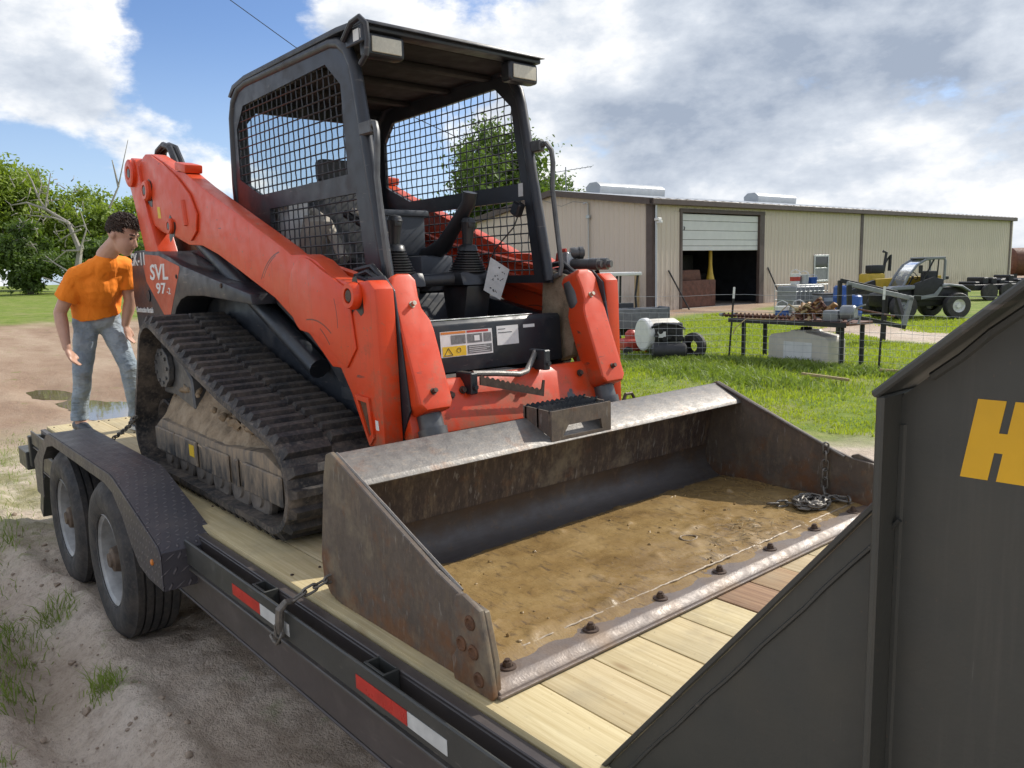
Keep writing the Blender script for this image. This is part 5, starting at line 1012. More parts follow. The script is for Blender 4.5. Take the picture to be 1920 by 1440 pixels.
b = MB(); b.tube([(-0.925, -1.195, 0.012), (-0.925, -1.222, 0.016), (-0.928, -1.244, -0.005), (-0.932, -1.246, -0.045), (-0.94, -1.243, -0.085), (-0.955, -1.245, -0.108), (-0.975, -1.247, -0.112), (-0.985, -1.247, -0.100)], [0.010, 0.012, 0.015, 0.015, 0.013, 0.012, 0.009, 0.006], 10); b.build('hook', MAT['chain_steel'], C1)
chain(C1, [(-0.935, -1.248, -0.062), (-0.93, -1.25, -0.10), (-0.95, -1.255, -0.118), (-0.985, -1.25, -0.105)], 0.4, 0.03, 0.4)
C2 = thing('loose_chain', 'rusty chain hanging on the bucket side wall and piled on the mud', 'chain', (-0.25, 0.95, 0.05))
pile = [(-0.247, 1.035, 0.285), (-0.249, 1.038, 0.18), (-0.248, 1.035, 0.075), (-0.235, 1.02, 0.058), (-0.19, 0.99, 0.056), (-0.13, 0.985, 0.056), (-0.12, 1.01, 0.058), (-0.16, 1.02, 0.06), (-0.20, 0.95, 0.058)]
for k in range(46):
    a = k*0.83; r = 0.022+0.06*abs(math.sin(k*0.37)); pile.append((-0.215+r*math.cos(a)*0.8, 0.865+r*math.sin(a)*1.1, 0.056+0.012*(1-r/0.09)+0.006*(k % 3)))
pile += [(-0.28, 0.80, 0.056), (-0.31, 0.76, 0.055), (-0.335, 0.735, 0.055)]
chain(C2, pile, 0.2, 0.040, 0.5)
C3 = thing('rear_chain', 'dark chain running down from behind the track over the fender', 'chain', (-3.65, -1.0, 0.2))
chain(C3, [(-3.36, -0.99, 0.31), (-3.55, -0.995, 0.22), (-3.80, -1.0, 0.13), (-4.0, -1.03, 0.05)], 0.2, 0.046)
# ------------------------------------------------------------------ person standing on the tail of the deck
PE = thing('person', 'person in bright orange t-shirt and faded jeans bending over behind the loader', 'person', (-4.80, -0.93, 0.0))
HR = Vector((CR.x, CR.y, 0)).normalized(); HF = Vector((CF.x, CF.y, 0)).normalized()
def pp_(r, d, z): return Vector((-4.80, -0.97, 0))+HR*(r+0.095*z-0.02-0.55*d)+HF*d+Vector((0, 0, z))
def cap(b, p, q, r1, r2, n=12): b.tube([p, q], [r1, r2], n); b.ball(p, r1, n); b.ball(q, r2, n)
def organic(name, b, m, vox, it, parent):
    o = b.build(name, m, parent, 0); md = o.modifiers.new('remesh', 'REMESH'); md.mode = 'VOXEL'; md.voxel_size = vox; md.use_smooth_shade = True
    sm = o.modifiers.new('smooth', 'SMOOTH'); sm.factor = 0.5; sm.iterations = it; return o
neck = pp_(0.165, -0.20, 1.255); head = pp_(0.275, -0.27, 1.385); fdir = (HR*0.92-HF*0.16-Vector((0, 0, 0.42))).normalized(); side = fdir.cross(Vector((0, 0, 1))).normalized(); upd = side.cross(fdir).normalized()
shN = pp_(-0.035, -0.22, 1.125); shF = pp_(0.300, -0.04, 1.185); elN = pp_(-0.150, -0.20, 0.88); wrN = pp_(-0.105, -0.26, 0.645); elF = pp_(0.345, 0.0, 0.94); wrF = pp_(0.31, 0.0, 0.78)
hipN = pp_(0.035, -0.04, 0.82); hipF = pp_(0.185, 0.06, 0.82); pel = pp_(0.11, 0.01, 0.85); che = pp_(0.115, -0.12, 1.07)
knN = pp_(0.005, -0.08, 0.455); anN = pp_(-0.015, 0.0, 0.085); knF = pp_(0.335, 0.02, 0.48); anF = pp_(0.41, 0.12, 0.085)
b = MB()
Mh = Matrix((( *[fdir.x, side.x, upd.x], head.x), (fdir.y, side.y, upd.y, head.y), (fdir.z, side.z, upd.z, head.z), (0, 0, 0, 1)))
HS = 1.08
def hp_(f, s, u): return head+(fdir*f+side*s+upd*u)*HS
R3 = Mh.to_3x3().to_4x4()
b.ball(head+upd*0.03-fdir*0.012, 1, 20, (0.102, 0.081, 0.098), R3); b.ball(hp_(0.03, 0, -0.035), 1, 16, (0.070, 0.066, 0.085), R3); b.ball(hp_(0.055, 0, -0.088), 1, 12, (0.034, 0.034, 0.030), R3)   # skull, face, chin
for s in (-1, 1): cap(b, hp_(-0.005, 0.055*s, -0.03), hp_(0.05, 0.018*s, -0.085), 0.018, 0.016); b.ball(hp_(-0.012, 0.077*s, -0.005), 1, 10, (0.020, 0.008, 0.030), R3); b.ball(hp_(0.062, 0.030*s, 0.010), 0.016, 8)
cap(b, hp_(0.082, 0, 0.010), hp_(0.104, 0, -0.030), 0.010, 0.014); cap(b, hp_(0.082, -0.014, -0.056), hp_(0.082, 0.014, -0.056), 0.009, 0.009); cap(b, hp_(0.077, -0.03, 0.026), hp_(0.077, 0.03, 0.026), 0.012, 0.012)
cap(b, neck, hp_(-0.02, 0, -0.05), 0.062, 0.056); cap(b, neck-Vector((0, 0, 0.03)), che, 0.055, 0.085); cap(b, che, pel, 0.085, 0.085)
for s_, e_, w_, fd in ((shN, elN, wrN, 1), (shF, elF, wrF, -1)):
    cap(b, che.lerp(s_, 0.75)+Vector((0, 0, 0.0)), s_, 0.045, 0.045); cap(b, s_, e_, 0.053, 0.041); cap(b, e_, e_.lerp(w_, 0.3), 0.041, 0.043); cap(b, e_.lerp(w_, 0.3), w_, 0.043, 0.027)
    hd = (w_-e_).normalized()*0.6+Vector((0, 0, -0.55))+HR*0.35; hd.normalize(); kn = w_+hd*0.085; ac = hd.cross(HF).normalized(); b.ball(w_+hd*0.05, 1, 12, (0.05, 0.036, 0.018), Matrix((((hd.x, (hd.cross(ac)).x, ac.x, 0)), (hd.y, (hd.cross(ac)).y, ac.y, 0), (hd.z, (hd.cross(ac)).z, ac.z, 0), (0, 0, 0, 1))))
    acr = hd.cross(ac)
    for i, (o_, l) in enumerate(((-0.029, 0.072), (-0.010, 0.080), (0.010, 0.075), (0.028, 0.060))):
        p0 = kn+acr*o_-hd*0.012; p1 = p0+hd*l*0.5+ac*0.006; p2 = p1+hd*l*0.38+ac*0.020; cap(b, p0, p1, 0.0095, 0.0088, 8); cap(b, p1, p2, 0.0088, 0.0075, 8)
    t0 = w_+hd*0.025-acr*0.03; t1 = t0+hd*0.035-acr*0.022+ac*0.008; cap(b, t0, t1, 0.012, 0.010, 8); cap(b, t1, t1+hd*0.03+ac*0.006, 0.010, 0.008, 8)
for h, k, a in ((hipN, knN, anN), (hipF, knF, anF)): cap(b, pel, h, 0.085, 0.075); cap(b, h, k, 0.078, 0.052); cap(b, k, k.lerp(a, 0.35), 0.05, 0.052); cap(b, k.lerp(a, 0.35), a, 0.052, 0.036); cap(b, a, a+HR*0.08-HF*0.06-Vector((0, 0, 0.045)), 0.036, 0.03)
organic('body', b, MAT['skin'], 0.0075, 3, PE)
b = MB()
for s in (-1, 1): b.ball(hp_(0.078, 0.030*s, 0.006), 0.0085, 8)
cap(b, hp_(0.091, -0.014, -0.0565), hp_(0.091, 0.014, -0.0565), 0.0022, 0.0022, 6)
for s in (-1, 1): cap(b, hp_(0.088, 0.016*s, 0.031), hp_(0.076, 0.046*s, 0.030), 0.0045, 0.004, 6)
b.build('face_features', MAT['hair'], PE)
b = MB(); rr = random.Random(4)
b.ball(head+upd*0.04-fdir*0.020, 1, 16, (0.104, 0.083, 0.093), R3)
for k in range(1900):
    u = rr.uniform(-0.35, 1); a = rr.uniform(0, 6.283); c_ = math.sqrt(1-u*u) if abs(u) < 1 else 0; f_, s2 = c_*math.cos(a), c_*math.sin(a)
    if f_ > 0.35 and u < 0.42: continue
    if u < -0.05 and f_ > -0.15: continue
    ex = 0.99+0.06*rr.random()+(0.09*rr.random() if u > 0.35 else 0); q = head+upd*0.03-fdir*0.012+fdir*(f_*0.106*ex)+side*(s2*0.084*ex)+upd*(u*0.101*ex); b.tube([q, q+(upd*0.5+fdir*0.6+Vector((rr.uniform(-1, 1), rr.uniform(-1, 1), rr.uniform(-1, 1)))*0.5)*0.012, q+(fdir*0.9+Vector((rr.uniform(-1, 1), rr.uniform(-1, 1), rr.uniform(-1, 1)))*0.5)*0.024], [0.006, 0.0045, 0.002], 5)
b.build('hair', MAT['hair'], PE, 60)
b = MB(); sa = (shF-shN).normalized(); up_ = Vector((0, 0, 1))
wN, wF = pel-sa*0.06+up_*0.085, pel+sa*0.06+up_*0.085; cN, cF = che-sa*0.085+up_*0.03, che+sa*0.085+up_*0.03
cap(b, cN, wN, 0.100, 0.105); cap(b, cF, wF, 0.100, 0.105); cap(b, che, pel+up_*0.09, 0.14, 0.135); b.tube([pel+up_*0.12-HF*0.03, pel+up_*0.0], [0.150, 0.158], 20)
cap(b, neck-up_*0.05, che+up_*0.05, 0.078, 0.12); cap(b, neck-up_*0.045, shN, 0.062, 0.064); cap(b, neck-up_*0.045, shF, 0.062, 0.064); cap(b, cN, shN-up_*0.03, 0.10, 0.060); cap(b, cF, shF-up_*0.03, 0.10, 0.060)
for s_, e_ in ((shN, elN), (shF, elF)): cap(b, s_, s_.lerp(e_, 0.35), 0.068, 0.066); b.tube([s_.lerp(e_, 0.30), s_.lerp(e_, 0.62)], [0.066, 0.078], 16)
sh = organic('shirt', b, MAT['shirt_orange'], 0.008, 3, PE)
tx = bpy.data.textures.new('fold', 'CLOUDS'); tx.noise_scale = 0.09; dm = sh.modifiers.new('folds', 'DISPLACE'); dm.texture = tx; dm.strength = 0.020; dm.mid_level = 0.5; dm.texture_coords = 'GLOBAL'
b = MB(); cap(b, pel-HR*0.03, pel+HR*0.03, 0.118, 0.118)
for h, k, a in ((hipN, knN, anN), (hipF, knF, anF)):
    cap(b, pel.lerp(h, 0.5), h-Vector((0, 0, 0.02)), 0.108, 0.096); cap(b, h, k, 0.088, 0.063); cap(b, k, k.lerp(a, 0.4), 0.062, 0.060); cap(b, k.lerp(a, 0.4), a+Vector((0, 0, 0.055)), 0.060, 0.056); b.tube([a+Vector((0, 0, 0.07)), a+Vector((0, 0, 0.015))], [0.058, 0.064], 16)
jn = organic('jeans', b, MAT['jeans'], 0.008, 3, PE); dm = jn.modifiers.new('folds', 'DISPLACE'); dm.texture = tx; dm.strength = 0.016; dm.mid_level = 0.5; dm.texture_coords = 'GLOBAL'
for a in (anN, anF):
    b = MB(); toe = (HR*0.75-HF*0.66).normalized(); up_ = Vector((0, 0, 1)); c0 = Vector((a.x, a.y, 0)); cap(b, c0-toe*0.05+up_*0.058, c0+toe*0.06+up_*0.054, 0.040, 0.040); cap(b, c0+toe*0.06+up_*0.05, c0+toe*0.145+up_*0.040, 0.042, 0.030); so = organic('shoe', b, MAT['plastic_grey'], 0.008, 2, PE)
    b = MB(); sd_ = toe.cross(up_); pr = [c0+toe*x+sd_*y for x, y in ((-0.095, -0.02), (-0.095, 0.02), (-0.06, 0.038), (0.06, 0.046), (0.14, 0.034), (0.175, 0.0), (0.14, -0.034), (0.06, -0.046), (-0.06, -0.038))]
    n = len(pr); b.add([p+up_*0.002 for p in pr]+[p+up_*0.026 for p in pr], [tuple(range(n))[::-1], tuple(range(n, 2*n))]+[(i, (i+1) % n, n+(i+1) % n, n+i) for i in range(n)]); b.build('sole', MAT['decal_white'], PE)
# printed chest emblem wrapped on the shirt
em = MB(); nE = 12; ec = pp_(0.27, -0.42, 1.11); em.add([ec+HR*(0.055*(i/nE-0.5))+Vector((0, 0, 0.045*(j/nE-0.5)+0.018*(i/nE-0.5))) for j in range(nE+1) for i in range(nE+1)], [(j*(nE+1)+i, j*(nE+1)+i+1, (j+1)*(nE+1)+i+1, (j+1)*(nE+1)+i) for j in range(nE) for i in range(nE) if (i+2*j) % 5 < 3 and not (j in (0, nE-1) and i % 3 == 0)])
eo = em.build('emblem', MAT['decal_grey'], PE, 0); sw = eo.modifiers.new('wrap', 'SHRINKWRAP'); sw.target = sh; sw.wrap_method = 'NEAREST_SURFACEPOINT'; sw.offset = 0.003
# ------------------------------------------------------------------ metal shop building
BC = Vector((-20.02, 23.97, GZ-0.05)); BRZ = math.atan2(0.999, 0.042)
BU = thing('metal_building', 'long tan ribbed metal shop building with brown trim and open white overhead door', 'building', BC, BRZ)
EAVE, APEX, DEP, LEN = 4.66, 5.50, 12.4, 37.4
def roofz(y): return EAVE+(APEX-EAVE)*(1-abs(y-DEP/2)/(DEP/2))
PW = 0.915
def panel(h0, h1, top2=None, name='wall_panel', pw=PW):
    """ribbed sheet: width along x, ribs stand out towards -y; a sloped top if top2 is given"""
    b = MB(); pr = []
    for k in range(3):
        o = pw/3*k; pr += [(o, 0), (o+0.03, -0.024), (o+0.07, -0.024), (o+0.10, 0), (o+0.19, -0.006), (o+0.21, -0.006)]
    pr.append((pw, 0)); n = len(pr); vs_ = []
    for x, y in pr: t = h1 if top2 is None else h1+(top2-h1)*x/pw; vs_ += [(x, y, h0), (x, y, t)]
    b.add(vs_, [(2*i, 2*i+2, 2*i+3, 2*i+1) for i in range(n-1)]); return b.mesh(name, MAT['wall_tan'], 0)
full = panel(0, EAVE-0.02); DO0, DO1, DH = 1.83, 7.80, 4.22
head_ = panel(DH+0.02, EAVE-0.02)
x = 0.22
while x < LEN-0.2:
    inside = x+PW > DO0+0.05 and x < DO1-0.05
    if inside and (x < DO0 or x+PW > DO1):
        # part-width sheets each side of the door
        pass
    o = link('wall_panel', head_ if inside else full, BU); o.location = (x, 0, 0); x += PW
for (a, c) in ((0.22+PW, DO0-0.02), (DO1+0.02, 0.22+PW*9)):
    if c-a > 0.1:
        o = link('wall_panel', panel(0, DH+0.015, None, 'wall_panel', c-a), BU); o.location = (a, 0.001, 0)
k = int(DEP/PW)
for i in range(k+1):
    y0 = i*PW+0.05; y1 = min(DEP-0.02, y0+PW)
    if y1-y0 < 0.1: continue
    me = panel(0, roofz(y0)-0.05, roofz(y1)-0.05, 'wall_panel', y1-y0); o = link('wall_panel', me, BU); o.rotation_euler = (0, 0, math.pi/2); o.location = (0, y0, 0); o.scale = (1, -1, 1)
b = MB(); b.box(-0.0, LEN, DEP, DEP+0.05, 0, EAVE, 0); b.box(LEN-0.05, LEN, 0.06, DEP, 0, EAVE, 0); b.prism([(0.1, EAVE), (DEP-0.1, EAVE), (DEP/2, APEX-0.1)], 'x', LEN-0.05, LEN, 0); b.build('back_wall', MAT['wall_tan'], BU)
for s in (0, 1):
    b = MB(); ya, yb2 = (-0.28, DEP/2) if s == 0 else (DEP+0.28, DEP/2); za = EAVE-0.06+0.10; vs_ = []; n = 124
    for i in range(n+1):
        xx = -0.25+(LEN+0.5)*i/n; rz = 0.03 if i % 2 else 0; vs_ += [(xx, ya, za+rz), (xx, yb2, APEX+0.10+rz)]
    b.add(vs_, [(2*i, 2*i+2, 2*i+3, 2*i+1) if s == 0 else (2*i+1, 2*i+3, 2*i+2, 2*i) for i in range(n)]); b.build('roof_sheet', MAT['roof_galv'], BU, 0)
b = MB(); b.box(-0.27, LEN+0.27, -0.30, -0.06, EAVE-0.20, EAVE+0.045, 0.02, 1); b.build('gutter', MAT['trim_brown'], BU)
for s in (0, 1):
    b = MB(); y0, y1 = (-0.28, DEP/2) if s == 0 else (DEP+0.28, DEP/2); z0 = EAVE+0.02; z1 = APEX+0.085
    b.add([(-0.27, y0, z0-0.24), (-0.27, y1, z1-0.24), (-0.27, y1, z1+0.03), (-0.27, y0, z0+0.03), (-0.02, y0, z0-0.24), (-0.02, y1, z1-0.24), (-0.02, y1, z1+0.03), (-0.02, y0, z0+0.03)], [(0, 1, 2, 3), (7, 6, 5, 4), (0, 4, 5, 1), (1, 5, 6, 2), (2, 6, 7, 3), (3, 7, 4, 0)]); b.build('rake_trim', MAT['trim_brown'], BU, 0)
for (a, c, w_) in ((-0.05, 0.24, 0.06), (16.75, 17.05, 0.055), (LEN-0.24, LEN+0.05, 0.06)):
    b = MB(); b.box(a, c, -w_, -0.034, 0, EAVE-0.2, 0.01, 1); b.build('corner_trim', MAT['trim_brown'], BU)
b = MB(); b.box(-0.055, -0.037, -0.03, 0.30, 0, EAVE-0.1, 0.004, 1); b.build('corner_trim', MAT['trim_brown'], BU)
b = MB(); b.tube([(0.10, -0.12, EAVE-0.15), (0.10, -0.12, 0.2), (0.10, -0.3, 0.1)], 0.05, 8); b.build('downspout', MAT['galv'], BU)
b = MB(); b.box(0.02, 0.26, -0.30, -0.07, 3.80, 3.92, 0.02, 1); b.box(0.08, 0.2, -0.4, -0.12, 3.70, 3.79, 0.01, 1); b.build('flood_light', MAT['white_paint'], BU)
# overhead door, half raised
for (a, c) in ((DO0-0.10, DO0+0.06), (DO1-0.30, DO1+0.08)):
    b = MB(); b.box(a, c, -0.05, 0.12, 0, DH, 0.01, 1); b.build('door_jamb', MAT['trim_brown'], BU)
b = MB(); b.box(DO0-0.12, DO1+0.10, -0.055, 0.12, DH-0.02, DH+0.14, 0.01, 1); b.build('door_header', MAT['trim_brown'], BU)
hts = [4.16, 3.86, 3.45, 3.05, 2.78, 2.57]
for i in range(5):
    b = MB(); b.box(DO0+0.07, DO1-0.31, 0.07, 0.11, hts[i+1]+0.008, hts[i]-0.008, 0.008, 1); b.build('door_panel', MAT['door_white'], BU)
b = MB(); b.tube([(DO0+0.25, 0.05, 3.6), (DO0+0.25, 0.0, 3.55), (DO0+0.25, 0.05, 3.45)], 0.02, 6); b.build('door_handle', MAT['steel_dark'], BU)
# window
b = MB(); wx0, wx1, wz0, wz1 = 12.28, 13.48, 1.02, 2.22
for q in ((wx0-0.09, wx0, wz0-0.09, wz1+0.09), (wx1, wx1+0.09, wz0-0.09, wz1+0.09), (wx0, wx1, wz0-0.09, wz0), (wx0, wx1, wz1, wz1+0.09)): b.box(q[0], q[1], -0.09, -0.034, q[2], q[3], 0.005, 1)
b.box(wx0, wx1, -0.075, -0.04, 1.60, 1.66, 0.004, 1); wn = b.build('window', MAT['galv'], BU)
b = MB(); b.box(wx0, wx1, -0.060, -0.038, 1.662, wz1, 0); b.build('pane', MAT['pane_dark'], wn); b = MB(); b.box(wx0, wx1, -0.066, -0.044, wz0, 1.598, 0); b.build('pane', MAT['steel_grey'], wn)
# ridge vents
for (a, c) in ((2.6, 7.4), (15.6, 19.6)):
    b = MB(); b.prism([(DEP/2-0.48, APEX+0.02), (DEP/2-0.52, APEX+0.42), (DEP/2-0.25, APEX+0.62), (DEP/2+0.25, APEX+0.62), (DEP/2+0.52, APEX+0.42), (DEP/2+0.48, APEX+0.02)], 'x', a, c, 0.03, 1); b.build('ridge_vent', MAT['roof_galv'], BU)
# inside
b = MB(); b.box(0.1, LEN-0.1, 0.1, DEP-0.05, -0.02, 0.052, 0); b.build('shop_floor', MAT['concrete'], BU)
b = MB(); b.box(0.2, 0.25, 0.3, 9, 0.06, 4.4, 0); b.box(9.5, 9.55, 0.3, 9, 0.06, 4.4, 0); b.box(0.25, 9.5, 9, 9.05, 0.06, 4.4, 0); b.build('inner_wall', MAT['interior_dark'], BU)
# conduit mast with service drop on the end wall
b = MB(); b.tube([(-0.10, 3.72, 0.3), (-0.10, 3.72, 4.75), (-0.16, 3.74, 4.85), (-0.25, 3.9, 4.82)], 0.035, 8); b.box(-0.16, -0.04, 3.62, 3.82, 4.15, 4.3, 0.01, 1); b.build('conduit', MAT['galv'], BU)
b = MB(); b.tube([(-0.2, 3.9, 4.85), (-0.3, 4.5, 4.95), (-0.3, 5.3, 4.8), (-0.3, 7.0, 5.3), (-0.5, 9.5, 5.6)], 0.012, 5); b.build('service_wire', MAT['steel_grey'], BU)
def bl(x, y, z): return BC+Vector((math.cos(BRZ)*x-math.sin(BRZ)*y, math.sin(BRZ)*x+math.cos(BRZ)*y, z))
# things in and by the doorway
RT = thing('rusty_tank', 'rusty brown steel tank standing inside the open shop door', 'tank', bl(3.3, 0.95, 0.052), BRZ)
b = MB(); b.box(-1.35, 1.55, -0.5, 0.6, 0.0, 1.22, 0.05, 2); b.build('shell', MAT['steel_rusty'], RT); b = MB(); b.prism([(-0.95, 1.221), (0.75, 1.221), (0.62, 1.68), (-0.6, 1.68)], 'y', -0.3, 0.4, 0.03); b.build('hopper', MAT['steel_rusty'], RT)
YP = thing('yellow_post', 'yellow flared steel post standing in the shop doorway', 'post', bl(4.75, 0.7, 0.05), BRZ)
b = MB(); b.lathe([(0, 1.22), (0.20, 1.22), (0.13, 1.5), (0.085, 1.9), (0.08, 2.9), (0, 2.9)], (0, 0, 0), (0, 0, 1), 16); b.build('post', MAT['yellow'], YP)
b = MB(); b.box(-0.1, 0.1, -0.1, 0.1, 0, 1.219, 0.01, 1); b.build('base', MAT['steel_dark'], YP)
TW = thing('shop_tractor', 'dark machine with large wheel parked in the gloom inside the shop', 'machine', bl(5.6, 2.6, 0.052), BRZ)
b = MB(); b.lathe([(0.0, 0), (0.3, 0), (0.35, 0.05), (0.75, 0.02), (0.8, 0.1), (0.8, 0.3), (0.0, 0.3)], (0, 0, 0.8), (0, 1, 0), 24); b.build('wheel', MAT['tyre'], TW); b = MB(); b.box(-0.6, 1.8, 0.35, 1.4, 0.4, 1.5, 0.1, 2); b.box(-0.3, 0.8, 0.4, 1.3, 1.51, 2.4, 0.08, 2); b.build('body', MAT['steel_dark'], TW)
for (xa, xb, lab) in ((0.95, 1.75, 'thin steel pipe leaning on the wall left of the shop door'), (8.15, 8.75, 'thin steel pipe leaning on the wall right of the shop door')):
    t = bl(xb, -0.35, 0); b = MB(); p0 = bl(xa if xa > 5 else xb, -0.45, 0.02) if False else None
    b.tube([bl(xb, -0.55, 0.03), bl(xa, -0.06, 1.75)], 0.035, 8); tag(b.build('leaning_pipe', MAT['steel_dark']), lab, 'pipe')
b = MB(); P0 = bl(-0.35, 0.55, 0); b.box(P0.x-0.08, P0.x+0.08, P0.y-0.08, P0.y+0.08, P0.z, P0.z+1.75, 0.01, 1); tag(b.build('timber_post', MAT['wood_post']), 'pale timber post standing by the corner of the metal building', 'post')
# aerial behind the ridge
AN = thing('tv_antenna', 'thin metal television antenna on a mast behind the building roof', 'antenna', bl(3.0, 8.6, 0), BRZ)
b = MB(); b.tube([(0, 0, 0), (0, 0, 7.15)], 0.03, 6); b.build('mast', MAT['steel_grey'], AN)
b = MB(); b.tube([(-0.7, 0.5, 6.85), (1.1, -0.8, 7.15)], 0.018, 5)
for i in range(9): c = Vector((-0.7, 0.5, 6.85)).lerp(Vector((1.1, -0.8, 7.15)), i/8); l = 0.35+0.05*i; b.tube([c+Vector((-0.5, -0.7, 0))*l, c+Vector((0.5, 0.7, 0))*l], 0.009, 4)
b.build('boom', MAT['steel_grey'], AN)
# ------------------------------------------------------------------ yard things on the lawn
RZ0 = math.atan2(CR.y, CR.x)      # faces across the view
def WG(u, depth):
    """ground point at a survey column and distance"""
    p = CAM_POS+CF*depth+CR*((u-960)/CAM_F*depth); t = (GZ-p.z)/CU.z; q = p+CU*t; return Vector((q.x, q.y, ground_h(q.x, q.y)))
def TH(name, label, cat, u, depth, rz=0.0, group=None): return thing(name, label, cat, WG(u, depth), RZ0+rz, group)
# wire fence with steel posts
FP = [(-13.2, 4.9), (-11.0, 7.2), (-8.98, 9.34), (-7.48, 11.0), (-4.55, 11.02), (-1.7, 11.3), (1.4, 11.6)]
labs = ['steel fence post hidden left behind the loader tower', 'steel fence post just behind the orange loader tower', 'white tipped steel fence post beside the utility cart', 'white tipped steel fence post left of the steel bench', 'white tipped steel fence post right of the steel bench', 'steel fence post behind the trailer neck panel', 'steel fence post far right behind the neck']
FEN = None
for i, (x, y) in enumerate(FP):
    z = ground_h(x, y); ln = (0.06 if i == 3 else 0.03)
    T_ = thing('fence_post', labs[i], 'post', (x, y, z), 0.5, 'steel posts of the wire fence')
    b = MB(); b.prism([(-0.018, -0.004), (0.018, -0.004), (0.018, 0.002), (0.004, 0.004), (0.004, 0.028), (-0.004, 0.028), (-0.004, 0.004), (-0.018, 0.002)], 'z', -0.05, 1.20, 0, M=Matrix.Rotation(ln, 4, 'Y')); b.build('shaft', MAT['black_metal'], T_, 0)
    b = MB(); b.prism([(-0.020, -0.006), (0.020, -0.006), (0.020, 0.004), (0.006, 0.006), (0.006, 0.030), (-0.006, 0.030), (-0.006, 0.006), (-0.020, 0.004)], 'z', 1.2005, 1.42, 0, M=Matrix.Rotation(ln, 4, 'Y')); b.build('tip', MAT['white_paint'], T_, 0)
FE = thing('wire_fence', 'thin woven wire fence strung between steel posts across the lawn', 'fence', (FP[2][0], FP[2][1], GZ))
for i in range(len(FP)-1):
    A = Vector((*FP[i], ground_h(*FP[i]))); B = Vector((*FP[i+1], ground_h(*FP[i+1]))); b = MB(); n = 8
    for h in (0.05, 0.15, 0.26, 0.38, 0.51, 0.65, 0.80, 0.96, 1.28):
        b.tube([A.lerp(B, k/n)+Vector((0, 0, h-0.02*math.sin(math.pi*k/n)+0.006*math.sin(k*2.3+h*9))) for k in range(n+1)], 0.0030, 4)
    L_ = (B-A).length; m = int(L_/0.165)
    for k in range(1, m):
        p = A.lerp(B, k/m); b.tube([p+Vector((0, 0, 0.05)), p+Vector((0.006*math.sin(k*3), 0.006*math.cos(k*5), 0.95))], 0.0022, 4)
    tag(b.build('wire_span', MAT['wire'], FE, 0), kind='stuff')
# steel bench
BN = thing('steel_bench', 'long black steel bench with pipe legs standing behind the wire fence', 'bench', (-6.3, 11.5, GZ), math.atan2(-0.29, 2.16))
b = MB(); b.box(-1.32, 1.28, -0.42, 0.36, 0.745, 0.80, 0.006, 1); b.build('bench_top', MAT['steel_rusty'], BN); b = MB(); b.box(-1.33, 1.29, -0.435, -0.425, 0.72, 0.806, 0.003, 1); b.build('edge_angle', MAT['black_metal'], BN)
for (x, y) in ((-1.10, -0.24), (1.08, -0.24), (-1.0, 0.28), (1.13, 0.28)):
    b = MB(); b.cyl((x, y, -0.03), (x, y, 0.744), 0.042, n=10); b.build('leg', MAT['black_metal'], BN)
bz = GZ+0.803
def onb(x, y, z=0): a = math.atan2(-0.29, 2.16); return Vector((-6.3+x*math.cos(a)-y*math.sin(a), 11.5+x*math.sin(a)+y*math.cos(a), bz+z))
for (y, x0, x1, lab) in ((-0.25, -1.62, 0.15, 'rusty twisted auger rod lying along the front of the bench'), (-0.08, -1.45, 0.30, 'rusty twisted auger rod lying along the back of the bench')):
    A_ = thing('auger_rod', lab, 'auger', onb(x0, y), math.atan2(-0.29, 2.16), 'auger rods on the bench'); b = MB(); L_ = x1-x0; b.tube([(0, 0, 0.045), (L_, 0, 0.045)], 0.016, 8); b.build('rod', MAT['steel_rusty'], A_)
    b = MB(); n = 240; vs_ = []
    for k in range(n+1): a = k*0.42; x = L_*0.93*k/n; vs_ += [(x, 0.014*math.cos(a), 0.045+0.014*math.sin(a)), (x, 0.045*math.cos(a), 0.045+0.045*math.sin(a)), (x+0.012, 0.045*math.cos(a), 0.045+0.045*math.sin(a))]
    b.add(vs_, [(3*k, 3*k+1, 3*k+4, 3*k+3) for k in range(n)]+[(3*k+1, 3*k+2, 3*k+5, 3*k+4) for k in range(n)]); b.build('flight', MAT['rust'], A_, 60)
    b = MB(); b.tube([(-0.09, 0, 0.045), (0.0, 0, 0.045)], [0.03, 0.04], 10); b.build('coupling', MAT['steel_grey'], A_)
SP = thing('chain_binder_heap', 'heap of brown and yellow worn clamps and straps on the bench', 'scrap heap', onb(0.48, -0.05), 0.3)
rr = random.Random(11)
for k in range(80):
    a = rr.uniform(0, 6.28); q = rr.random()**0.7; x = 0.46*q*math.cos(a); y = 0.26*q*math.sin(a); z = (0.40*(1-q)**0.7)*rr.uniform(0.15, 1)+0.02; b = MB(); w_, h_, l_ = rr.uniform(0.02, 0.06), rr.uniform(0.008, 0.03), rr.uniform(0.05, 0.12)
    b.box(-l_, l_, -w_, w_, -h_, h_, 0.006, 1, Matrix.Translation((x, y, z+0.02)) @ Euler((rr.uniform(-0.9, 0.9), rr.uniform(-0.9, 0.9), rr.uniform(0, 3))).to_matrix().to_4x4()); b.build('clamp', MAT[rr.choice(['brass_brown', 'brass_brown', 'rust', 'wood_post', 'steel_rusty'])], SP)
b = MB(); b.tube([(-0.25, -0.1, 0.12), (-0.5, -0.2, 0.30), (-0.62, -0.22, 0.18), (-0.75, -0.25, 0.02), (-1.25, -0.27, 0.03), (-1.40, -0.45, -0.12), (-1.44, -0.47, -0.25)], 0.010, 6); b.build('strap', MAT['wood_post'], SP)
WI = thing('winch_motor', 'grey green winch motor on the right end of the bench', 'winch', onb(0.93, -0.15), 0.1)
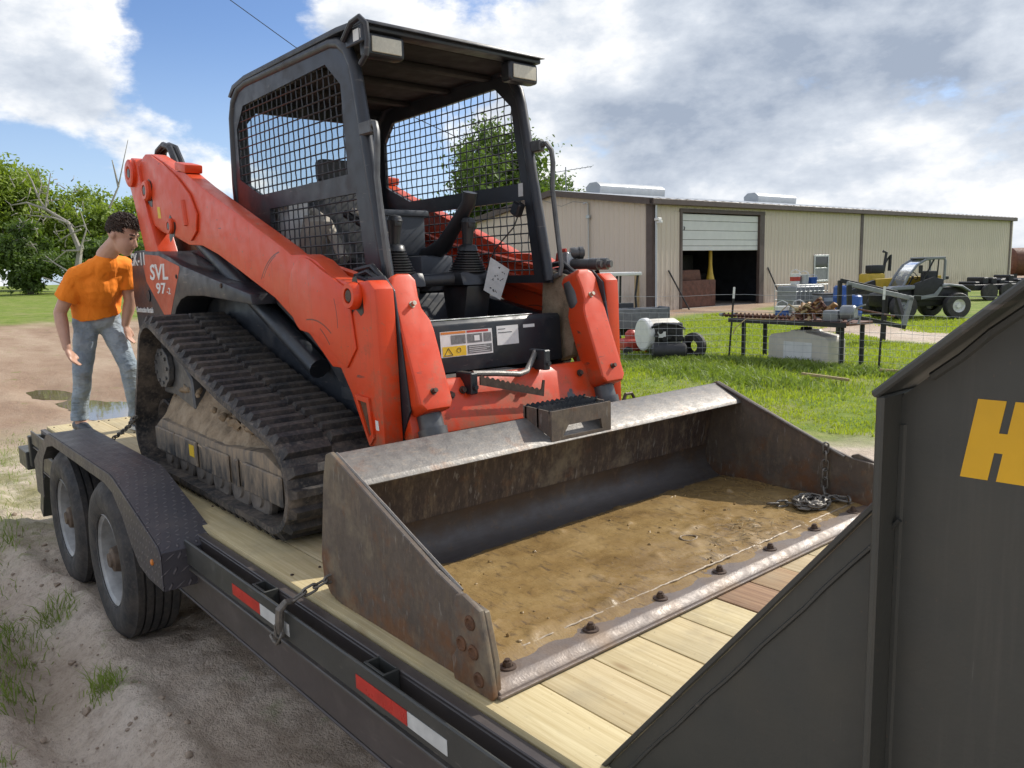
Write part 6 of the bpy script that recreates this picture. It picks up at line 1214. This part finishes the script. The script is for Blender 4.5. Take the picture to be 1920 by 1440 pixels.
b = MB(); b.box(-0.22, 0.05, -0.14, 0.14, 0, 0.20, 0.03, 2); b.lathe([(0, 0), (0.11, 0), (0.13, 0.02), (0.13, 0.22), (0.10, 0.25), (0, 0.25)], (0.06, 0, 0.16), (1, 0, 0), 18); b.build('housing', MAT['steel_grey'], WI); b = MB(); b.tube([(0.2, 0, 0.2), (0.45, 0.05, 0.30)], 0.015, 6); b.tube([(0.2, -0.08, 0.02), (0.42, -0.1, 0.1), (0.40, -0.12, -0.02)], 0.02, 6); b.build('lever', MAT['steel_grey'], WI)
PT = thing('poly_tank', 'cream white plastic tank sitting on the grass under the bench', 'tank', (-6.15, 11.32, GZ+0.0), math.atan2(-0.29, 2.16))
b = MB(); b.prism([(-0.62, 0.0), (0.62, 0.0), (0.655, 0.05), (0.655, 0.44), (0.60, 0.52), (0.18, 0.585), (0.14, 0.62), (-0.14, 0.62), (-0.18, 0.585), (-0.60, 0.52), (-0.655, 0.44), (-0.655, 0.05)], 'y', -0.10, 0.42, 0.045, 3); b.build('shell', MAT['poly_white'], PT)
b = MB(); b.lathe([(0, 0), (0.10, 0), (0.11, 0.025), (0.09, 0.045), (0, 0.05)], (0, 0.16, 0.62), (0, 0, 1), 16); b.build('lid', MAT['black_metal'], PT)
b = MB(); b.box(-0.30, 0.32, -0.108, -0.1005, 0.08, 0.40, 0.006, 1); b.build('label_panel', MAT['white_paint'], PT)
# utility cart, seen from its cargo bed
UT = TH('utility_cart', 'grey utility cart with white canopy roof behind the loader tower', 'cart', 1168, 18.6, 0.25)
b = MB(); b.box(-0.75, 0.28, -0.5, 0.75, 1.66, 1.74, 0.03, 2); b.build('canopy', MAT['white_paint'], UT)
for (p, q) in (((-0.62, -0.42, 0.72), (-0.50, -0.42, 1.66)), ((0.18, -0.42, 0.72), (0.14, -0.42, 1.20)), ((0.14, -0.42, 1.20), (0.20, -0.42, 1.66)), ((-0.62, 0.62, 0.72), (-0.56, 0.62, 1.66)), ((0.18, 0.62, 0.72), (0.20, 0.62, 1.66)), ((-0.45, -0.42, 0.72), (-0.30, -0.42, 1.66))):
    b = MB(); b.cyl(p, q, 0.028, n=8); b.build('roof_post', MAT['black_metal'], UT)
b = MB(); b.box(-0.40, 0.16, -0.30, -0.15, 0.75, 1.04, 0.04, 2); b.build('seat_back', MAT['seat_grey'], UT)
b = MB(); b.box(-0.55, 0.70, -0.98, -0.44, 0.55, 0.60, 0.01, 1)
for q in ((-0.55, 0.70, -1.0, -0.97), (-0.55, 0.70, -0.46, -0.43)): b.box(q[0], q[1], q[2], q[3], 0.5, 0.93, 0.01, 1)
for q in ((-0.58, -0.551), (0.701, 0.73)): b.box(q[0], q[1], -1.0, -0.43, 0.5, 0.95, 0.01, 1)
b.build('cargo_bed', MAT['utv_grey'], UT); b = MB(); b.box(-0.6, 0.55, -0.4, 0.9, 0.30, 0.62, 0.05, 2); b.build('chassis', MAT['black_metal'], UT)
for (x, y) in ((-0.45, -0.75), (0.45, -0.75), (-0.45, 0.75), (0.45, 0.75)):
    b = MB(); b.lathe([(0, 0.02), (0.14, 0.0), (0.16, 0.03), (0.27, 0.0), (0.30, 0.04), (0.30, 0.2), (0.27, 0.24), (0.0, 0.22)], (x, y, 0.29), (1 if x > 0 else -1, 0, 0), 20); b.build('wheel', MAT['tyre'], UT)
# engine air compressor with white tank end
CP = TH('air_compressor', 'air compressor with white round tank end and black engine on the grass', 'compressor', 1245, 16.1, -0.25)
b = MB(); b.lathe([(0, 0), (0.30, 0), (0.33, 0.02), (0.335, 0.05), (0.335, 0.12), (0, 0.12)], (-0.44, -0.12, 0.50), (0.83, 0.55, 0), 28); b.build('tank_end', MAT['white_paint'], CP)
b = MB(); b.lathe([(0, 0.121), (0.31, 0.121), (0.31, 0.72), (0.25, 0.82), (0, 0.84)], (-0.44, -0.12, 0.50), (0.83, 0.55, 0), 28); b.build('tank', MAT['poly_white'], CP)
b = MB(); b.box(-0.20, 0.38, -0.32, 0.0, 0.36, 0.74, 0.05, 2)
for i in range(7): b.cyl((-0.12+0.08*i, -0.34, 0.5+0.09*math.sin(i*2)), (-0.12+0.08*i, -0.41, 0.5+0.09*math.sin(i*2)), 0.05, n=10)
b.tube([(-0.22, -0.36, 0.66), (0.0, -0.42, 0.74), (0.3, -0.38, 0.70), (0.42, -0.2, 0.62)], 0.025, 8); b.build('engine', MAT['black_metal'], CP)
b = MB(); b.lathe([(0, 0), (0.10, 0.01), (0.16, 0.05), (0.17, 0.12), (0.17, 0.58), (0.16, 0.65), (0.10, 0.69), (0, 0.70)], (-0.22, -0.50, 0.20), (1, 0.1, 0), 22); b.build('air_receiver', MAT['steel_dark'], CP)
b = MB(); b.lathe([(0.12, 0.0), (0.22, -0.01), (0.27, 0.03), (0.27, 0.11), (0.22, 0.15), (0.12, 0.14)], (0.56, -0.22, 0.27), (0.55, 0.83, 0), 26); b.build('wheel', MAT['tyre'], CP)
b = MB(); b.box(-0.1, 0.06, -0.405, -0.40, 0.46, 0.58, 0); b.build('engine_tag', MAT['white_paint'], CP)
RM = TH('red_mower', 'small red and orange mower deck half hidden in weeds', 'mower', 1188, 16.8, 0.2)
b = MB(); b.box(-0.28, 0.30, -0.25, 0.25, 0.10, 0.36, 0.09, 3); b.lathe([(0, 0), (0.14, 0), (0.13, 0.12), (0.07, 0.18), (0, 0.18)], (-0.05, 0, 0.36), (0, 0, 1), 16); b.build('deck', MAT['red_paint'], RM); b = MB(); b.box(0.14, 0.40, -0.34, -0.252, 0.08, 0.24, 0.03, 2); b.build('side_chute', MAT['decal_orange'], RM)
for x in (-0.25, 0.28): b = MB(); b.lathe([(0, 0), (0.10, 0), (0.11, 0.02), (0.11, 0.06), (0, 0.06)], (x, -0.30, 0.11), (0, -1, 0), 16); b.build('wheel', MAT['tyre'], RM)
# open steel frame (fork carriage) behind the bench
FA = TH('fork_carriage', 'black steel fork frame tilted on the grass behind the bench', 'frame', 1650, 18.0, 0.0)
fpts = [(-0.78, 0.0, 1.42), (0.35, 0.0, 1.12), (0.62, 0.0, 1.06), (0.72, 0.0, 1.12), (0.60, 0.0, 0.42), (0.46, 0.0, 0.32), (-0.60, 0.0, 0.60)]
def beam(b, p, q, w_=0.045, h=0.06):
    p, q = Vector(p), Vector(q); d = (q-p); M_ = Matrix.Translation(p) @ d.to_track_quat('X', 'Z').to_matrix().to_4x4(); b.box(0, d.length, -w_, w_, -h, h, 0.006, 1, M_)
for (p, q, m) in (((-0.80, 0, 1.36), (0.70, 0, 0.98), 'steel_grey'), ((0.66, 0, 1.0), (0.52, 0, 0.36), 'steel_grey'), ((0.56, 0, 0.34), (-0.70, 0, 0.62), 'black_metal'), ((-0.75, 0, 1.34), (-0.72, 0, 0.62), 'black_metal'), ((-0.72, 0.55, 1.42), (0.60, 0.55, 1.10), 'black_metal'), ((0.55, 0.0, 0.40), (0.55, 0.5, 1.1), 'black_metal'), ((-0.72, 0.6, 0.0), (-0.72, 0.58, 1.42), 'black_metal'), ((0.35, 0.6, 0.0), (0.35, 0.58, 1.16), 'black_metal'), ((-0.95, -0.15, 0.86), (0.25, -0.1, 0.60), 'steel_rusty')):
    b = MB(); beam(b, p, q, 0.04, 0.05 if m != 'steel_rusty' else 0.02); b.build('beam', MAT[m], FA)
# caged tank, pails and drums along the shop wall
IB = TH('caged_tank', 'translucent bulk tank in a wire cage by the shop wall', 'tank', 1500, 27.5, 0.35)
b = MB(); b.box(-0.62, 0.62, -0.5, 0.5, 0.15, 1.08, 0.08, 3); b.build('tank', MAT['steel_grey'], IB); b = MB(); b.box(-0.65, 0.65, -0.55, 0.55, 0.0, 0.149, 0.01, 1); b.build('pallet', MAT['galv'], IB)
b = MB()
for i in range(8): x = -0.65+1.3*i/7; b.tube([(x, -0.56, 0.15), (x, -0.56, 1.12)], 0.012, 5); b.tube([(x, 0.56, 0.15), (x, 0.56, 1.12)], 0.012, 5)
for z in (0.3, 0.6, 0.9, 1.12): b.tube([(-0.66, -0.57, z), (0.66, -0.57, z), (0.66, 0.57, z), (-0.66, 0.57, z)], 0.012, 5, closed=True)
b.build('cage', MAT['galv'], IB)
ib = Vector(IB.location); HRn = Vector((math.cos(RZ0+0.35), math.sin(RZ0+0.35), 0))
def pail(name, pos, r, h, m, lab, bail=True, band=None):
    t = thing(name, lab, 'pail', pos, 0.0); b = MB(); b.lathe([(0, 0), (r*0.88, 0), (r, h*0.9), (r*1.06, h*0.9), (r*1.06, h), (0, h)], (0, 0, 0), (0, 0, 1), 18); b.build('drum', MAT[m], t)
    if band: b = MB(); b.lathe([(r*0.955, h*0.3), (r*0.985, h*0.7)], (0, 0, 0), (0, 0, 1), 18); b.v = [(p[0]*1.03, p[1]*1.03, p[2]) for p in b.v]; b.build('label_band', MAT[band], t)
    b = MB(); b.tube([(-r*1.05, 0, h*0.9), (-r*0.8, 0, h*1.25), (0, 0, h*1.4), (r*0.8, 0, h*1.25), (r*1.05, 0, h*0.9)], 0.012, 5); b.build('bail', MAT['galv'], t); return t
pail('oil_pail', ib+HRn*-0.25+Vector((0, 0, 1.14)), 0.17, 0.36, 'white_paint', 'white and red pail standing on top of the caged tank', band='red_paint')
pail('steel_pail', ib+HRn*0.12+Vector((0, 0, 1.14)), 0.17, 0.32, 'galv', 'shiny metal pail beside the red pail on the caged tank')
pail('small_pail', ib+HRn*0.50+Vector((0, 0, 1.14)), 0.16, 0.22, 'blue_plastic', 'low blue and white pail on the right of the caged tank')
q = WG(1466, 26.2); pail('ground_pail', q, 0.22, 0.46, 'white_paint', 'white and blue pail on the ground left of the caged tank', band='blue_plastic')
q = WG(1497, 26.0); pail('ground_pail', q, 0.22, 0.48, 'poly_white', 'yellowish pail on the ground in front of the caged tank')
for (u, d, lab) in ((1578, 25.0, 'tall blue plastic drum beside the dark steel box'), (1597, 24.2, 'short blue plastic drum in front of the telehandler boom')):
    t = TH('blue_drum', lab, 'drum', u, d); b = MB(); hh = 1.12 if u < 1590 else 0.85; b.lathe([(0, 0), (0.24, 0), (0.27, 0.05), (0.28, hh*0.35), (0.29, hh*0.37), (0.28, hh*0.39), (0.28, hh*0.65), (0.29, hh*0.67), (0.28, hh*0.69), (0.27, hh-0.05), (0.22, hh), (0, hh)], (0, 0, 0), (0, 0, 1), 20); b.build('drum', MAT['blue_plastic'], t); b = MB(); b.lathe([(0, 0), (0.05, 0), (0.05, 0.03), (0, 0.03)], (0.12, 0, hh), (0, 0, 1), 10); b.build('bung', MAT['black_metal'], t)
SB = TH('dark_steel_box', 'low dark steel box between the caged tank and blue drum', 'box', 1555, 26.0, 0.1); b = MB(); b.box(-0.45, 0.42, -0.3, 0.3, 0.0, 0.80, 0.03, 1); b.build('case', MAT['utv_grey'], SB); b = MB(); b.box(-0.47, 0.44, -0.32, 0.32, 0.801, 0.86, 0.02, 1); b.build('lid', MAT['steel_dark'], SB); b = MB(); b.box(-0.36, -0.06, -0.309, -0.302, 0.60, 0.72, 0); b.build('label_plate', MAT['galv'], SB)
YT = TH('yellow_pump', 'yellow pump skid with black engine standing at the building wall', 'pump', 1632, 28.5, 0.2)
b = MB(); b.box(-0.33, 0.33, -0.3, 0.3, 0.85, 1.42, 0.07, 2); b.build('tank', MAT['yellow'], YT); b = MB(); b.box(-0.15, 0.36, -0.2, 0.2, 1.421, 1.72, 0.05, 2); b.tube([(0.4, 0, 1.2), (0.5, 0, 1.75), (0.55, 0, 2.15), (0.42, 0, 2.2)], 0.05, 8); b.tube([(0.5, 0.0, 1.8), (0.72, 0, 2.05), (0.70, 0, 1.5)], 0.06, 8); b.build('engine', MAT['black_metal'], YT); b = MB(); b.box(-0.4, 0.4, -0.35, 0.35, 0.0, 0.849, 0.02, 1); b.build('skid', MAT['steel_dark'], YT)
# compact telehandler
TE = TH('telehandler', 'grey and yellow compact telehandler with rounded glass cab on the lawn', 'telehandler', 1724, 25.6, 0.06)
for (x, lab) in ((0.82, 'rear'), (-1.05, 'front')):
    for y in (-0.62, 0.62):
        b = MB(); s = -1 if y < 0 else 1; b.lathe([(0.22, 0.02), (0.30, 0.0), (0.41, 0.02), (0.44, 0.06), (0.44, 0.26), (0.41, 0.30), (0.22, 0.30)], (x, y, 0.43), (0, s, 0), 28); w_ = b.build('tyre', MAT['tyre'], TE); b = MB(); b.lathe([(0.0, 0.30), (0.07, 0.30), (0.09, 0.22), (0.18, 0.2), (0.22, 0.28), (0.24, 0.30), (0.24, 0.26)], (x, y, 0.43), (0, s, 0), 24); b.build('rim', MAT['white_paint' if x > 0 else 'steel_grey'], w_)
b = MB(); b.prism([(-1.55, 0.42), (1.25, 0.42), (1.42, 0.62), (1.40, 0.95), (0.95, 1.05), (-1.0, 1.02), (-1.6, 0.85)], 'y', -0.48, 0.55, 0.04, 2); b.build('chassis', MAT['black_metal'], TE)
b = MB(); b.prism([(-0.62, 0.62), (0.42, 0.62), (0.44, 1.32), (0.1, 1.42), (-0.58, 1.20)], 'y', -0.62, -0.485, 0.03, 2); b.build('door', MAT['black_metal'], TE); b = MB(); b.prism([(-0.35, 0.66), (0.20, 0.74), (0.42, 1.08), (0.30, 1.08), (0.10, 0.85), (-0.35, 0.78)], 'y', -0.645, -0.625, 0.008, 1); b.build('door_stripe', MAT['tele_grey'], TE)
b = MB(); b.prism([(0.36, 1.06), (0.60, 1.10), (1.05, 1.04), (1.36, 0.86), (1.36, 0.93), (1.05, 1.12), (0.60, 1.18), (0.36, 1.16)], 'y', -0.70, -0.30, 0.02, 1); b.build('rear_fender', MAT['tele_grey'], TE)
b = MB(); b.prism([(-1.55, 0.98), (-0.62, 1.02), (-0.62, 1.16), (-1.4, 1.12)], 'y', -0.72, -0.30, 0.03, 1); b.build('front_fender', MAT['tele_grey'], TE)
hoop = [(-0.98, 1.10), (-0.80, 1.45), (-0.52, 1.82), (-0.22, 2.00), (0.10, 2.04), (0.42, 2.03), (0.47, 1.95), (0.46, 1.30)]
for y in (-0.58, 0.30): b = MB(); b.tube([(x, y, z) for x, z in hoop], 0.042, 8); b.build('cab_hoop', MAT['tele_grey'], TE)
b = MB(); b.tube([(-0.33, -0.58, 1.22), (-0.12, -0.58, 1.62), (0.08, -0.58, 2.02)], 0.03, 6); b.tube([(0.2, -0.58, 1.38), (0.24, -0.58, 2.03)], 0.025, 6); b.build('door_pillar', MAT['black_metal'], TE)
b = MB(); b.box(-0.25, 0.47, -0.62, 0.34, 2.03, 2.09, 0.03, 2); b.build('cab_roof', MAT['tele_grey'], TE)
b = MB(); vs_ = []; hw = hoop[:5]
for x, z in hw: vs_ += [(x, -0.55, z), (x, 0.28, z)]
b.add(vs_, [(2*i, 2*i+1, 2*i+3, 2*i+2) for i in range(4)]); b.build('windscreen', MAT['glass'], TE)
b = MB(); b.box(0.02, 0.38, -0.35, 0.12, 1.04, 1.62, 0.05, 2); b.build('seat', MAT['seat_grey'], TE); b = MB(); b.tube([(-0.55, -0.1, 1.05), (-0.35, -0.1, 1.45)], 0.03, 6); b.tube([(-0.33-0.10*math.sin(a), -0.1+0.18*math.cos(a), 1.47+0.14*math.sin(a)) for a in [k*0.5236 for k in range(12)]], 0.015, 6, closed=True); b.build('steering_wheel', MAT['black_metal'], TE)
b = MB(); beam(b, (0.9, 0.42, 1.30), (-1.45, 0.42, 1.22), 0.13, 0.15); b.build('boom', MAT['yellow'], TE); b = MB(); beam(b, (-1.45, 0.42, 1.22), (-2.25, 0.42, 0.98), 0.10, 0.12); b.prism([(-2.2, 1.1), (-2.45, 1.0), (-2.55, 0.35), (-2.40, 0.30), (-2.25, 0.85)], 'y', 0.15, 0.70, 0.02, 1); b.build('boom_head', MAT['black_metal'], TE)
b = MB(); beam(b, (-2.5, 0.2, 0.36), (-3.5, 0.2, 0.30), 0.06, 0.03); beam(b, (-2.5, 0.62, 0.36), (-3.5, 0.62, 0.30), 0.06, 0.03); b.build('fork', MAT['black_metal'], TE)
for q_ in ((0.47, 0.62, -0.60, -0.52, 1.32, 1.44), (-0.5, -0.38, -0.72, -0.64, 1.55, 1.82)): b = MB(); b.box(*q_, 0.02, 1); b.build('mirror', MAT['black_metal'], TE)
TE.scale = (0.93, 0.93, 0.93)
# dark implement trailers and rusty tank at the far end
for (u, d, lab) in ((1842, 36.0, 'dark implement trailer parked right of the telehandler'), (1890, 39.0, 'dark flat trailer at the far end of the lawn')):
    t = TH('parked_trailer', lab, 'trailer', u, d, 0.15); b = MB(); b.box(-1.1, 1.3, -0.8, 0.8, 0.45, 0.72, 0.03, 1); b.build('bed', MAT['black_metal'], t)
    for x in (-0.45, 0.45): b = MB(); b.lathe([(0, 0), (0.18, 0), (0.2, 0.03), (0.34, 0.0), (0.37, 0.05), (0.37, 0.2), (0, 0.22)], (x, -0.82, 0.37), (0, -1, 0), 20); b.build('wheel', MAT['tyre'], t)
    b = MB(); rr = random.Random(int(u))
    for k in range(5): x = -0.9+0.42*k; b.box(x, x+0.26, -0.6, 0.5, 0.721, 0.80+rr.random()*0.25, 0.04, 1)
    b.build('load', MAT['steel_dark'], t); b = MB(); beam(b, (1.3, 0, 0.55), (2.3, 0, 0.45), 0.05, 0.06); b.box(2.1, 2.2, -0.05, 0.05, 0, 0.5, 0.01, 1); b.build('tongue', MAT['black_metal'], t)
RS = TH('far_tank', 'rusty brown tank beyond the far end of the building', 'tank', 1912, 62.0); b = MB(); b.lathe([(0, 0), (0.9, 0.05), (1.1, 0.3), (1.1, 2.6), (0.9, 2.85), (0, 2.9)], (-1.2, 0, 1.55), (1, 0, 0), 20); b.build('shell', MAT['steel_rusty'], RS); b = MB(); b.box(-0.9, -0.6, -0.6, 0.6, 0, 0.8, 0.02, 1); b.box(0.9, 1.2, -0.6, 0.6, 0, 0.8, 0.02, 1); b.build('saddle', MAT['steel_dark'], RS)
# timber offcuts on the grass
for (x, y, l, a, lab) in ((-3.95, 10.6, 0.75, 0.1, 'pale timber stake lying on the grass by the fence post'), (-4.6, 9.3, 0.9, -0.25, 'weathered timber stake lying on the grass nearer the loader')):
    b = MB(); b.box(-l/2, l/2, -0.03, 0.03, 0, 0.04, 0.006, 1, Matrix.Translation((x, y, ground_h(x, y)+0.06)) @ Matrix.Rotation(a, 4, 'Z')); tag(b.build('timber_stake', MAT['wood_post']), lab, 'stake', 'timber stakes on the grass')
# overhead wire
b = MB(); p, q = Vector((-39.8, 14.77, 15.1)), Vector((-37.4, 16.97, 12.65)); d = (q-p); b.tube([p-d*8+Vector((0, 0, 2)), p-d*3+Vector((0, 0, 0.4)), p, q, q+d*1.5+Vector((0, 0, 0.5)), q+d*4+Vector((0, 0, 2.6))], 0.022, 5); tag(b.build('overhead_wire', MAT['black_metal']), 'thin dark overhead wire crossing the blue sky above the cab', 'wire')
# ------------------------------------------------------------------ trees
def limb(b, p, d, l, r, depth, rr, tips, gnarl=0.35):
    pts = [Vector(p)]; rad = [r]; n = 5; dd = Vector(d).normalized()
    for i in range(n):
        dd = (dd+Vector((rr.uniform(-1, 1), rr.uniform(-1, 1), rr.uniform(-0.5, 0.8)))*gnarl*0.35).normalized(); pts.append(pts[-1]+dd*l/n); rad.append(r*(1-0.62*(i+1)/n))
    b.tube(pts, rad, 6)
    for q in pts[2:]: tips.append((q, depth))
    if depth > 0:
        for i in range(rr.randint(2, 4)):
            k = rr.randint(2, n); s = Vector((rr.uniform(-1, 1), rr.uniform(-1, 1), rr.uniform(-0.1, 0.9))).normalized(); limb(b, pts[k], (dd*0.6+s).normalized(), l*rr.uniform(0.5, 0.75), rad[k]*0.7, depth-1, rr, tips, gnarl)
def tree(name, label, u, dist, h, spread, m, seed, nl=5200, leaf=0.26, low=0.25, group=None, base=None, trunk_r=0.22, bark='bark'):
    rr = random.Random(seed); rs_ = np.random.RandomState(seed); loc = base or WG(u, dist); T_ = thing(name, label, 'tree', loc, 0.0, group)
    b = MB(); tips = []; th = h*low
    b.tube([(0, 0, -0.2), (0.05*h*rr.uniform(-0.3, 0.3), 0, th*0.5), (0.1*rr.uniform(-1, 1), 0.1*rr.uniform(-1, 1), th)], [trunk_r*1.3, trunk_r, trunk_r*0.85], 9)
    for i in range(7): a = i*0.9+rr.uniform(-0.3, 0.3); limb(b, (0, 0, th*rr.uniform(0.7, 1.0)), (math.cos(a)*spread/h*1.4, math.sin(a)*spread/h*1.4, rr.uniform(0.45, 1.1)), h*rr.uniform(0.32, 0.5), trunk_r*0.5, 2, rr, tips)
    b.build('trunk', MAT[bark], T_)
    # leaf clumps round the twig ends and through an uneven crown
    cl = [t[0] for t in tips if t[1] < 2]; rr.shuffle(cl); cl = cl[:150]
    for _ in range(60):
        a = rr.uniform(0, 6.28); q = math.sqrt(rr.random()); z = rr.uniform(low*0.8, 0.97); w_ = spread*(1.05-abs(z-0.55)*1.35); cl.append(Vector((math.cos(a)*w_*q, math.sin(a)*w_*q, z*h)))
    C_ = np.array([[*c] for c in cl]); nl = int(nl*1.4); idx = rs_.randint(0, len(C_), nl); P_ = C_[idx]+rs_.normal(0, 1, (nl, 3))*np.array([1, 1, 0.7])*(0.055*h*rs_.uniform(0.5, 1.3, (nl, 1)))
    P_[:, 2] = np.clip(P_[:, 2], 0.12*h*low, h*1.02); big_ = rs_.rand(nl) < 0.25; P_[big_] = P_[big_]*np.array([0.86, 0.86, 0.95]); sz = leaf*rs_.uniform(0.5, 1.25, nl)*np.where(big_, 1.9, 1.0); nv = rs_.normal(0, 1, (nl, 3)); nv[:, 2] += 0.6; nv /= np.linalg.norm(nv, axis=1)[:, None]
    t1 = np.cross(nv, rs_.normal(0, 1, (nl, 3))); t1 /= np.linalg.norm(t1, axis=1)[:, None]; t2 = np.cross(nv, t1)
    v = np.empty((nl, 4, 3)); v[:, 0] = P_-t1*sz[:, None]; v[:, 1] = P_-t2*(sz*0.5)[:, None]; v[:, 2] = P_+t1*sz[:, None]; v[:, 3] = P_+t2*(sz*0.5)[:, None]+nv*(sz*0.25)[:, None]
    me = bpy.data.meshes.new('crown'); me.from_pydata(v.reshape(-1, 3).tolist(), [], np.arange(nl*4).reshape(-1, 4).tolist()); me.materials.append(MAT[m]); tag(link('crown', me, T_), kind='stuff'); return T_
TG = 'trees at the edge of the yard'
tree('leafy_tree', 'tall leafy tree at the far left edge of the yard', -10, 72, 12.4, 4.2, 'leaf_mid', 21, 11000, 0.20, 0.22, TG)
tree('leafy_tree', 'light green tree behind the fallen grey branches at left', 60, 78, 12.2, 3.9, 'leaf_mid', 22, 10000, 0.19, 0.2, TG)
tree('leafy_tree', 'broad bright green tree above the head of the person', 185, 80, 11.0, 4.6, 'leaf_mid', 23, 14000, 0.19, 0.15, TG)
tree('leafy_tree', 'bright green tree left behind the loader arm', 260, 84, 10.6, 4.0, 'leaf_mid', 29, 9000, 0.19, 0.15, TG)
tree('dark_shrub_tree', 'dense dark green bushy tree low at the left of the yard', 60, 64, 6.0, 3.0, 'leaf_dark', 24, 11000, 0.16, 0.08, TG)
tree('dark_shrub_tree', 'dark low bush behind the shoulder of the person', 205, 68, 5.0, 2.8, 'leaf_dark', 25, 8000, 0.16, 0.08, TG)
tree('dark_shrub_tree', 'dark bush behind the rear of the loader', 262, 70, 4.6, 2.5, 'leaf_dark', 26, 4000, 0.20, 0.08, TG)
tree('leafy_tree', 'green tree rising behind the building seen through the cab mesh', 935, 72, 15.0, 4.4, 'leaf_dark', 27, 13000, 0.20, 0.25)
tree('leafy_tree', 'smaller green tree over the left end of the building roof', 1035, 76, 10.6, 3.6, 'leaf_dark', 28, 8000, 0.20, 0.25)
tree('leafy_tree', 'leafy tree hidden behind the cab of the loader', 790, 80, 9.0, 4.0, 'leaf_mid', 31, 4500, 0.26, 0.2)
# bare grey tree with broken limbs
DT = thing('dead_tree', 'bare grey tree with broken sprawling branches among the left trees', 'tree', WG(100, 62), 0.0); rr = random.Random(5); b = MB(); tips = []
def w2l(u, v, d): p = CAM_POS+CF*d+CR*((u-960)/CAM_F*d)+CU*((720-v)/CAM_F*d); return p-Vector(DT.location)
b.tube([w2l(152, 545, 62), w2l(146, 500, 62), w2l(150, 470, 62), w2l(128, 418, 62), w2l(85, 392, 61.5), w2l(50, 380, 61), w2l(20, 385, 61)], [0.30, 0.24, 0.2, 0.16, 0.12, 0.08, 0.03], 8)
for path in ([(128, 418), (105, 410), (80, 402)], [(150, 470), (162, 430), (152, 400), (145, 385)], [(128, 418), (100, 408), (60, 404), (45, 402)], [(85, 392), (72, 370), (78, 345), (70, 318)], [(72, 370), (60, 340), (45, 312)], [(85, 392), (90, 355), (95, 325)], [(152, 430), (130, 440), (110, 452)], [(150, 470), (125, 470), (98, 492), (80, 488)], [(146, 520), (105, 495), (85, 480)], [(152, 545), (110, 530), (80, 520)], [(205, 390), (222, 350), (232, 300), (240, 262)], [(222, 350), (215, 320), (210, 300)]):
    b.tube([w2l(u, v, 61.5) for u, v in path], [0.09, 0.06, 0.035, 0.02][:len(path)], 6)
for _ in range(70):
    u0 = rr.uniform(20, 160); v0 = rr.uniform(330, 470); L_ = rr.uniform(8, 26); a = rr.uniform(0, 6.28); b.tube([w2l(u0, v0, 62), w2l(u0+L_*0.5*math.cos(a)+rr.uniform(-3, 3), v0+L_*0.5*math.sin(a)+rr.uniform(-3, 3), 61.7), w2l(u0+L_*math.cos(a), v0+L_*math.sin(a), 62)], [0.05, 0.03, 0.012], 5)
b.build('trunk', MAT['dead_bark'], DT)
scene.cycles.max_bounces = 5; scene.cycles.diffuse_bounces = 2; scene.cycles.glossy_bounces = 3; scene.cycles.transmission_bounces = 6; scene.cycles.transparent_max_bounces = 8
scene.cycles.caustics_reflective = False; scene.cycles.caustics_refractive = False
scene.cycles.use_denoising = True
